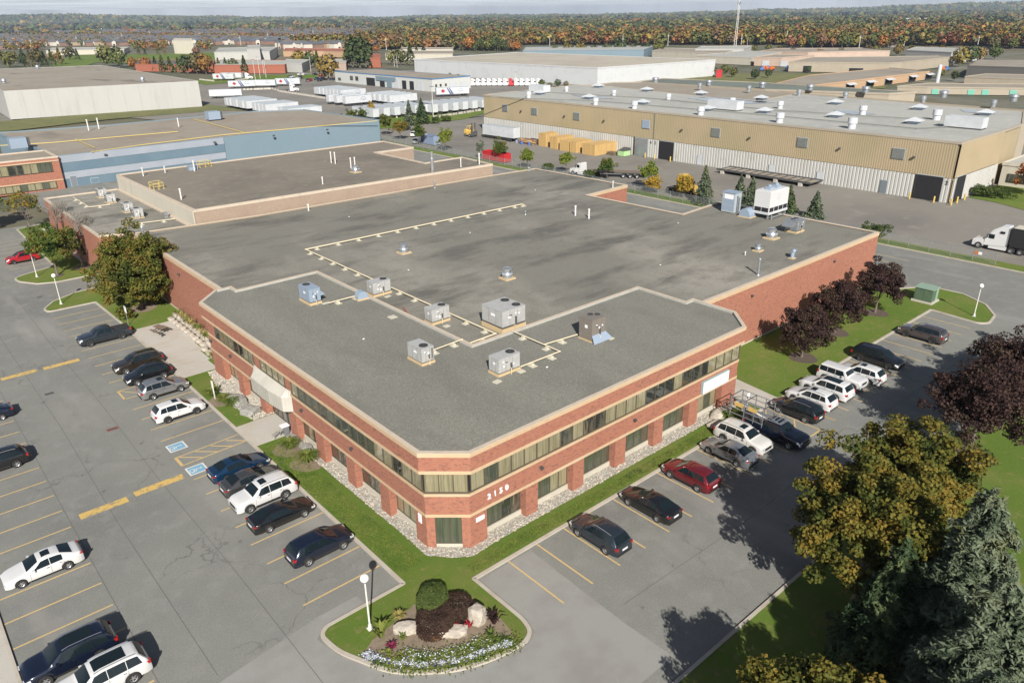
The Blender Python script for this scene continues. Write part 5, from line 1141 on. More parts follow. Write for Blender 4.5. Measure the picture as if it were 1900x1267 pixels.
# truck yard: rows of parked trailers, surveyed by roof corners
j = 0
def row(n, x, y, dx, dy, rz, lab, L=15.5, logos=('arc',), jit=.25):
    global j
    R = random.Random(int(x*7+y)); proto = None
    for i in range(n):
        lg = logos[i % len(logos)]; ordn = ['first','second','third','fourth','fifth','sixth','seventh','eighth','ninth','tenth','eleventh','twelfth'][i]
        trailer((x+dx*i+R.uniform(-jit,jit), y+dy*i+R.uniform(-jit,jit)*.3), rz, f'white box trailer, {ordn} {lab}', L, logo=lg)
row(7, 130.3, 338, 0, -3.35, 0, 'from the rear in the row beyond the blue roof', 13.5, (None,'arc',None))
row(4, 130.3, 309, 0, -3.3, 0, 'from the rear in the group just above the blue roof', 14, (None,None))
row(3, 129.6, 284, 0, -3.2, 0, 'from the rear in the nearest group at the blue roof', 14, (None,None))
row(8, 182.6, 357, 0, -3.5, .0, 'from the rear in the long row left of the repair shop', 13.5, (None,'arc'))
row(5, 184.2, 311, 0, -4.6, 0, 'from the rear in the middle yard row', 14.3, (None,None))
row(3, 167.2, 316, .4, -6.5, 0, 'from the rear in the yard group with the red leaf mark', 13, ('leaf','arc','arc'))
row(6, 152.3, 266, 4.6, -.1, -pi/2, 'from the left in the row behind the lawn spruces', 15, ('arc',None,'arc'))
row(7, 176.5, 262, 4.7, -.2, -pi/2, 'from the left in the row by the lawn lamp post', 15, ('arc','arc',None))
trailer((219.5,306.5), -.42, 'white trailer with a red leaf and navy stripes parked in front of the repair shop', 16, logo='both')
trailer((141,385), -.5, 'white trailer parked alone at the corner of the concrete warehouse', 15)
for i,(px,py,a,lg,lb) in enumerate(((398,150,-.9,'both','white leaf-marked trailer, first by the far kerb of the yard'),(413,148,-.9,'leaf','white trailer with a leaf, second by the far kerb of the yard'),(425,165,-.45,'both','white trailer with arc mark near the kerb corner of the yard'),(467,163,-.75,'arc','white trailer standing alone before the far kerb of the yard'),(513,160,-.75,'both','white trailer hitched to a white tractor at the concrete barriers'))):
    trailer(at(px,py,0), a, lb, 14, logo=lg)
tractor(at(556,170), pi-.75, 'truck_white', 'white sleeper tractor hitched at the row of concrete barriers')
tractor(at(470,147), pi-.5, 'truck_white', 'white tractor parked at the far kerb under the tall lamp posts')
for i in range(15):   # bobtail tractors along the long white wall
    x, y = 268+i*1.95, 343-i*2.3
    col = 'red_box' if i == 9 else 'truck_white'
    tractor((x,y), 2.4, col, ('bright red sleeper tractor in the line of white tractors' if i == 9 else 'white sleeper tractor, number %s from the left along the long white warehouse wall' % ['one','two','three','four','five','six','seven','eight','nine','ten','eleven','twelve','thirteen','fourteen','fifteen','sixteen'][i]), group='semi tractors along the white wall', wheels=False)
# small cars in the far yard parking
R = random.Random(5); far_cols = ['paint_white','paint_black','paint_silver','paint_navy','paint_graphite','paint_blue','paint_bright_red']
for i in range(22):
    px, py = 532+R.uniform(0,68), 139+R.uniform(0,13)
    if R.random() < .5: py = 138+(i%3)*5.5
    c = R.choice(far_cols); car('sedan' if i%2 else 'suv', at(px,py,.7), .6+R.uniform(-.1,.1)+(pi if i%3 else 0), c, 'small %s car in the employee parking left of the repair shop' % c[6:].replace('_',' ').replace('graphite','dark grey'), group='cars in the far employee parking')
for i in range(7): car('sedan' if i%2 else 'suv', at(455+i*8,133-i*.15,.7), 1.2, far_cols[(i*3)%6], 'small %s car before the low brick plaza' % far_cols[(i*3)%6][6:].replace('graphite','dark grey'), group='cars before the brick plaza')
for i,(px,py,a,c) in enumerate(((768,249,.8,'paint_white'),(772,262,.8,'paint_silver'),(752,238,.4,'paint_black'))): car('suv', at(px,py,.7), a, c, '%s car half hidden by the young trees beside the blue building' % c[6:])

# ---------------- trees and plants ----------------
def quad_mesh(name, C_, Nn, size, aspect, mat, rs, tri=False):
    """many small leaf faces: centres, facing directions, sizes"""
    N = len(C_); r = rs.normal(size=(N,3)); t = np.cross(Nn, r); t /= np.linalg.norm(t,axis=1,keepdims=True)+1e-9
    bt = np.cross(Nn, t); s = size[:,None]/2
    tv, bv = t*s*aspect, bt*s
    bend = Nn*s*.35
    V = np.stack([C_-tv, C_-bv*1.0+bend, C_+tv, C_+bv+bend], 1).reshape(-1,3)
    me = bpy.data.meshes.new(name); me.vertices.add(4*N); me.vertices.foreach_set('co', V.astype(np.float32).ravel())
    me.loops.add(4*N); me.polygons.add(N); me.loops.foreach_set('vertex_index', np.arange(4*N, dtype=np.int32)); me.polygons.foreach_set('loop_start', np.arange(0,4*N,4,dtype=np.int32))
    me.materials.append(MAT[mat]); me.update(calc_edges=True); me.validate(); return me
def crown(rx, ry, rz, zc, mat, n_cl=120, per=60, leaf=.28, seed=0, clr=.75, lobes=5, hollow=.45, flat=-.55, name='crown'):
    rs = np.random.default_rng(seed)
    d = rs.normal(size=(n_cl,3)); d /= np.linalg.norm(d,axis=1,keepdims=True); d[:,2] = np.where(d[:,2] < flat, -d[:,2]*.6, d[:,2])
    ph = rs.uniform(0,6.28,4); az = np.arctan2(d[:,1],d[:,0])
    k = 1+.15*np.sin(lobes*az+ph[0])+.12*np.sin(2*az+ph[1])*d[:,2]+.14*np.sin(3*az+5*d[:,2]+ph[2])+.05*rs.normal(size=n_cl)
    rad = rs.uniform(hollow**2,1,n_cl)**.5*k
    cen = d*rad[:,None]*np.array([rx,ry,rz])+np.array([0,0,zc])
    q = rs.normal(size=(n_cl,per,3)); q /= np.linalg.norm(q,axis=2,keepdims=True); rr = rs.uniform(.2,1,(n_cl,per,1))**.45*rs.uniform(.7,1.25,(n_cl,1,1))*clr
    L_ = cen[:,None,:]+q*rr*np.array([1,1,.72])
    Nn = q*.7+rs.normal(size=q.shape)*.55+np.array([0,0,.35]); Nn /= np.linalg.norm(Nn,axis=2,keepdims=True)
    M = n_cl*per; return quad_mesh(name, L_.reshape(M,3), Nn.reshape(M,3), rs.uniform(.6,1.25,M)*leaf, 1.25, mat, rs), cen
def trunk_mb(h, r, cen, nb=9, seed=0, lean=0., base=None):
    R = random.Random(seed); b = MB(); p = Vector((0,0,-.05)); segs = 5; pts = [p]
    for i in range(segs): p = Vector((R.uniform(-.06,.06)*h*.15*(i+1), R.uniform(-.06,.06)*h*.15*(i+1), h*(i+1)/segs)); pts.append(p)
    for i in range(segs): b.cyl(pts[i], pts[i+1], r*(1-.75*i/segs)*(1.25 if i == 0 else 1), r*(1-.75*(i+1)/segs), 7, 0, False)
    idx = list(range(len(cen))); R.shuffle(idx)
    for k in idx[:nb]:
        c = Vector(cen[k]); s0 = pts[R.randrange(max(1,segs-3), segs+1)] if c.z > h*.5 else pts[2]
        m = s0.lerp(c,.5)+Vector((R.uniform(-.3,.3),R.uniform(-.3,.3),R.uniform(0,.4)))
        b.cyl(s0, m, r*.35, r*.2, 5, 0, False); b.cyl(m, c, r*.2, r*.06, 5, 0, False)
    return b
def tree(name, label, loc, h, rx, ry=None, mat='leaf_maple', n_cl=120, per=60, leaf=.28, seed=0, group=None, cat='tree', trunk_r=.18, base=.3, clr=.75, flat=-.55, hollow=.45, nb=10, z0=.08):
    ry = ry or rx; t = thing(name, label, cat, (loc[0],loc[1],z0), random.Random(seed).uniform(0,6), group)
    rz = h*(1-base)/2; me, cen = crown(rx, ry, rz*.92, h*base+rz, mat, n_cl, per, leaf, seed, clr, hollow=hollow, flat=flat)
    link('crown', me, t); trunk_mb(h*.62, trunk_r, cen, nb, seed).build('trunk', 'bark', t); return t
def conifer_mesh(h, r, mat, seed=0, tiers=16, per=11, tuft=26, leaf=.2, shape=.85, droop=.22, name='crown', asp=1.9, spread=.26):
    rs = np.random.default_rng(seed); C_, Nn = [], []
    for i in range(tiers):
        f = i/(tiers-1); z = h*(.07+.9*f); R_ = r*(1-f)**shape*(.85+.3*rs.random())+.12; nb = max(4, int(per*(1-f*.6)))
        for k in range(nb):
            a = 2*pi*(k+rs.random()*.7)/nb; L = R_*rs.uniform(.72,1.12); n = max(6, int(tuft*L/r*1.2+5))
            t = rs.random(n)**.65; w = (1-t*.6)*L*spread*rs.normal(size=n); up = rs.normal(size=n)*.10
            x = t*L; zz = z-droop*x*(x/max(L,.1))*.9+up+.12*L*np.sin(t*2.2)
            C_.append(np.stack([x*cos(a)-w*sin(a), x*sin(a)+w*cos(a), zz-abs(w)*.15],1))
            q = rs.normal(size=(n,3))*.5+np.array([cos(a)*.35,sin(a)*.35,.9]); Nn.append(q/np.linalg.norm(q,axis=1,keepdims=True))
    C_ = np.concatenate(C_); Nn = np.concatenate(Nn); M = len(C_)
    return quad_mesh(name, C_, Nn, rs.uniform(.7,1.3,M)*leaf, asp, mat, rs)
def conifer(name, label, loc, h, r, mat='needle_blue', seed=0, group=None, z0=.08, **kw):
    t = thing(name, label, 'tree', (loc[0],loc[1],z0), random.Random(seed).uniform(0,6), group)
    link('crown', conifer_mesh(h, r, mat, seed, **kw), t); b = MB(); b.cyl((0,0,-.05),(0,0,h*.93),.05+h*.014,.02,7,0,False); b.build('trunk', 'bark', t); return t
# the big trees at the lower right
tree('maple_tree', 'tallest yellow-green maple beside the right lot kerb', (40.8,14.0), 10.8, 4.5, 4.4, 'leaf_olive', 330, 150, .19, 21, base=.06, clr=.66, trunk_r=.26)
tree('maple_tree', 'yellow-green maple between the tallest maple and the purple maples', (47.2,14.6), 10.8, 4.1, 3.9, 'leaf_olive', 280, 150, .19, 22, base=.06, clr=.66, trunk_r=.24)
tree('maple_tree', 'gold-tipped maple cut by the bottom edge of the photo', at(1470,1300,6.0), 8.2, 2.5, 2.4, 'leaf_olive', 100, 130, .17, 23, base=.2, clr=.7, trunk_r=.16)
tree('maple_tree', 'smaller gold-leaved tree cut by the bottom edge, right of the gold-tipped maple', at(1615,1305,5.6), 7.4, 1.9, 1.8, 'leaf_olive', 70, 120, .17, 24, base=.2, clr=.6, trunk_r=.14)
conifer('spruce_tree', 'tallest blue spruce at the right edge among the maples', (39.0,8.0), 13.0, 3.7, 'needle_blue', 31, tiers=26, per=14, tuft=260, leaf=.11, shape=.62, asp=3.6, spread=.20)
conifer('spruce_tree', 'blue spruce in front of the tallest one at the lower right corner', (33.6,5.4), 12.2, 4.0, 'needle_blue', 32, tiers=24, per=14, tuft=260, leaf=.11, shape=.62, asp=3.6, spread=.20)
conifer('spruce_tree', 'blue spruce nearest the bottom right corner of the photo', (28.6,4.0), 11.2, 4.2, 'needle_blue', 33, tiers=22, per=14, tuft=250, leaf=.11, shape=.62, asp=3.6, spread=.20)
conifer('spruce_tree', 'green spruce behind the tallest maple in the shade', (36.6,10.6), 9.5, 3.4, 'needle_green', 34, tiers=20, per=13, tuft=170, leaf=.12, shape=.8, asp=3.2, spread=.2)
# purple maples
for i,(x,y,h,r,lb) in enumerate(((65.3,16.0,8.8,3.7,'dark purple maple in a mulch ring, nearest the yellow-green maples'),(72.3,15.9,9.2,3.6,'dark purple maple, second along the right lot kerb'),(79.3,14.2,8.8,3.4,'dark purple maple at the right edge, third along the kerb'),(86.8,12.8,8.2,3.0,'dark purple maple at the far right edge of the photo'))):
    tree('purple_maple', lb, (x,y), h, r, r, 'leaf_purple', 220, 120, .18, 40+i, 'purple maples right of the right lot', base=.12, clr=.8, trunk_r=.17)
for i,(x,y,h,r,lb) in enumerate(((73.2,35.9,6.3,2.75,'dark purple maple against the long brick wall, nearest the office'),(82.6,36.9,6.4,2.8,'middle one of the three purple maples along the brick wall'),(92.3,36.6,6.5,2.8,'purple maple along the brick wall nearest the green transformer'))):
    tree('purple_maple', lb, (x,y), h*(1,.93,1.06)[i], r*(1.05,.9,1.0)[i], r*(.9,1.1,.95)[i], 'leaf_purple', 130, 110, .18, 50+i*7, 'purple maples along the brick wall', base=.08, clr=.62, trunk_r=.13)
# left side
tree('maple_tree', 'big round green and bronze maple at the left brick wall', (24.0,102.6), 11.0, 4.7, 4.7, 'leaf_bronze', 420, 90, .23, 60, base=.0, clr=.75, flat=-.97, trunk_r=.25, nb=5)
tree('maple_tree', 'small green maple on the left island beside a lamp post', (19.1,126.4), 7.6, 3.1, 3.0, 'leaf_green', 130, 80, .23, 61, base=.24, clr=.75, trunk_r=.17)
tree('maple_tree', 'low green tree behind the bare tree on the left island', (25.4,131.5), 4.6, 2.2, 2.2, 'leaf_green', 60, 50, .26, 62, base=.2, trunk_r=.12)
tree('maple_tree', 'dark green tree cut by the left edge near the brick office wing', (14.6,166), 8.6, 4.0, 3.8, 'leaf_green', 130, 60, .32, 63, base=.15, trunk_r=.2)
def bare_tree(label, loc, h, seed, spread=.55):
    t = thing('bare_tree', label, 'tree', (*loc,.08)); R = random.Random(seed); b = MB(); tw = []
    def grow(p, d, L, r, lv):
        q = p+d*L; (b if lv < 3 else None) and b.cyl(p, q, r, r*.7, 6 if lv < 2 else 4, 0, False)
        if lv >= 3: tw.append((p, q, r))
        if lv >= 6: return
        for _ in range(3 if lv < 5 else 2):
            nd = (d+Vector((R.uniform(-1,1),R.uniform(-1,1),R.uniform(-.25,.7)))*spread).normalized(); grow(q, nd, L*R.uniform(.62,.82), r*.62, lv+1)
    grow(Vector((0,0,0)), Vector((.05,.03,1)).normalized(), h*.27, h*.021, 0)
    b.build('trunk', 'bark', t); b2 = MB()
    for p, q, r in tw: b2.cyl(p, q, max(r,.018), max(r*.6,.012), 3, 0, False)
    b2.build('branches', 'grey_twig', t); return t
bare_tree('leafless grey tree leaning over the low wing at the left', (23.0,128.2), 9.2, 5)
bare_tree('leafless grey tree behind the first, touching the low roof', (22.6,140), 9.4, 9)
tree('maple_tree', 'sparse brown-leaved tree in front of the brick wing windows', (21.5,158), 8.0, 3.4, 3.2, 'leaf_maple', 34, 30, .28, 66, base=.3, trunk_r=.14, nb=16)
# young trees along the rear fence
for i,(x,y,h,r,m,lb) in enumerate(((132.9,214,6.6,2.3,'leaf_green','dark green young tree touching the corner of the blue building'),(130.9,203,6.4,2.5,'leaf_maple','bronze-green young tree beside the blue building corner'),(129.4,190.4,6.2,2.1,'leaf_green','green young tree before the blue container'),(128.4,176,6.3,2.2,'leaf_young','bright green young tree beyond the recess in the raised roof'),(128.1,151.9,5.6,1.7,'leaf_green','young tree standing in front of the red container'),(127.2,140.2,4.9,1.35,'leaf_young','small bright green tree right of the red container'),(129.8,129.2,5.2,1.6,'leaf_young','small green tree before the timber crates'),(130.3,116.4,5.0,1.7,'leaf_green','small green tree in front of the flatbed trailer'),(129.4,103.6,5.6,1.9,'leaf_young','young green tree behind the yellow bush'),(128.0,93,4.6,1.7,'leaf_gold','yellowing tree in front of the yellow tractor'))):
    tree('young_tree', lb, (x,y), h, r, r, m, 60, 46, .26, 70+i, 'young trees along the rear fence', base=.2, clr=.6, trunk_r=.08)
tree('yellow_bush', 'yellow autumn bush at the fence before the young green tree', (127.2,100.6), 3.6, 2.0, 1.8, 'leaf_gold', 46, 46, .22, 90, base=.05, clr=.6, trunk_r=.06, cat='bush')
for i,(x,y,r,h,lb) in enumerate(((129.2,134.8,1.6,1.5,'low round bush between two small green trees'),(130,121.5,1.8,1.6,'low green bush in front of the white day-cab truck'),(124.9,52.2,2.3,3.0,'round green bush at the far corner of the brick wall'),(161.2,226.2,1.4,2.6,'small conical bush on the lawn before the trailers'))):
    tree('round_bush', lb, (x,y), h, r, r, 'hedge_green', 40, 50, .2, 92+i, base=.0, clr=.5, trunk_r=.05, cat='bush')
tree('willow_tree', 'thin pale grey-green tree left of the red container', (127.9,159.9), 5.2, 1.2, 1.2, 'needle_blue', 34, 26, .2, 97, base=.1, clr=.5, trunk_r=.06)
for i,(x,y,h,r,lb) in enumerate(((126.3,87.0,7.6,2.0,'tall slim blue spruce at the rear chain-link fence'),(131.2,82.0,5.6,1.6,'blue spruce behind the grey equipment cabinet'),(131.6,79.6,5.6,1.6,'blue spruce between the grey cabinet and the white cooling tower'),(130.6,71.0,5.4,1.7,'green spruce right of the white cooling tower'),(131.0,65.9,5.0,1.8,'blue spruce farthest right along the rear fence'),(152.8,230.2,8.4,2.2,'dark slim spruce on the lawn below the trailers'),(158.5,230.8,8.6,3.3,'broad green spruce on the lawn beside the dark slim one'))):
    conifer('spruce_tree', lb, (x,y), h, r, 'needle_blue' if i not in (3,6) else 'needle_green', 100+i, 'spruces beyond the rear fence', tiers=15, per=12, tuft=24, leaf=.26 if i < 5 else .34)
for i,(x,y,h,r) in enumerate(((150,257.5,4.2,2.0),(154.6,258.4,6.0,1.8),(146,259,3.8,2.0),(136,262,3.2,2.0),(168,229,2.2,1.8),(141,257,3.0,2.4))):
    tree('round_bush', 'green autumn bush, %s from the left at the edge of the truck yard lawn' % ['third','fourth','second','first','rightmost','fifth'][i], (x,y), h, r, r, 'leaf_green' if i != 1 else 'leaf_gold', 34, 40, .3, 120+i, 'bushes at the truck yard', base=.0, clr=.7, trunk_r=.05, cat='bush')
# plants of the flower bed
pm('leaf_dull', (.14,.07,.035), .8); pm('leaf_magenta', (.16,.012,.045), .7)
def blob_hedge(label, poly_fn, h, mat, n, leaf, loc, seed, name='clipped_hedge'):
    """clipped hedge: leaves fill the top and flanks of a smooth rounded body"""
    rs = np.random.default_rng(seed); t = thing(name, label, 'hedge', (*loc,.1)); C_, Nn = [], []
    m = 0
    while m < n:
        a = rs.uniform(0,2*pi); R_ = poly_fn(a); q = rs.random()
        if q < .5: rr = R_*rs.random()**.5; z = h*(1-.22*(rr/R_)**4)*rs.uniform(.93,1.02); nn = (cos(a)*.2,sin(a)*.2,1)
        else: rr = R_*rs.uniform(.92,1.03); z = h*rs.uniform(.03,.93); rr *= 1-.14*(z/h)**3; nn = (cos(a),sin(a),.3)
        C_.append((rr*cos(a),rr*sin(a),z)); Nn.append(nn); m += 1
    C_ = np.array(C_); Nn = np.array(Nn)+rs.normal(size=(n,3))*.45; Nn /= np.linalg.norm(Nn,axis=1,keepdims=True)
    link('leaves', quad_mesh('leaves', C_, Nn, rs.uniform(.6,1.3,n)*leaf, 1.2, mat, rs), t)
    b = MB(); pr = [(poly_fn(i*2*pi/20)*.88*cos(i*2*pi/20), poly_fn(i*2*pi/20)*.88*sin(i*2*pi/20)) for i in range(20)]; b.prism(pr, 0, h*.86); b.build('inner_twigs', 'bark', t); return t
hx = at(803,1112,.6); blob_hedge('round clipped green hedge on the island in front of the office corner', lambda a: 1.12+.12*sin(2*a)+.05*sin(5*a), 1.05, 'hedge_green', 9000, .10, hx, 1)
hx = at(826,1141,.5); blob_hedge('long purple-brown clipped hedge wrapped around the round green hedge', lambda a: .95+1.1*abs(cos(a-.05))**1.3+.07*sin(6*a), .85, 'hedge_purple', 11000, .10, hx, 2)
def tuft_plant(label, loc, n, L, mat, seed, name='plant', group=None, cat='plant', w=.07, lean=.9, z0=.1):
    t = thing(name, label, cat, (*loc,z0), 0, group); R = random.Random(seed); b = MB()
    for i in range(n):
        a = R.uniform(0,2*pi); l = L*R.uniform(.6,1.1); k = R.uniform(.2,lean); rr = R.uniform(0,.12)*L
        p0 = Vector((rr*cos(a),rr*sin(a),0)); p1 = p0+Vector((cos(a)*k*l*.45,sin(a)*k*l*.45,l*.75)); p2 = p1+Vector((cos(a)*k*l*.55,sin(a)*k*l*.55,-l*.12*k+l*.2*(1-k)))
        s = Vector((-sin(a),cos(a),0))*w*R.uniform(.6,1.2)
        b.add([p0-s*.6,p0+s*.6,p1+s,p1-s,p2], [(0,1,2,3),(3,2,4)])
    b.build('leaves', mat, t); return t
for i,(px,py,n,L,m,lb) in enumerate(((708,1180,26,1.2,'flower_green','large-leaved green canna beside the lamp post'),(747,1185,26,.55,'flower_green','small spiky green plant left of the first boulder'),(811,1187,26,.5,'leaf_dull','small red-green plant right of the first boulder'),(843,1163,16,.8,'leaf_red','tall red flowering plant between the boulders'),(871,1161,12,.7,'leaf_red','red canna left of the upright boulder'),(917,1155,26,1.0,'leaf_purple','dark red spiky plant at the right end of the bed'),(727,1203,60,.5,'leaf_magenta','round clump of magenta leaves in the left of the bed'),(742,1148,60,.7,'ornamental_grass','dry golden grass clump beside the first boulder'),(910,1180,30,.6,'flower_green','yellow-green plant near the right tip of the bed'),(721,1213,30,.4,'flower_green','small yellow-green plant near the magenta clump'))):
    tuft_plant(lb, at(px,py,.15), n, L, m, 130+i, name='ornamental_grass' if 'grass' in lb else 'flowering_plant', w=.10 if L > .8 else .06)
# daylilies and grass clumps at the facade
for i,(x,y,r,lb) in enumerate(((22.6,56.4,1.0,'daylily clump nearest the entrance walk'),(22.75,53.3,1.15,'daylily clump nearer the blue sedan'),(21.3,71.2,.9,'green shrub clump by the white bollard light'),(21.7,69.0,.9,'yellow-green clump at the grey boulders'),(22.0,67.6,.95,'green clump nearest the entrance stones'),(61.1,41.3,.8,'grass clump at the office end wall'),(60.9,40.0,.8,'dry grass clump behind the office end wall'),(55.6,33.6,.7,'green clump beside the flat boulder at the right lot'))):
    t = tuft_plant(lb, (x,y), 420, r*1.05, 'flower_green' if i != 6 else 'ornamental_grass', 150+i, name='daylily_clump', w=.03, lean=1.3)
R = random.Random(8)
for i in range(16):
    y = 78.6+i*1.13; x = 26.45 if y > 80.5 else 25.0
    tuft_plant('feathery golden ornamental grass, clump %s from the office along the terrace wall' % ['1st','2nd','3rd','4th','5th','6th','7th','8th','9th','10th','11th','12th','13th','14th','15th','16th'][i], (x+R.uniform(-.15,.15),y), 110, R.uniform(1.1,1.5), 'ornamental_grass' if i%3 else 'flower_green', 170+i, name='ornamental_grass', group='ornamental grasses along the terrace wall', w=.03, lean=.8)
# boulders
def boulder(label, loc, r, sq, seed, rz=0, mat='stone', group=None, z=.1): 
    b = MB(); b.rock((0,0,r*sq[2]*.5), r, 0, sq, seed); o = b.build('boulder', mat, None, (*loc,z), rz); return tag(o, label, 'boulder', group)
boulder('pale flat boulder left of the purple hedge', at(752,1166,.2), .75, (1.2,.8,.5), 1, -.7); boulder('long pale boulder in front of the purple hedge', at(806,1172,.2), .9, (1.3,.65,.5), 2, -.8); boulder('upright pale boulder right of the purple hedge', at(886,1146,.3), .85, (.8,.8,1.0), 3, .3)
boulder('long pale boulder half hidden under the purple hedge', at(845,1172,.2), .8, (1.2,.7,.5), 4, -.8)
boulder('big grey boulder among the river stones by the entrance', (22.6,68.0), 1.1, (.9,1.5,.5), 5, .1, 'rock_grey'); boulder('second grey boulder nearer the entrance walk', (22.7,65.2), .9, (1.1,1.2,.5), 6, .4, 'rock_grey')
boulder('flat pale boulder beside the pillar near the white suv', (55.6,34.3), 1.1, (1.5,.7,.4), 7, .05); boulder('flat pale boulder at the corner of the gravel strip', (53.6,33.5), .8, (1.4,.7,.35), 8, -.1); boulder('rough boulder behind the work truck', (58.4,33.6), .7, (1.2,.8,.5), 9, 1.)
boulder('grey boulder by the daylilies at the entrance walk', (23.4,57.4), .7, (.8,1.2,.6), 10, 0, 'rock_grey'); boulder('grey stones behind the daylily clump', (23.6,55.2), .6, (1.0,1.2,.6), 12, 0, 'rock_grey')
for r_, (x0, n) in enumerate(((25.15, 13), (25.85, 13))):
    for i in range(n):
        y = 79.0+i*1.36+r_*.4; x = x0+(.35 if y > 84 else 0)-(.0 if r_ else .1); 
        b = MB(); b.rock((0,0,.18+.25*r_), .72, 0, (.62,.98,.42+.3*r_), 200+i+20*r_); o = b.build('terrace_stone', 'stone', None, (x,y,.1), R.uniform(-.12,.12))
        tag(o, 'pale block %s from the office in the %s row beside the patio' % (['1st','2nd','3rd','4th','5th','6th','7th','8th','9th','10th','11th','12th','13th'][i], 'upper' if r_ else 'lower'), 'stone block', 'rough stone blocks beside the patio')
# flower carpet: uncountable small blooms
def carpet(label, pts, n, leaf, mat, seed, name='flower_carpet', h=.18):
    rs = np.random.default_rng(seed); C_ = []
    P = [np.array(p) for p in pts]; m = 0
    for k in range(n):
        s = rs.random()*(len(P)-1); i = int(s); c = P[i]+(P[i+1]-P[i])*(s-i); w = (c[2] if len(c) > 2 else .3)
        C_.append((c[0]+rs.normal()*w*.5, c[1]+rs.normal()*w*.5, .12+h*rs.random()))
    C_ = np.array(C_); Nn = rs.normal(size=(n,3))*.5+np.array([0,0,1]); Nn /= np.linalg.norm(Nn,axis=1,keepdims=True)
    o = link(name, quad_mesh(name, C_, Nn, rs.uniform(.6,1.3,n)*leaf, 1.1, mat, rs)); return tag(o, label, 'flowers', kind='stuff')
pm('bloom_white', (.5,.53,.58), .8); pm('bloom_purple', (.10,.06,.28), .8)
arcp = [(*at(x,y,.1),w) for x,y,w in ((678,1216,.3),(700,1223,.3),(740,1232,.35),(780,1236,.35),(830,1230,.4),(870,1222,.4),(905,1210,.4),(935,1198,.3),(948,1194,.2))]
arc2 = [(*at(x,y,.1),.55) for x,y in ((745,1215),(790,1222),(830,1216),(870,1205),(900,1190))]
carpet('dense green leaves of the flower border along the island kerb', [(p[0],p[1],.7) for p in arcp[1:]]+arc2[::-1], 5200, .11, 'flower_green', 1)
rq = np.random.default_rng(4); cl_ = []
for k in range(40):
    s_ = k/39*(len(arcp)-1.001); i_ = int(s_); c_ = np.array(arcp[i_][:2])+(np.array(arcp[i_+1][:2])-np.array(arcp[i_][:2]))*(s_-i_)+rq.normal(size=2)*.07; cl_.append(c_)
cc_ = np.repeat(np.array(cl_),60,0)+rq.normal(size=(2400,2))*.10; C3 = np.concatenate([cc_, .12+.2*rq.random((2400,1))],1); N3 = rq.normal(size=(2400,3))*.5+np.array([0,0,1]); N3 /= np.linalg.norm(N3,axis=1,keepdims=True)
o = link('flower_carpet', quad_mesh('flower_carpet', C3, N3, rq.uniform(.05,.10,2400), 1.2, 'bloom_white', rq)); tag(o, 'row of silvery white plant clumps along the island kerb', 'flowers', kind='stuff')
carpet('small white blossoms scattered inside the flower bed', arc2, 380, .09, 'bloom_white', 3, h=.22); carpet('small purple pansies at the front of the flower bed', arcp, 500, .09, 'bloom_purple', 4, h=.14)
# grass blades on the nearest lawns, only fine relief
def grass_tufts(poly_pts, n, seed, label):
    rs = np.random.default_rng(seed); xs = [p[0] for p in poly_pts]; ys = [p[1] for p in poly_pts]; C_ = np.stack([rs.uniform(min(xs),max(xs),n), rs.uniform(min(ys),max(ys),n), np.full(n,.13)],1)
    Nn = rs.normal(size=(n,3)); Nn[:,2] *= .3; Nn /= np.linalg.norm(Nn,axis=1,keepdims=True)
    o = link('grass_blades', quad_mesh('grass_blades', C_, Nn, rs.uniform(.05,.11,n), .7, 'flower_green', rs)); tag(o, label, 'grass', kind='stuff')
grass_tufts([(20.7,36),(22.6,58)], 9000, 5, 'short grass blades on the lawn strip left of the office'); grass_tufts([(24.6,32.7),(59,33.7)], 9000, 6, 'short grass blades on the lawn strip in front of the office')

# ---------------- lamps, fences, street furniture ----------------
def lamp(loc, h, label):
    o = thing('globe_lamp', label, 'street lamp', (*loc,.08), 0, 'globe lamps of the parking lots')
    b = MB(); b.cyl((0,0,0),(0,0,.35),.14,.11,12); b.box(-.18,-.18,0,.18,.18,.05); b.build('base', 'pole_white', o)
    b = MB(); b.cyl((0,0,.3),(0,0,h-.42),.065,.05,12); b.build('pole', 'pole_white', o)
    b = MB(); b.cyl((0,0,h-.44),(0,0,h-.36),.12,.14,12); b.build('collar', 'galv', o); b = MB(); b.sphere((0,0,h-.12), .275, 0, 20); b.build('globe', 'white_globe', o)
lamp((16.6,33.1), 4.1, 'white globe lamp on the flower-bed island, casting a shadow beside the yellow line'); lamp((99.9,27.8), 4.1, 'white globe lamp on the grass island near the green transformer')
lamp((16.45,112.1), 4.15, 'white globe lamp on the left grass island, in front of the stone-edged one'); lamp((16.6,127.8), 3.9, 'white globe lamp next to the small green maple')
def yard_light(loc, h, label, arms=1):
    o = thing('light_pole', label, 'street lamp', (*loc,0), 0, 'tall light poles'); b = MB(); b.cyl((0,0,0),(0,0,h),.14,.08,8); b.build('pole', 'pole_white', o)
    b = MB(); b.box(-.9,-.2,h,.9,.2,h+.25); b.build('lamp_head', 'galv', o)
yard_light(at(804,218), 11, 'tall yard light standing between trailers at the lawn'); 
for i,(px,py,h) in enumerate(((483,147,13),(474,149,12),(494,145,11),(490,138,9),(577,134,10),(430,134,8),(737,126,9),(732,125,8),(1385,100,14),(957,160,7))): yard_light(at(px,py), h, 'tall light pole, %s of those beyond the truck yard' % ['third from the left','second from the left','fourth from the left','fifth from the left','sixth from the left','leftmost','eighth from the left','seventh from the left','last on the right','near the line of white tractors'][i])
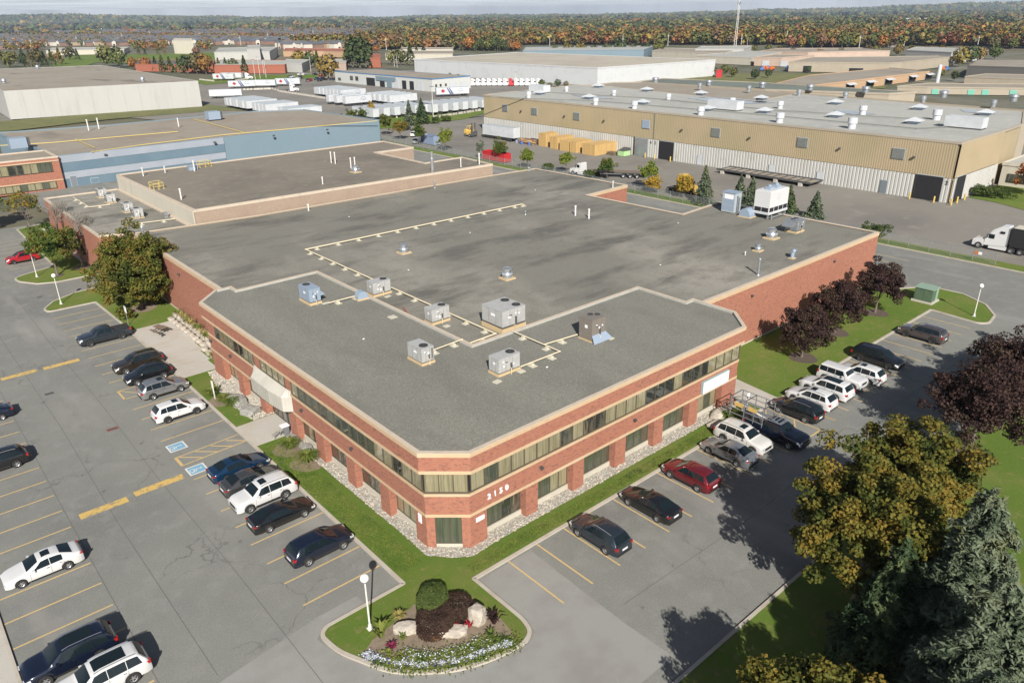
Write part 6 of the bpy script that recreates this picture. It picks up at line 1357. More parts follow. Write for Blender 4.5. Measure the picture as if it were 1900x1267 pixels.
# communication mast
mx_, my_ = at(1364,90)
o = thing('radio_mast', 'tall slim white lattice mast rising above the horizon', 'mast', (mx_,my_,0)); H_ = 54.0
for k in range(3):
    a = k*2*pi/3; b = MB(); b.bar((cos(a)*1.5,sin(a)*1.5,0),(cos(a)*.4,sin(a)*.4,H_),.34); b.build('mast_leg', 'pole_white', o)
b = MB(); n = 22
for i in range(n):
    z0, z1 = H_*i/n, H_*(i+1)/n; r0, r1 = 1.5-1.1*i/n, 1.5-1.1*(i+1)/n
    for k in range(3):
        a0, a1 = k*2*pi/3, (k+1)*2*pi/3; b.bar((cos(a0)*r0,sin(a0)*r0,z0),(cos(a1)*r1,sin(a1)*r1,z1),.16)
b.build('lattice', 'pole_white', o)
for z in (H_*.82, H_*.93):
    b = MB()
    for k in range(3): a = k*2*pi/3; b.box(cos(a)*1.5-.3,sin(a)*1.5-.3,z-1.4,cos(a)*1.5+.3,sin(a)*1.5+.3,z+1.4); b.bar((0,0,z),(cos(a)*1.5,sin(a)*1.5,z),.15)
    b.build('antenna', 'galv', o)
# chain-link fences: posts, rails and a real mesh of wires
def chain_fence(pts, h, label, post=3.1, wire=True):
    o = thing('chain_link_fence', label, 'fence', (pts[0][0],pts[0][1],.05)); x0, y0 = pts[0]; w = MB(); rail = MB()
    for (a, b_) in zip(pts, pts[1:]):
        L = hypot(b_[0]-a[0],b_[1]-a[1]); n = max(1,round(L/post)); ux, uy = (b_[0]-a[0])/L, (b_[1]-a[1])/L
        rail.bar((a[0]-x0,a[1]-y0,h),(b_[0]-x0,b_[1]-y0,h),.05); rail.bar((a[0]-x0,a[1]-y0,.08),(b_[0]-x0,b_[1]-y0,.08),.02)
        for k in range(n+1):
            b = MB(); x, y = a[0]+ux*L*k/n-x0, a[1]+uy*L*k/n-y0; b.cyl((x,y,0),(x,y,h+.06),.045,.045,7); b.build('post', 'galv', o)
        if wire:
            s = -h
            while s < L:
                for sg in (0,1):
                    c0, c1 = max(0,s), min(L,s+h)
                    z0, z1 = (c0-s, c1-s) if sg == 0 else (h-(c0-s), h-(c1-s))
                    w.bar((a[0]+ux*c0-x0,a[1]+uy*c0-y0,z0+.0),(a[0]+ux*c1-x0,a[1]+uy*c1-y0,z1),.009)
                s += .16
    rail.build('rail', 'galv', o)
    if wire: q = w.build('wire_mesh', 'mesh_wire', o); q['kind'] = 'stuff'
chain_fence([(124.2,33.5),(124.2,62),(124.3,100)], 1.8, 'chain-link fence on the grass verge behind the brick warehouse'); chain_fence([(124.3,100),(125.5,150),(126.5,214)], 1.8, 'chain-link fence behind the young trees toward the blue building')
o = thing('sign_post', 'white rectangular sign on a thin pole by the dark pickup', 'sign', (20.9,97.6,.1)); b = MB(); b.cyl((0,0,0),(0,0,2.5),.04); b.build('pole', 'galv', o); b = MB(); b.box(-.03,-.32,1.7,.03,.32,2.5); b.build('sign_board', 'sign_white', o)
o = thing('sign_post', 'small white accessible-parking sign on a post behind the white suv at the right lot', 'sign', (57.8,32.9,.1)); b = MB(); b.cyl((0,0,0),(0,0,1.6),.04); b.build('pole', 'white_paint', o); b = MB(); b.box(-.2,-.03,1.5,.2,.03,2.1); b.build('sign_board', 'sign_white', o)
o = thing('bollard_light', 'white slanted post in the grass beside the green shrub clump', 'post', (21.3,70.4,.1)); b = MB(); b.bar((0,0,0),(0,.1,1.9),.1); b.box(-.06,-.02,1.2,.06,.22,1.95); b.build('post', 'pole_white', o)
b = MB(); o = thing('fence_notice', 'small orange and white notice on the chain-link fence at the right', 'sign', (124.1,36.0,1.2)); b.box(-.02,0,0,0,.5,.4); b.build('orange_half', 'orange_paint', o); b = MB(); b.box(-.02,-.5,0,0,-.02,.4); b.build('white_half', 'sign_white', o)
# picnic table
o = thing('picnic_table', 'dark wooden picnic table on the concrete patio', 'picnic table', (23.1,92.2,.13), .25)
for k in range(4): b = MB(); b.box(-.42+k*.21,-.9,.70,-.23+k*.21,.9,.75); b.build('top_plank', 'wood_dark', o)
for s in (-1,1): b = MB(); b.box(s*.78-.13,-.9,.42,s*.78+.13,.9,.46); b.build('bench', 'wood_dark', o)
for y in (-.6,.6):
    b = MB(); b.bar((-.6,y,0),(.1,y,.72),.06); b.bar((.6,y,0),(-.1,y,.72),.06); b.bar((-.9,y,.40),(.9,y,.40),.06); b.build('leg_frame', 'steel_dark', o)
o = thing('stool', 'round dark stool beside the picnic table', 'stool', (22.7,90.6,.13)); b = MB(); b.cyl((0,0,.38),(0,0,.46),.24,.24,14); b.build('seat', 'steel_dark', o); b = MB(); b.cyl((0,0,0),(0,0,.4),.06); b.build('leg', 'steel_dark', o)
# transformer
o = thing('transformer', 'green electrical transformer cabinet on a concrete pad by the right island', 'transformer', (101.2,34.2,.1)); b = MB(); b.box(-1.2,-1.3,0,1.2,1.3,.22); b.build('concrete_pad', 'concrete', o)
b = MB(); b.box(-1.0,-1.1,.22,.25,1.1,1.75); b.build('cabinet', 'transformer_green', o); b = MB(); b.box(.25,-1.1,.22,1.0,1.1,1.85); b.build('tank', 'transformer_pale', o); b = MB(); b.box(-1.1,-1.2,1.85,1.08,1.2,1.95); b.build('lid', 'transformer_pale', o)
for y in (-1.05,.02): b = MB(); b.box(-1.03,y,.35,-1.001,y+1.0,1.65); b.build('door', 'transformer_green', o)
# entrance pieces
o = thing('ash_urn', 'pale board and small grey bin beside the brick pillar at the entrance', 'bin', (23.6,58.9,.13)); b = MB(); b.box(-.35,-.2,0,.1,.25,.9); b.build('bin', 'galv', o); b = MB(); b.box(-.6,-.3,.9,.15,.3,1.0); b.build('lid', 'sign_white', o)
o = thing('stone_bench', 'small grey curved bench on the entrance walk', 'bench', (22.6,57.9+1.1,.13), .3); b = MB(); b.box(-.5,-.18,.35,.5,.18,.43); b.build('seat', 'rock_grey', o); b = MB(); b.box(-.4,-.14,0,-.28,.14,.35); b.box(.28,-.14,0,.4,.14,.35); b.build('support', 'rock_grey', o)
# rear yard things
def crate(x0, y0, x1, y1, h, label):
    o = thing('timber_crate', label, 'crate', (x0,y0,0), 0, 'timber crates along the tan warehouse'); w, d = x1-x0, y1-y0
    b = MB(); b.box(.04,.04,0,w-.04,d-.04,h-.03); b.build('core', 'wood', o)
    n = max(3,int(d/.55))
    for k in range(n): b = MB(); b.box(-.03,k*d/n+.02,0,.04,(k+1)*d/n-.03,h); b.build('board', 'wood', o)
    n = max(3,int(w/.6))
    for k in range(n): b = MB(); b.box(k*w/n+.02,-.03,0,(k+1)*w/n-.03,.04,h); b.build('board', 'wood', o)
    b = MB(); b.box(-.05,-.05,h-.03,w,d,h+.04); b.build('lid', 'wood', o)
crate(153.6,161.2,158.6,164.4,3.6,'plain timber crate farthest left in the row'); crate(152.7,155.6,159.4,158.6,3.2,'pale timber crate, second from the left'); crate(152.2,150.6,160,154.2,2.7,'broad timber crate in the middle of the row'); crate(152.0,147.4,158.5,150.0,2.9,'narrow timber crate with pale boards in the middle'); crate(152.2,140.6,161.5,145.4,2.8,'large orange timber crate farthest right in the row')
o = thing('scrap_pile', 'heap of weathered timber and pipes between trailer and crates', 'pile', (155,169.5,0)); R = random.Random(4)
for i in range(26):
    b = MB(); x, y, z = R.uniform(-2.2,2.2), R.uniform(-3.2,3.4), R.uniform(.1,1.1); a = R.uniform(-.6,.6); l = R.uniform(.8,2.0); b.bar((x-l*sin(a),y-l*cos(a),z),(x+l*sin(a),y+l*cos(a),z+R.uniform(-.1,.3)),R.uniform(.15,.4),R.uniform(.1,.3)); b.build('timber', R.choice(['wood','wood_dark','steel_dark','wood','roof_rust']), o)
for (x,y,c) in ((-3.1,.3,'blue_light'),(-2.8,-2.6,'blue_light'),(-2.6,3.2,'blue_box')): b = MB(); b.cyl((x,y,0),(x,y,.9),.4,.4,10); b.build('drum', c, o)
o = thing('dumpster', 'pale green dumpster with a dark sloping lid by the roller door', 'dumpster', (157.6,135.3,0)); b = MB(); b.prism([(-1,-1.1),(1.6,-1.1),(1.6,1.1),(-1,1.1)], .1, 1.4); b.build('bin', 'pale_green', o)
b = MB(); b.add([(-1.05,-1.15,1.42),(-1.05,1.15,1.42),(1.65,1.15,2.1),(1.65,-1.15,2.1),(1.65,-1.15,1.4),(1.65,1.15,1.4)], [(0,3,2,1),(0,4,3),(1,2,5),(3,4,5,2)]); b.build('lid', 'steel_dark', o)
o = thing('pallet_stack', 'brown pallets and a red cart between the crates and the green dumpster', 'pallets', (157,138.6,0))
for i in range(4): b = MB(); b.box(-.9,-1.2,i*.22,.9,1.2,i*.22+.16); b.build('pallet', 'wood_dark', o)
b = MB(); b.box(.2,-2.0,.3,1.3,-1.4,1.3); b.build('cart', 'roof_rust', o)
def container(x, y, rz, w, h, label, col):
    o = thing('skip_container', label, 'container', (x,y,0), rz); b = MB(); b.box(0,-1.2,.2,w,-1.12,h); b.box(0,1.12,.2,w,1.2,h); b.box(0,-1.12,.2,.08,1.12,h); b.box(w-.08,-1.12,.2,w,1.12,h); b.box(.08,-1.12,.2,w-.08,1.12,.5); b.build('shell', col, o)
    b = MB(); n = int(w/.8)
    for k in range(n+1): b.box(k*w/n-.05,-1.26,.2,k*w/n+.05,-1.2,h)
    b.box(0,-1.3,h-.12,w,-1.2,h+.02); b.build('rib', col, o)
container(128.9,158.5,-pi/2+.02,8.6,2.3,'open red steel skip behind the young tree at the rear fence','red_box'); container(133.0,193.0,-pi/2,6.5,2.7,'blue-grey steel container beside the young green tree','blue_box')
o = thing('platform_frame', 'long dark steel platform frame lying on blocks along the tan warehouse', 'frame', (155.2,80,0)); b = MB(); b.box(0,0,.7,.25,24,1.1); b.box(5.2,0,.7,5.4,24,1.0); b.build('side_beam', 'steel_dark', o)
for k in range(13): b = MB(); b.box(.25,k*1.96,.8,5.2,k*1.96+.18,.95); b.build('cross_beam', 'steel_dark', o)
for y in (2,8,15,22): b = MB(); b.box(-.2,y,0,.6,y+.8,.7); b.box(4.9,y,0,5.6,y+.8,.7); b.build('block', 'concrete', o)
b = MB(); b.box(.3,.2,.76,5.1,23.8,.79); b.build('deck', 'roof_tan', o)
for i,(x,y) in enumerate(((159.5,60.9),(159.5,56.2),(159.6,53.0),(162.2,52.9),(166,52.9),(159.5,129.3),(159.5,134.8),(159.5,121.0),(159.5,126.2))):
    b = MB(); b.cyl((0,0,0),(0,0,1.2),.16,.16,10); b.sphere((0,0,1.2),.16,0,10,.6); tag(b.build('bollard', 'bollard_yellow', None, (x,y,0)), 'yellow bollard guarding a warehouse door, number %s counted from the right corner' % ['three','two','one','four','five','eight','nine','six','seven'][i], 'bollard', 'yellow bollards at the warehouse doors')
# concrete barriers of the truck yard
k = 0
ORD = lambda n: '%d%s' % (n, 'th' if 10 <= n%100 <= 20 else {1:'st',2:'nd',3:'rd'}.get(n%10,'th'))
BAR = None
for (a, b_, n) in (((415,169),(505,166),14),((505,166),(520,170),3),((520,171),(606,184),16),((372,149),(400,152),6),((440,150),(470,146),6),((700,205),(740,221),8),((810,219),(893,206),16)):
    for i in range(n):
        t = i/n; px, py = a[0]+(b_[0]-a[0])*t, a[1]+(b_[1]-a[1])*t; x, y = at(px,py); x2, y2 = at(px+(b_[0]-a[0])*.02, py+(b_[1]-a[1])*.02); k += 1
        if BAR is None:
            q = MB(); P_ = [(-.35,0),(.35,0),(.22,.35),(.12,.85),(-.12,.85),(-.22,.35)]; q.add([(-1.3,y_,z_) for y_,z_ in P_]+[(1.3,y_,z_) for y_,z_ in P_], [((i_+1)%6,i_,6+i_,6+(i_+1)%6) for i_ in range(6)]+[tuple(range(6)), tuple(range(6,12))[::-1]]); BAR = q.mesh('concrete_barrier', 'concrete')
        tag(link('concrete_barrier', BAR, None, (x,y,0), atan2(y2-y,x2-x)), 'pale concrete road barrier, %s of the lines around the truck yard' % ORD(k), 'barrier', 'concrete barriers of the truck yard')

# ---------------- neighbouring buildings ----------------
def slab_wall(b, p0, p1, z0, z1, t, m=0):
    """thin slab standing 't' proud on the right-hand side of p0->p1"""
    d = Vector((p1[0]-p0[0], p1[1]-p0[1])).normalized(); n = Vector((d.y, -d.x))*t
    b.prism([p0, p1, (p1[0]+n.x, p1[1]+n.y), (p0[0]+n.x, p0[1]+n.y)], z0, z1, m)
def on_edge(o, name, p0, p1, items, t=.06, grp=None):
    """doors and windows: items = (t0,t1,z0,z1,material) along p0->p1 in metres from p0; outside on the right"""
    d = Vector((p1[0]-p0[0], p1[1]-p0[1])).normalized()
    for (a, c, z0, z1, m) in items:
        nm = 'window' if z0 > .9 else 'door'
        b = MB(); q0 = (p0[0]+d.x*a, p0[1]+d.y*a); q1 = (p0[0]+d.x*c, p0[1]+d.y*c); slab_wall(b, q0, q1, z0-.1, z1+.1, t*.6); f = b.build(nm, 'window_frame' if m in ('pane_dark','pane_blind') else 'trailer_roof', o)
        b = MB(); slab_wall(b, (q0[0]+d.x*.08,q0[1]+d.y*.08), (q1[0]-d.x*.08,q1[1]-d.y*.08), z0, z1, t); b.build('pane' if nm == 'window' else 'door_leaf_or_shade', m, f)  # open doorways get a near-black sheet in place of their inner shade
def ribs(p0, p1, z0, z1, pitch, depth, mat, parent, name='ribbed_cladding'):
    d = Vector((p1[0]-p0[0], p1[1]-p0[1])); L = d.length; d.normalize(); n = Vector((d.y, -d.x)); b = MB(); k = int(L/pitch)
    for i in range(k):
        s = [i*pitch, i*pitch+pitch*.55, i*pitch+pitch*.65, i*pitch+pitch*.9, (i+1)*pitch]; off = [depth, depth, 0, 0, depth]
        vs = []
        for a, q in zip(s, off): x, y = p0[0]+d.x*a+n.x*(q+.01), p0[1]+d.y*a+n.y*(q+.01); vs += [(x,y,z0),(x,y,z1)]
        b.add(vs, [(2*j,2*j+2,2*j+3,2*j+1) for j in range(4)])
    b.add([], []); o = b.build(name, mat, parent); o['kind'] = 'stuff'; return o
# tan metal warehouse
tw = thing('metal_warehouse', 'huge tan metal warehouse with white ribbed lower walls and a pale flat roof', 'building', (0,0,0))
TW = [(161,54.0),(184.5,54.0),(197,54.6),(222,61.9),(222.7,73.5),(227.6,126),(200,123.6),(210,186),(206,201),(161,198.5)]
b = MB(); b.prism(out(TW,-.3), 0, 11.4); b.build('wall', 'tan_wall', tw)
b = MB(); b.prism(out(TW,-.02), 11.4, 11.6); b.build('roof', 'roof_light', tw)
b = MB(); ring(b, TW, .35, 11.3, 11.75, 0, .12); b.build('eave_trim', 'beige_wall', tw)
gaps = [(121.1,125.8),(129.7,134.2),(55.7,60.8)]
ys = [198.4,134.2,129.7,125.8,121.1,60.8,55.7,54.05]
ribs((161,198.4),(161,54.05), 4.75, 11.35, .5, .035, 'tan_wall', tw, 'tan_ribbed_cladding')
for y1,y0 in ((198.4,134.2),(129.7,125.8),(121.1,60.8),(55.7,54.05)): ribs((160.9,y1),(160.9,y0), 0, 4.7, .75, .09, 'white_cladding', tw, 'white_ribbed_cladding')
ribs((161,53.9),(184.4,53.9), 4.9, 11.35, .5, .035, 'tan_wall', tw, 'tan_ribbed_cladding')
for x0,x1 in ((160.9,162.2),(166.6,184.4)): ribs((x0,53.8),(x1,53.8), 0, 4.85, .75, .09, 'white_cladding', tw, 'white_ribbed_cladding')
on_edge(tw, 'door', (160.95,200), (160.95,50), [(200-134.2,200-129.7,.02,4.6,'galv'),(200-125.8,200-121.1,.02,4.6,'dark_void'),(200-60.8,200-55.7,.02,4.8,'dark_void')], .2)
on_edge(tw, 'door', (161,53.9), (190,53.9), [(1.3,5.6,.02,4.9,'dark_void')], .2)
for y in (113.6,93.6,81.7): on_edge(tw, 'door', (160.72,200), (160.72,50), [(200-y,200-y+1.5,.1,2.5,'trailer_white')], .1)
on_edge(tw, 'door', (160.72,200), (160.72,50), [(200-67.6,200-66.1,.1,2.7,'door_grey')], .1)
for y in (189,175.4,157.5,132.0,110.3,87.5,66.5): on_edge(tw, 'window', (160.9,200), (160.9,50), [(200-y,200-y+2.6,7.35,9.3,'unit_blue' if y == 132.0 else 'coil')], .16)
for y in (180,161,145.5,119,99.5,77.5,62): b = MB(); b.box(-.45,-.2,-.15,0,.2,.2); b.build('wall_lamp', 'steel_dark', tw, (160.85,y,8.0))
for y,ch in ((128.9,'4'),(127.4,'2'),(55.2,'2')): text_part('door_number', ch, 1.0, 'steel_dark', tw, (160.72,y,3.6), (pi/2,0,-pi/2), .02, True)
b = MB(); b.box(160.84,127.9,0,160.92,128.05,11.3); b.build('downpipe', 'coil', tw)
R = random.Random(12); num = 0
VENTS = [(153,152),]
def mush(px, py, s, lab, dark=False):
    x, y = at(px, py, 11.6); o = thing('roof_ventilator', lab, 'vent', (x,y,11.6), 0, 'drum ventilators on the pale warehouse roof'); s *= .82; r = 1.15*s
    b = MB(); b.cyl((0,0,0),(0,0,1.3*s),r*.8,r*.8,12); b.build('throat', 'galv' if dark else 'trailer_white', o); b = MB(); b.cyl((0,0,1.25*s),(0,0,2.6*s),r,r*.95,12); b.build('drum', 'galv' if dark else 'trailer_white', o)
vl = [(981,182,.9),(1105,195,.9),(1177,202,.95),(1300,214,1.),(1446,228,1.05),(1580,239,1.1),(1051,170,.75),(1139,178,.8),(1240,186,.85),(1358,196,.95),(1447,202,.9),(1600,213,1.),(1737,223,1.1)]
for i,(px,py,s) in enumerate(vl): mush(px, py, s, 'white drum ventilator, %s of the %s line on the pale roof' % (ORD(i+1 if i < 6 else i-5)+' from the left', 'front' if i < 6 else 'second'))
for i,(px,py) in enumerate(((1482,178),(1568,183),(1712,191),(1842,199),(1298,165),(1389,170))): mush(px, py, .85, 'grey drum ventilator, %s of the grey ones along the rear of the pale roof' % ORD(i+1), True)
for i,(px,py) in enumerate(((1002,176),(1093,184),(1192,194),(1312,206),(1418,216-6),(1550,218),(1695,230),(1110,163),(1200,170),(1300,177),(1412,186),(1550,194),(1705,204),(1828,214))):
    x, y = at(px, py, 11.6); o = thing('skylight_hood', 'low white pyramid hood, %s counted on the pale roof' % ORD(i+1), 'vent', (x,y,11.6), .1, 'pyramid hoods on the pale roof')
    b = MB(); b.box(-1.1,-1.1,0,1.1,1.1,.7); b.build('curb', 'unit_blue', o); b = MB(); b.add([(-1.8,-1.8,.7),(1.8,-1.8,.7),(1.8,1.8,.7),(-1.8,1.8,.7),(0,0,1.5)], [(0,1,4),(1,2,4),(2,3,4),(3,0,4),(3,2,1,0)]); b.build('hood', 'trailer_white', o)
for (px,py,w,d,lb) in ((1345,204,9,3.6,'long white rooftop air unit in the middle of the pale roof'),(1790,238,7.5,3.4,'long white rooftop air unit near the right corner of the pale roof'),(1001,172,7,3,'white rooftop air unit at the left end of the pale roof')):
    x, y = at(px,py,11.6); o = thing('rooftop_unit', lb, 'air conditioner', (x,y,11.6)); b = MB(); b.box(-1.6,-w/2,.3,1.6,w/2,2.4); b.build('housing', 'trailer_white', o); b = MB(); b.box(-1.5,-w/2+.1,0,1.5,w/2-.1,.3); b.build('base', 'steel_dark', o)
for k,(pts) in enumerate(([(893,181),(1100,188),(1400,213),(1700,240),(1830,231)],[(940,168),(1200,183),(1440,206),(1700,222)])):
    o = thing('roof_pipe', 'long %s pipe on small blocks across the pale roof' % ('front' if k == 0 else 'rear'), 'pipe', (0,0,11.6)); P_ = [at(x,y,11.7) for x,y in pts]
    for p,q in zip(P_,P_[1:]): b = MB(); b.bar((*p,.25),(*q,.25),.15); b.build('pipe_run', 'coil', o)
def simple(name, label, px, z, wall, roof, trim=None, cat='building', world=None, th=.25, rise=.35):
    o = thing(name, label, cat, (0,0,0)); P_ = world or [at(x,y,z) for x,y in px]
    if sum(P_[i][0]*P_[(i+1)%len(P_)][1]-P_[(i+1)%len(P_)][0]*P_[i][1] for i in range(len(P_))) < 0: P_ = P_[::-1]
    b = MB(); b.prism(out(P_,-.1), 0, z-.05); b.build('wall', wall, o)
    b = MB(); b.prism(out(P_,-.12), z-.05, z+.06); b.build('roof', roof, o)
    b = MB(); ring(b, P_, th, z-.3, z+rise, 0, .04); b.build('parapet', trim or wall, o); return o, P_
simple('brown_roof_warehouse', 'low warehouse strip with a brown roof behind the pale roof', None, 11.0, 'beige_wall', 'roof_tan', world=[(206.8,201),(210.6,186),(200.8,124.4),(227.4,126.8),(223.6,73.4),(222.9,62),(229,62),(233,130),(236,195),(228,201.5)])
simple('green_roof_warehouse', 'low warehouse strip with a greenish roof behind the brown roof', [(1178,153.5),(1230,147),(1420,155),(1547,163),(1700,172),(1650,175),(1420,167.5)], 10.2, 'beige_wall', 'roof_green')
for i,(px,py) in enumerate(((1216,153),(1315,158),(1414,162),(1503,167),(1606,171),(1750,180),(1880,187))):
    x,y = at(px,py,10.8); o = thing('roof_ventilator', 'grey drum ventilator, %s from the left on the brown and green roofs' % ORD(i+1), 'vent', (x,y,10.6), 0, 'drum ventilators on the brown and green roofs'); b = MB(); b.cyl((0,0,0),(0,0,1.2),1.0,1.0,12); b.build('drum', 'galv', o); b = MB(); b.cyl((0,0,1.2),(0,0,1.9),1.3,1.2,12); b.build('cap', 'galv', o)
o, P_ = simple('white_warehouse', 'long white warehouse with a sandy flat roof behind the line of white tractors', [(768,111),(1109,127),(1328,112),(960,98)], 9.0, 'white_metal', 'roof_sand')
o, P_ = simple('repair_shop', 'pale truck repair shop with a blue roof edge and open bay doors', None, 6.2, 'pale_wall' if 'pale_wall' in MAT else pm('pale_wall', (.50,.51,.49), .8).name, 'roof_tan', 'trim_blue', world=[(233.5,329),(260,331),(258,420),(233,428)], rise=.1, th=.4)
e0, e1 = (233.0,428), (233.5,329)
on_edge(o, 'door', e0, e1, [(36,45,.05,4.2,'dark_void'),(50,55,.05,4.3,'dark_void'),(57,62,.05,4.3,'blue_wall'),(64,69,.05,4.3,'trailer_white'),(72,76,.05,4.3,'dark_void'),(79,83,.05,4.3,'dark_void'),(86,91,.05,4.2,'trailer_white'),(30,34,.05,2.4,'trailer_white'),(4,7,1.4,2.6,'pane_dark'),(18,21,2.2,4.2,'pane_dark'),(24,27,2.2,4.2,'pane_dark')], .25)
on_edge(o, 'door', (233.5,329), (260,331), [(12,17,.05,3.4,'trailer_white'),(19,24,.05,3.4,'trailer_white'),(2,3.2,2.4,3.4,'pane_dark'),(5,6.2,2.4,3.4,'pane_dark'),(8.5,9.7,2.4,3.4,'pane_dark')], .25)
b = MB(); slab_wall(b, (233.05,382), (233.2,362), 3.2, 5.4, .12); b.build('blue_panel', 'blue_wall', o)
o, P_ = simple('concrete_warehouse', 'large pale concrete warehouse with a grey-brown roof at the upper left', None, 10.6, 'white_wall', 'roof_tan', world=[(52.8,362),(124.6,351.3),(131.8,530),(62,548)], rise=.2)
b = MB(); b.add([(52.7,362,0),(49.5,371,0),(49.5,371,3),(52.7,362,8)], [(0,1,2,3)]); 
for i in range(12):
    x0 = 52.8+i*5.98; b = MB(); y0 = 362-(10.7*i/12); y1 = 362-(10.7*(i+1)/12); slab_wall(b, (x0+.02,y0-.01), (x0+5.96,y1-.01), .05, 10.3, .05); b.build('concrete_panel', 'white_wall', o)
for i,(px,py) in enumerate(((70,128),(265,152),(8,155))):
    x,y = at(px,py,10.7); q = thing('roof_ventilator', 'small metal vent, %s on the concrete warehouse roof' % ['rearmost','front right','front left'][i], 'vent', (x,y,10.7)); b = MB(); b.cyl((0,0,0),(0,0,1.0),.8,.8,12); b.build('throat', 'galv', q); b = MB(); b.cyl((0,0,1.0),(0,0,1.8),1.2,1.0,12); b.build('cap', 'galv', q)
# blue building
bb = thing('blue_building', 'long blue painted industrial building with a wide pale band and a brown roof', 'building', (0,0,0))
BB = [(36,198.6),(122.3,200.4),(119.5,243),(105,251),(60,250),(33,256)]
b = MB(); b.prism(out(BB,-.1), 0, 6.9); b.build('wall', 'blue_wall', bb); b = MB(); b.prism(out(BB,-.15), 6.9, 7.0); b.build('roof', 'roof_tan', bb); b = MB(); ring(b, BB, .4, 6.8, 7.25, 0, .05); b.build('parapet', 'blue_wall', bb)
for z0,z1,m,nm in ((5.55,7.15,'pale_blue_wall','pale_band'),(3.5,5.5,'blue_band','blue_band'),(1.9,3.45,'pale_blue_wall','pale_band'),(0,1.85,'blue_band','blue_band')): b = MB(); slab_wall(b, (36.0,198.52), (74.6,199.36), z0, z1, .14); b.build(nm, m, bb)
b = MB(); slab_wall(b, (74.7,199.36), (122.2,200.38), 0, 7.1, .08); b.build('blue_panel', 'blue_wall', bb)
on_edge(bb, 'door', (36,198.4), (122,200.3), [(1.4,2.8,.02,2.4,'door_grey'),(5.6,7.4,.3,1.3,'blue_band')], .1)
for x in (46,72,88,104): b = MB(); b.box(-.3,-.35,-.2,.3,0,.2); b.build('wall_lamp', 'steel_dark', bb, (x,198.6,6.3))
bw = thing('brick_office_wing', 'two-storey red brick wing with two bands of tan blinds at the far left', 'building', (0,0,0)); BW = [(2,199.5),(35.9,197.4),(35.9,210),(2,212)]
b = MB(); b.prism(BW, 0, 7.0); b.build('wall', 'brick', bw); b = MB(); ring(b, BW, .5, 7.0, 7.35, 0, .05); b.build('parapet_cap', 'parapet_cap', bw); b = MB(); b.prism(out(BW,-.3), 7.0, 7.1); b.build('roof', 'roof_tan', bw)
for z0,z1 in ((4.1,6.3),(.4,2.0)):
    window_strip(bw, (3,199.38), (34.3,197.44), z0, z1, 22, (.75,.15), depth=.12, fr=.12, seed=int(z0*10)); b = MB(); slab_wall(b, (2,199.45),(35.9,197.35), z1+.02, z1+.25, .08); b.build('stone_trim', 'stone_trim', bw)
for i,(px,py,z) in enumerate(((165,243,3),(184,240,3),(332,236,2.4))):
    pipe((*at(px,py,7.1),7.05), z, .16, 'white pipe, %s on the roof of the blue building' % ORD(i+1))
for (px,py,lb) in ((396,223,'blue-grey box unit at the rear edge of the blue building roof'),(35,276,'blue-grey box unit at the left end of the blue building roof')):
    x,y = at(px,py,7.1); q = thing('rooftop_unit', lb, 'air conditioner', (x,y,7.05)); b = MB(); b.box(-1.8,-1.6,.3,1.8,1.6,2.6); b.build('housing', 'unit_blue', q); b = MB(); b.box(1.8,-1.3,.7,2.5,1.3,2.4); b.build('intake_hood', 'steel_dark', q)
for k,pts in enumerate(([(0,271),(90,266),(180,258),(330,245)],[(140,259),(175,275)],[(360,222),(450,246)],[(170,283),(260,270),(415,251),(560,238),(700,225)])):
    o = thing('roof_pipe', 'thin yellow pipe, %s of those on the blue building roof' % ORD(k+1), 'pipe', (0,0,7.05)); P_ = [at(x,y,7.2) for x,y in pts]
    for p,q in zip(P_,P_[1:]): b = MB(); b.bar((*p,.25),(*q,.25),.14); b.build('pipe_run', 'rail_yellow', o)
    n = 0
# buildings of the right background
o, P_ = simple('beige_warehouse', 'wide beige warehouse with dark open doors behind the rows of orange machines', [(1464,116),(1652,118),(1676,116),(1772,106),(1742,105),(1510,107)], 5.6, 'beige_wall', 'roof_tan')
i0 = min(range(len(P_)), key=lambda i: hypot(P_[i][0]-at(1464,116,5.6)[0], P_[i][1]-at(1464,116,5.6)[1])); q0 = at(1464,116,5.6); q1 = at(1652,118,5.6)
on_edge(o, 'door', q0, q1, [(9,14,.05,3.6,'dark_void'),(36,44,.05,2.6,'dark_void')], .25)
o, P_ = simple('pink_building', 'small pink stucco building with white doors at the right background', [(1400,107),(1450,108),(1512,103.5),(1440,102)], 5.6, 'pink_wall', 'roof_tan')
on_edge(o, 'door', at(1400,107,5.6), at(1450,108,5.6), [(6,11,.05,3.5,'trailer_white'),(19,24,.05,3.5,'trailer_white')], .25)
o, P_ = simple('awning_building', 'long low beige building with slanted awnings over its loading bays', [(1435,157),(1500,161),(1518,158.5),(1725,133.5),(1650,127),(1500,141)], 4.0, 'orange_wall', 'roof_tan')
q0, q1 = at(1518,158.5,4), at(1725,133.5,4)
L = hypot(q1[0]-q0[0],q1[1]-q0[1]); d = ((q1[0]-q0[0])/L,(q1[1]-q0[1])/L)
for k in range(5):
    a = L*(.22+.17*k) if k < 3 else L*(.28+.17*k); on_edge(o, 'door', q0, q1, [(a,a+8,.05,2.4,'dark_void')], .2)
    b = MB(); p = (q0[0]+d[0]*a,q0[1]+d[1]*a); r = (q0[0]+d[0]*(a+8),q0[1]+d[1]*(a+8)); nx,ny = d[1]*2.2,-d[0]*2.2; b.add([(*p,3.3),(*r,3.3),(r[0]+nx,r[1]+ny,2.5),(p[0]+nx,p[1]+ny,2.5)], [(0,3,2,1)]); b.build('awning', 'trailer_white', o)
o, P_ = simple('garage_building', 'low tan garage building with green roller doors at the right edge', [(1665,161),(1721,162.5),(1910,165),(1960,158),(1721,155.5)], 2.9, 'beige_wall', 'roof_tan')
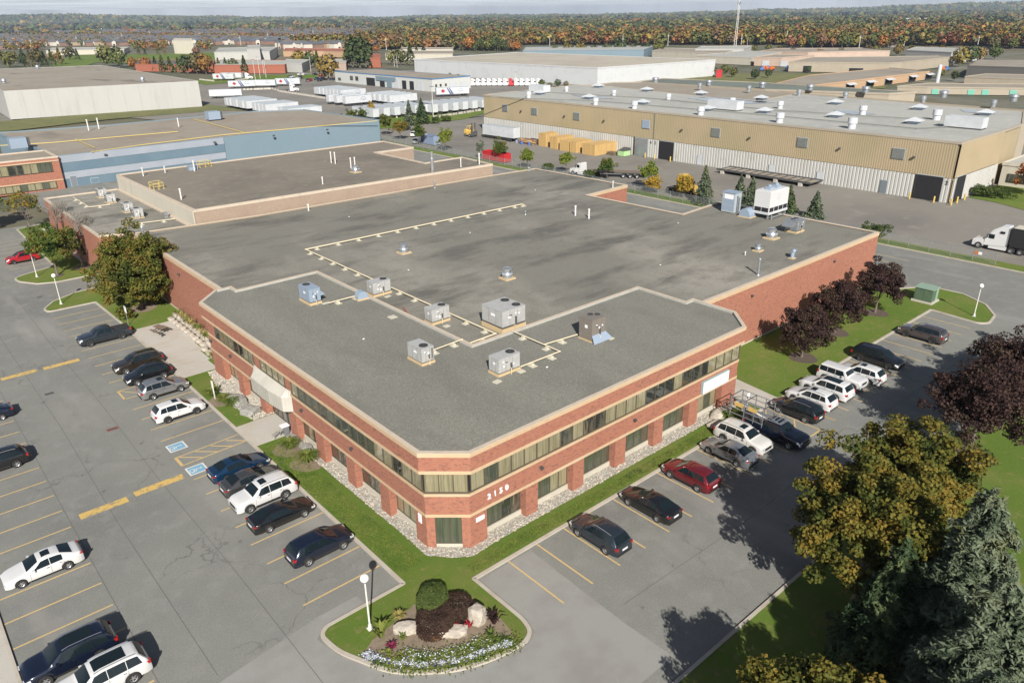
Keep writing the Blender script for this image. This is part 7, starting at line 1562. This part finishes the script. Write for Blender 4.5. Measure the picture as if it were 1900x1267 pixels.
q0, q1 = at(1721,162.5,2.9), at(1910,165,2.9); L = hypot(q1[0]-q0[0],q1[1]-q0[1])
on_edge(o, 'door', q0, q1, [(L*.05,L*.12,.05,2.1,'green_door'),(L*.16,L*.22,.05,2.1,'galv'),(L*.41,L*.48,.05,2.1,'green_door'),(L*.55,L*.62,.05,2.1,'green_door'),(L*.82,L*.89,.05,2.1,'green_door')], .2)
simple('storage_building', 'low tan storage building behind the green-doored garages', [(1790,143),(1920,148),(1960,141),(1830,138)], 3.2, 'beige_wall', 'roof_tan')
simple('dark_shed', 'wide dark brown shed with a grey roof at the right edge', [(1795,123),(1960,128),(1990,112),(1815,112)], 6.0, 'dark_wall', 'roof_tan')
simple('grey_hall', 'pale grey hall with a stepped flat roof in the right background', [(1681,94),(1766,98),(1829,91.5),(1700,88)], 7.5, 'white_wall', 'roof_light')
simple('pink_long_building', 'long salmon building behind the beige warehouse', [(1407,96),(1500,98),(1652,95),(1600,90),(1440,91)], 5, 'pink_wall', 'roof_tan')
simple('glass_office', 'long blue-green glazed building under the autumn woods', [(970,95),(1195,93),(1215,86),(975,88.5)], 7, 'blue_wall', 'roof_light')
simple('beige_low_building', 'low beige building with white columns right of the long white warehouse', [(1210,95),(1345,100),(1365,92),(1230,90)], 5, 'cream_wall', 'roof_tan')
simple('white_low_building', 'low white building with square windows near the radio mast', [(1290,104),(1395,108),(1450,98),(1380,95)], 5, 'cream_wall', 'roof_light')
simple('white_office', 'small white office with columns beside the radio mast', [(1290,92),(1380,92),(1395,86),(1300,87)], 6, 'white_wall', 'roof_light')
simple('white_farmhouse', 'white building with a dark roof at the edge of the right woods', [(1613,78),(1665,79),(1662,72),(1615,71)], 5, 'white_wall', 'dark_wall')
o = thing('silver_silo', 'slender white tank standing in the trees behind the garages', 'tank', (*at(1738,157),0)); b = MB(); b.cyl((0,0,0),(0,0,9),1.0,.9,14); b.build('tank', 'trailer_white', o); b = MB(); b.sphere((0,0,9),.9,0,12,.6); b.build('top', 'trailer_white', o)
# left background
simple('white_long_block', 'long white block with a stepped tower in the middle distance left', [(397,98),(500,96.5),(515,88),(405,90)], 8.5, 'white_wall', 'roof_light')
simple('white_tower_block', 'small white tower of the long white block', [(458,92),(482,92),(483,85),(459,85)], 12, 'white_wall', 'roof_light')
simple('white_reservoir_tower', 'pale ribbed square tower standing on the green mound', [(320,76),(358,76),(356,72.5),(322,72.5)], 14, 'cream_wall', 'cream_wall')
simple('white_low_block', 'low white walls along the top of the green mound', [(85,95),(230,92),(240,88),(95,90)], 5, 'cream_wall', 'roof_light')
simple('mound_kiosk', 'small white box building on the green mound', [(212,97),(230,97),(231,93),(213,93)], 4, 'cream_wall', 'roof_light')
simple('brick_plaza', 'low red brick plaza behind the row of blue spruces', [(250,120),(395,121),(400,113),(255,112)], 5, 'roof_rust', 'dark_wall'); simple('brick_plaza', 'low orange brick plaza with parked cars at the truck yard', [(396,122),(528,121),(545,113),(410,112)], 5.5, 'roof_rust', 'roof_light')
simple('white_plaza', 'white flat building right of the orange brick plaza', [(530,118),(560,119),(575,112),(530,111)], 6, 'white_wall', 'roof_light')
simple('tan_plaza', 'low salmon building left of the tall evergreens', [(610,117),(642,118),(644,111),(612,111)], 5, 'pink_wall', 'roof_light')
simple('orange_plaza', 'low orange-brown plaza in the left middle distance', [(525,96),(600,96),(640,97),(640,91),(530,90)], 5, 'orange_wall', 'roof_rust'); simple('red_barn', 'dark red building right of the tall evergreens', [(683,108),(706,108),(706,101),(684,101)], 7, 'roof_rust', 'roof_rust')
simple('beige_hall', 'long beige hall behind the dark trees left of the white warehouse', [(715,101),(840,101),(842,95),(720,95)], 5, 'cream_wall', 'roof_tan'); simple('sand_lot_hall', 'low cream hall under the left woods', [(740,93),(840,92),(842,89),(745,89)], 3, 'cream_wall', 'roof_tan')
for i,(px,py,w) in enumerate(((935,34.5,700),(1110,30.5,600),(1180,29,500),(1478,27.5,420),(1560,32,180),(1680,42,120),(600,47,50),(1050,34,200))):
    x,y = at(px,py); o = thing('distant_warehouse', 'long white distant warehouse near the horizon, %s of them from the left' % ['second','fourth','fifth','sixth','seventh','eighth','first','third'][i], 'building', (x,y,0), YAW-pi/2+.05, 'white warehouses near the horizon'); b = MB(); b.box(-w/2,-60,0,w/2,60,30 if w > 200 else 12); b.build('wall', 'white_wall', o)
# orange and blue machines parked in rows
R = random.Random(6)
for i,(px,py) in enumerate([(1413+k*4,132-k%2*1.5) for k in range(6)]+[(1462+k*6,130+k%3) for k in range(6)]+[(1523+k*6,132-k%2*2) for k in range(8)]+[(1748,133),(1756,132)]):
    o = thing('orange_machine', 'small %s machine, %s in the rows before the beige warehouse' % ('orange' if i%3 else 'blue and orange', ORD(i+1)), 'machine', (*at(px,py),0), R.uniform(0,3), 'machines before the beige warehouse'); c = 'orange_paint' if i%3 else 'blue_light'
    b = MB(); b.box(-1.5,-1,.5,1.5,1,1.7); b.box(-.6,-.8,1.7,.7,.8,2.7); b.build('body', c, o); b = MB(); [b.cyl((x,s*1.0,.5),(x,s*1.25,.5),.5,.5,10) for x in (-1,1) for s in (-1,1)]; b.build('wheels', 'rubber', o)
tag(simple('red_truck_body', 'bright red box at the right end of the white warehouse', [(1329,133),(1340,133),(1341,131),(1330,131)], 3.5, 'red_box', 'red_box', cat='container')[0], None)
def puddle(pts, z):
    b = MB(); c = [at(x,y,z) for x,y in pts]; b.sheet(c, z); o = b.build('puddle', 'puddle', None); o['kind'] = 'structure'
for pts in (((1275,182),(1330,180),(1400,186),(1440,191),(1380,193),(1310,188)),((1548,204),(1600,207),(1625,212),(1585,213),(1550,208)),((1060,176),(1120,180),(1140,184),(1085,182)),((1780,203),(1850,209),(1845,212),(1790,208))): puddle(pts, 11.67)
# low grey building at the right edge
o, P_ = simple('grey_office', 'low grey-roofed office behind the red tree at the right edge', None, 4.6, 'cream_wall', 'roof_light', world=[(186,40),(215,38),(215,53.5),(186,53.5)])
on_edge(o, 'window', (186,53), (186,40), [(1,5,1.0,2.6,'pane_dark'),(6,12,1.0,2.6,'pane_dark')], .1)
tree('red_maple', 'russet red maple beside the tan warehouse at the right edge', (178,44.5), 7.5, 3.4, 3.4, 'leaf_red_tree' if 'leaf_red_tree' in MAT else foliage('leaf_red_tree', [(.18,.045,.02),(.30,.09,.03),(.36,.15,.04),(.14,.05,.02)]).name, 100, 46, .34, 401, base=.2, trunk_r=.15)
tree('juniper_bush', 'wide green juniper bush at the corner of the tan warehouse', (172,51), 2.2, 4.5, 2.0, 'hedge_green', 60, 50, .26, 402, base=0, clr=.7, trunk_r=.05, cat='bush')
b = MB(); b.sheet([(164,40),(182,36),(186,44),(186,53.4),(169,53.2),(168,48)], .06); struct('lawn', b, 'grass')

# ---------------- suburb, woods, hills ----------------
def far_tree_geo(rs, x, y, h, r, nq, tint, conif=False):
    d = rs.normal(size=(nq,3)); d /= np.linalg.norm(d,axis=1,keepdims=True); rad = rs.uniform(.55,1,(nq,1))
    if conif:
        t = rs.random(nq)**.7; a = rs.uniform(0,6.28,nq); rr = r*(1-t)*rs.uniform(.6,1,nq); C_ = np.stack([rr*np.cos(a), rr*np.sin(a), h*(.06+.92*t)],1)
    else: C_ = d*rad*np.array([r,r,h*.42])+np.array([0,0,h*.56])
    Nn = d*.8+rs.normal(size=(nq,3))*.4+np.array([0,0,.3]); Nn /= np.linalg.norm(Nn,axis=1,keepdims=True)
    return C_+np.array([x,y,0]), Nn
def tinted(name, C_, Nn, S_, T_, mat, rs, aspect=1.15):
    N = len(C_); me = quad_mesh(name, C_, Nn, S_, aspect, mat, rs)
    a = me.attributes.new('tint', 'FLOAT', 'POINT'); a.data.foreach_set('value', np.repeat(T_,4).astype(np.float32)); return me
rs = np.random.default_rng(99)
# individual far trees share a few crowns
FT = {}
for k in range(5):
    C_, Nn = far_tree_geo(rs, 0, 0, 12, 5.2, 230, 0); FT['r%d'%k] = tinted('crown', C_, Nn, rs.uniform(1.0,2.0,230), np.zeros(230), 'far_autumn', rs)
for k in range(3):
    C_, Nn = far_tree_geo(rs, 0, 0, 12, 3.6, 260, 0, True); FT['c%d'%k] = tinted('crown', C_, Nn, rs.uniform(.7,1.5,260), np.zeros(260), 'far_green', rs)
tb = MB(); tb.cyl((0,0,0),(0,0,6),.35,.2,6,0,False); FTR = tb.mesh('trunk', 'bark')
def ftree(x, y, s, kind, label, mat=None, group=None):
    t = thing('far_tree' if kind[0] == 'r' else 'far_evergreen', label, 'tree', (x,y,0), rs.uniform(0,6.28), group); t.scale = (s*rs.uniform(.85,1.15),s*rs.uniform(.85,1.15),s)
    c = link('crown', FT[kind], t)
    if mat: c.material_slots[0].link = 'OBJECT'; c.material_slots[0].material = MAT[mat]
    link('trunk', FTR, t); return t
named = [(655,126,1.9,'c0','tallest dark evergreen of the clump left of the red barn',None),(668,126,1.9,'r1','broad dark tree inside the evergreen clump','far_green'),(680,127,1.6,'c1','blue-green evergreen at the right of the clump',None),(645,125,1.5,'c2','left evergreen of the dark clump',None),
 (728,120,1.0,'r2','dark tree by the light poles','far_green'),(744,121,1.1,'r3','second dark tree by the light poles','far_green'),(762,122,1.4,'c1','blue spruce at the corner of the white warehouse',None),(786,102,.9,'c2','small dark spruce behind the beige hall',None),(773,103,.8,'c0','smaller spruce behind the beige hall',None),
 (555,124,1.1,'r0','yellow-green tree beside the white plaza','far_autumn'),(575,126,1.1,'r4','green tree behind the employee parking','far_green'),(590,128,1.1,'c1','grey-green spruce behind the employee parking',None),(610,150,1.35,'r3','dark green tree at the left end of the repair shop','far_green'),
 (455,137,1.0,'c0','blue spruce in front of the orange brick plaza',None),(407,133,.8,'c1','blue spruce, first before the orange plaza',None),(420,133,.8,'c2','blue spruce, second before the orange plaza',None),(433,134,.8,'r2','green tree between the spruces of the orange plaza','far_green'),
 (290,133,.9,'c0','blue spruce, first before the dark-roofed plaza',None),(303,134,1.0,'c1','blue spruce, second before the dark-roofed plaza',None),(317,135,.9,'c2','blue spruce, third before the dark-roofed plaza',None),(333,136,.9,'c0','blue spruce, fourth before the dark-roofed plaza',None),(349,137,1.1,'r1','dark green tree before the dark-roofed plaza','far_green'),(366,137,1.2,'r2','olive tree before the dark-roofed plaza','far_autumn'),(383,138,1.2,'r3','russet-green tree before the dark-roofed plaza','far_autumn'),(272,132,.9,'r3','dark red tree behind the concrete warehouse','far_red'),(247,129,.8,'r4','small red tree behind the concrete warehouse','far_red'),
 (200,124,1.5,'r0','dark tree at the rear of the concrete warehouse','far_green'),(222,126,1.4,'r1','second dark tree at the rear of the concrete warehouse','far_green'),(205,112,1.1,'r2','gold tree on the green mound','far_autumn'),(130,111,1.1,'r3','gold-green tree on the mound','far_autumn'),(145,112,.9,'c1','dark evergreen on the mound',None),(258,102,.7,'c2','small spruce, first on the mound slope',None),(270,103,.6,'c0','small spruce, second on the mound slope',None),(293,102,.7,'c1','small spruce, third on the mound slope',None),(306,102,.6,'c2','small spruce, fourth on the mound slope',None),(85,126,1.1,'c0','round dark evergreen behind the concrete warehouse roof',None),(365,104,.8,'r4','flat bush on the mound beside the tower','far_red')]
for px,py,s,k,lb,m in named: ftree(*at(px,py), s, k, lb, m)
for i in range(9): ftree(*at(1030+i*24,104-i*.3), .8+.15*(i%3), 'r%d'%(i%5), 'dark green tree, %s in the row before the blue-green glazed building' % ORD(i+1), 'far_green' if i != 8 else None, 'trees before the glazed building')
for i,(px,py,s) in enumerate(((1280,141,1.1),(1300,140,1.2),(1320,141,1.0),(1345,139,1.0),(1265,143,.8),(1180,151,.5),(1158,153,.4),(1120,155,.3),(1360,144,.9),(1400,148,.9),(1425,145,.8),(1500,135,.6))): ftree(*at(px,py), s*.55, 'r%d'%(i%5), 'olive bush, %s of the thicket right of the white warehouse' % ORD(i+1), 'far_green', 'thicket right of the white warehouse')
for i,(px,py,s) in enumerate(((1425,97,.9),(1446,101,.9),(1470,104,.8),(1520,106,.8),(1560,105,.8),(1608,101,1.),(1625,103,1.),(1665,104,1.2),(1690,103,1.),(1718,104,1.),(1745,105,1.1),(1780,124,1.5),(1800,119,1.5),(1815,116,1.3),(1845,110,1.2),(1745,145,.6),(1770,150,.6),(1840,134,.5),(1890,136,.5),(1375,96,.8),(1400,97,.8),(1335,98,.8),(865,160,.3),(820,147,.35),(835,146,.4),(850,147,.35),(1005,163,.5),(1020,164,.35),(1035,162,.5),(1050,163,.4))): ftree(*at(px,py), s*.72, 'r%d'%(i%5), 'autumn tree, %s of those standing between the industrial buildings' % ORD(i+1), None if i%2 else 'far_green', 'trees between the industrial buildings')
for i in range(14): ftree(*at(-8+i*9+(i%3)*4, 118+(i%4)*2.5), .9+.3*(i%2), 'c%d'%(i%3) if i%3 else 'r%d'%(i%5), 'dark tree, %s at the far upper left' % ORD(i+1), 'far_green' if i%4 else None, 'trees at the far upper left')
# houses
def house_mesh(w, d, h, rh, wall, roof, garage=True):
    b = MB(); b.box(-w/2,-d/2,0,w/2,d/2,h,0); o_ = .5
    b.add([(-w/2-o_,-d/2-o_,h-.1),(w/2+o_,-d/2-o_,h-.1),(w/2+o_,d/2+o_,h-.1),(-w/2-o_,d/2+o_,h-.1),(-w*.22,0,h+rh),(w*.22,0,h+rh)], [(0,1,5,4),(2,3,4,5),(1,2,5),(3,0,4),(3,2,1,0)], 1)
    # front gable
    b.add([(-w*.1,-d/2-1.2,0),(w*.42,-d/2-1.2,0),(w*.42,-d/2-1.2,h),(-w*.1,-d/2-1.2,h),(w*.16,-d/2-1.2,h+rh*.6)], [(0,1,2,3),(3,2,4)], 2)
    b.add([(-w*.14,-d/2-1.5,h-.2),(w*.16,-d/2-1.5,h+rh*.62),(w*.46,-d/2-1.5,h-.2),(w*.46,0,h+.3),(w*.16,0,h+rh*.62),(-w*.14,0,h+.3)], [(0,1,4,5),(1,2,3,4)], 1)
    b.add([(w*.0,-d/2-1.25,.2),(w*.3,-d/2-1.25,.2),(w*.3,-d/2-1.25,2.4),(w*.0,-d/2-1.25,2.4)], [(0,1,2,3)], 3); return b.mesh('house', [wall, roof, 'gable_pale', 'pane_dark'])
pm('shingle_grey', (.10,.105,.115), .9, objrand=.25); pm('shingle_brown', (.135,.115,.10), .9, objrand=.25); pm('shingle_blue', (.085,.10,.125), .9, objrand=.25)
pm('house_brick', (.24,.15,.11), .9); pm('house_tan', (.42,.32,.22), .9); pm('gable_pale', (.62,.57,.50), .8)
HM = [house_mesh(12,11,5.6,3.4,'house_brick','shingle_grey'), house_mesh(11,12,5.8,3.6,'house_tan','shingle_brown'), house_mesh(13,10,5.4,3.2,'house_brick','shingle_blue'), house_mesh(10,12,6,3.4,'gable_pale','shingle_grey')]
NB = [at(x,y) for x,y in ((700,92),(545,97),(-30,92))]
pts = []
c0_, s0_ = cos(.12), sin(.12)
for gx in np.arange(-900, 3400, 15.5):
    for gi, gy in enumerate(np.arange(300, 5200, 27)):
        x = gx*c0_-gy*s0_+(gi%2)*7; y = gx*s0_+gy*c0_
        if int(gx//155)%9 == 5: continue
        q = proj(x,y)
        if q[2] < 300: continue
        px, py = q[0], q[1]
        left = px < 715-max(0,(70-py))*2 and 45.5 < py < 92 and px > -40 and not (300 < px < 520 and py > 84) and not (60 < px < 330 and py > 86)
        right = 1150 < px < 1950 and 37 < py+(px-1200)*.004 < 49
        mid_ = 560 < px < 950 and 48 < py < 58
        if not(left or right or mid_) or rs.random() < .10: continue
        pts.append((q[2], x+rs.uniform(-2,2), y+rs.uniform(-3,3), rs.uniform(-.1,.1)+.12+(pi if gi%2 else 0)+(pi/2 if rs.random() < .12 else 0), int(rs.integers(0,4))))
pts.sort()

LMK = [(-60,'behind the far left of the concrete warehouse'),(110,'behind the green mound'),(300,'behind the pale ribbed tower'),(400,'behind the long white block'),(520,'behind the orange plaza'),(640,'behind the tall dark evergreens'),(745,'above the left end of the long white warehouse'),(860,'above the middle of the white warehouse'),(980,'above the blue-green glazed building'),(1200,'left of the radio mast'),(1370,'just right of the radio mast'),(1500,'above the salmon building'),(1620,'around the white farmhouse'),(1720,'above the grey hall'),(1830,'at the far right edge')]
def near(x, y):
    px = proj(x,y)[0]; r = LMK[0][1]
    for a, t in LMK:
        if px >= a: r = t
    return r
rc = ['grey-roofed brick','brown-roofed tan','blue-grey-roofed brick','pale-walled grey-roofed']
for i,(d,x,y,a,k) in enumerate(pts[:300]):
    o = link('house', HM[k], None, (x,y,0), a); tag(o, '%s house of the suburb, %s' % (rc[k], near(x,y)), 'house', '%s houses %s' % (rc[k], near(x,y)))
# all further houses as one mass
b = MB(); R = random.Random(2)
mv = [([tuple(v.co) for v in m.vertices], [tuple(p.vertices) for p in m.polygons], [p.material_index for p in m.polygons]) for m in HM]
MATS = ['house_brick','shingle_grey','gable_pale','pane_dark','shingle_blue','house_tan','shingle_brown']
for (d,x,y,a,k) in pts[300:6500]:
    ca_, sa_ = cos(a), sin(a); V, F_, M2 = mv[k]; vv = [(x+p[0]*ca_-p[1]*sa_, y+p[0]*sa_+p[1]*ca_, p[2]) for p in V]; o0 = len(b.v)
    b.v += vv; b.f += [tuple(i+o0 for i in f) for f in F_]; mp = [{0:0,1:1,2:2,3:3},{0:5,1:6,2:2,3:3},{0:0,1:4,2:2,3:3},{0:2,1:1,2:2,3:3}][k]; b.m += [mp[m] for m in M2]; b.sm += [False]*len(F_)
o = b.build('distant_houses', MATS); tag(o, 'mass of distant suburban houses toward the horizon', 'houses', kind='stuff')
# woods: the nearest individual trees, then the mass
cand = []
def scatter(n, dmin, dmax, fn, power=1.):
    k = 0
    while k < n:
        d = dmin+(dmax-dmin)*rs.random()**power; a = YAW+rs.uniform(-.68,.68); x, y = d*cos(a), d*sin(a); q = proj(x,y)
        if -60 < q[0] < 1960 and q[2] > 0 and fn(q[0], q[1]): cand.append((d,x,y)); k += 1
BLD = [(x0,y0,x1,y1) for x0,y0,x1,y1 in ((965,84,1225,101),(1200,84,1460,110),(1400,89,1680,108),(1676,86,1835,112),(395,80,520,113),(310,70,365,103),(520,88,645,106),(710,93,850,110),(680,98,712,118),(84,86,245,106),(1610,70,1668,82))]
def clear(px, py): return not any(a-3 < px < c+3 and b_ < py < d_ for a,b_,c,d_ in BLD)
wood = lambda px, py: clear(px,py) and ((px > 745 and 50+(px < 900)*5 < py < 95-(px > 1400)*4) or (px > 940 and py < 86 and py > 48) or (480 < px < 745 and 84 < py < 92) or (660 < px < 760 and 62 < py < 92))
scatter(3300, 560, 1150, wood, .8); scatter(1500, 1100, 1900, wood, .8)
scatter(230, 480, 900, lambda px, py: px < 700 and 84 < py < 104 and clear(px,py))
cand.sort()
for i,(d,x,y) in enumerate(cand[:300]):
    s = rs.uniform(.5,.85) if proj(x,y)[0] < 745 else rs.uniform(.8,1.35); q = rs.random(); kd, mt, nm_ = ('c%d'%rs.integers(0,3), None, 'dark conifer') if q < .08 else ('r%d'%rs.integers(0,5), 'far_red', 'red-brown tree') if q < .25 else ('r%d'%rs.integers(0,5), 'far_green', 'dark green tree') if q < .5 else ('r%d'%rs.integers(0,5), None, 'gold and olive tree')
    ftree(x, y, s, kd, '%s fronting the woods %s' % (nm_, near(x,y)), mt, '%ss %s' % (nm_, near(x,y)))
def mass(name, label, lst, hh, rr, nq, ss, mat):
    Cs, Ns, Ts = [], [], []
    for (d,x,y) in lst:
        k = rs.uniform(.75,1.3); C_, Nn = far_tree_geo(rs, x, y, hh*k, rr*k, nq, 0); Cs.append(C_); Ns.append(Nn)
        t = (math.sin(x*.011+y*.004)+math.sin(y*.013-x*.006))*.08+rs.random()*.75; Ts.append(np.full(nq, t % 1))
    C_ = np.concatenate(Cs); me = tinted(name, C_, np.concatenate(Ns), rs.uniform(.6,1.3,len(C_))*ss, np.concatenate(Ts), mat, rs); o = link(name, me); tag(o, label, 'trees', kind='stuff')
mass('autumn_woods', 'orange, gold and green autumn woods beyond the industrial estate', cand[300:3200], 13, 5.6, 46, 3.2, 'far_autumn')
mass('autumn_woods', 'farther autumn trees among the suburban houses', cand[3200:], 12, 5.6, 26, 4.2, 'far_autumn')
cand = []; scatter(2600, 600, 2400, lambda px, py: px < 745 and 50 < py < 94 and clear(px,py))
mass('garden_trees', 'small autumn trees among the suburban houses', cand, 8.5, 4.4, 34, 2.4, 'far_autumn')
cand = []; scatter(420, 2200, 3000, lambda px, py: px < 745)
mass('garden_trees', 'far autumn trees behind the suburban houses', cand, 10, 6.0, 26, 4.0, 'far_autumn')
cand = []; scatter(2300, 2000, 3200, lambda px, py: py < 60 and (rs.random() < (.12 if px < 700 or (px > 1150 and 38 < py < 47) else 1)), 1.)
mass('distant_trees', 'distant belt of mixed trees below the horizon', cand, 13, 9, 16, 7, 'far_green')
cand = []; scatter(2700, 2600, 5200, lambda px, py: px > 700 or py < 47 or rs.random() < .2, .9)
mass('distant_trees', 'very distant wooded belt near the horizon', cand[::2], 14, 16, 12, 12, 'far_green')
mass('distant_trees', 'very distant autumn trees near the horizon', cand[1::2], 13, 14, 12, 11, 'far_autumn')
cand = []; scatter(2600, 4800, 9000, lambda px, py: True, .9)
mass('distant_trees', 'wooded plain at the horizon', cand, 20, 34, 9, 28, 'far_green')
# hills on the horizon
prof = [(-200,14),(0,13),(120,14),(235,10),(330,8),(470,5),(560,2.5),(620,3.5),(700,1),(800,3),(950,2.5),(1050,1),(1200,1.5),(1330,2.5),(1420,5),(1500,4.5),(1570,5),(1700,8.5),(1800,10.5),(1900,11.5),(2100,12)]
b = MB(); na, nr = 150, 7
for i in range(na+1):
    a = YAW+.80-1.6*i/na; x, y = 9000*cos(a), 9000*sin(a); px = proj(x,y)[0] if abs(a-YAW) < 1.2 else 0; e = interp(prof, px); e += math.sin(px*.05)*.5+math.sin(px*.13+1)*.35
    top = max(5, 35*.6+e*9000/1393/math.sqrt(1+((px-950)/1393)**2))
    for j in range(nr+1):
        t = j/nr; d = 6500+t*3500; z = -5+(top+5)*math.sin(min(1,t/.72)*pi/2)**1.6; b.v.append((d*cos(a), d*sin(a), z))
for i in range(na):
    for j in range(nr): p = i*(nr+1)+j; b.f.append((p, p+nr+1, p+nr+2, p+1)); b.m.append(0); b.sm.append(True)
struct('hills', b, 'hill_wood')
# tree texture on the hills
Cs = []
for k in range(5200):
    i = rs.integers(0,na); j = rs.uniform(1.5,nr-1.2); j0 = int(j); p = i*(nr+1)+j0; u = rs.random(); A_ = np.array(b.v[p])*(1-u)+np.array(b.v[p+nr+1])*u; B_ = np.array(b.v[p+1])*(1-u)+np.array(b.v[p+nr+2])*u; Cs.append(A_+(B_-A_)*(j-j0)+np.array([0,0,4]))
C_ = np.repeat(np.array(Cs),3,0)+rs.normal(size=(15600,3))*np.array([22,22,3]); Nn = rs.normal(size=C_.shape)*.5-np.array([cos(YAW),sin(YAW),-1.])*.6; Nn /= np.linalg.norm(Nn,axis=1,keepdims=True)
o = link('hill_trees', tinted('hill_trees', C_, Nn, rs.uniform(14,36,len(C_)), np.repeat(rs.random(5200),3), 'far_green', rs)); tag(o, 'dark woods covering the far hills', 'trees', kind='stuff')
# far utility poles
for i in range(26):
    px = 60+i*73+(i%3)*11; py = 92-(i%4)*7 if px < 700 else 94-(i%3)*8; x,y = at(px,py); b = MB(); b.cyl((0,0,0),(0,0,13+i%4),.32,.2,5); b.box(-1.6,-.15,11,1.6,.15,11.3); tag(b.build('utility_pole', 'pole_white', None, (x,y,0)), 'pale utility pole among the distant trees, %s' % near(x,y), 'pole', 'utility poles %s' % near(x,y))
# air: pale haze between the camera and the horizon
hz = bpy.data.materials.new('haze'); hz.use_nodes = True; hn = hz.node_tree.nodes; hn.remove(hn['Principled BSDF']); pv = hn.new('ShaderNodeVolumePrincipled'); pv.inputs['Color'].default_value = (.62,.74,.95,1); pv.inputs['Density'].default_value = 8.5e-5; pv.inputs['Anisotropy'].default_value = .2
hz.node_tree.links.new(pv.outputs[0], hn['Material Output'].inputs['Volume']); MAT['haze'] = hz
b = MB(); b.box(-10800,-10800,-12,10800,10800,170); o = b.build('haze', 'haze'); tag(o, 'thin pale air between the camera and the horizon', 'haze', kind='stuff')
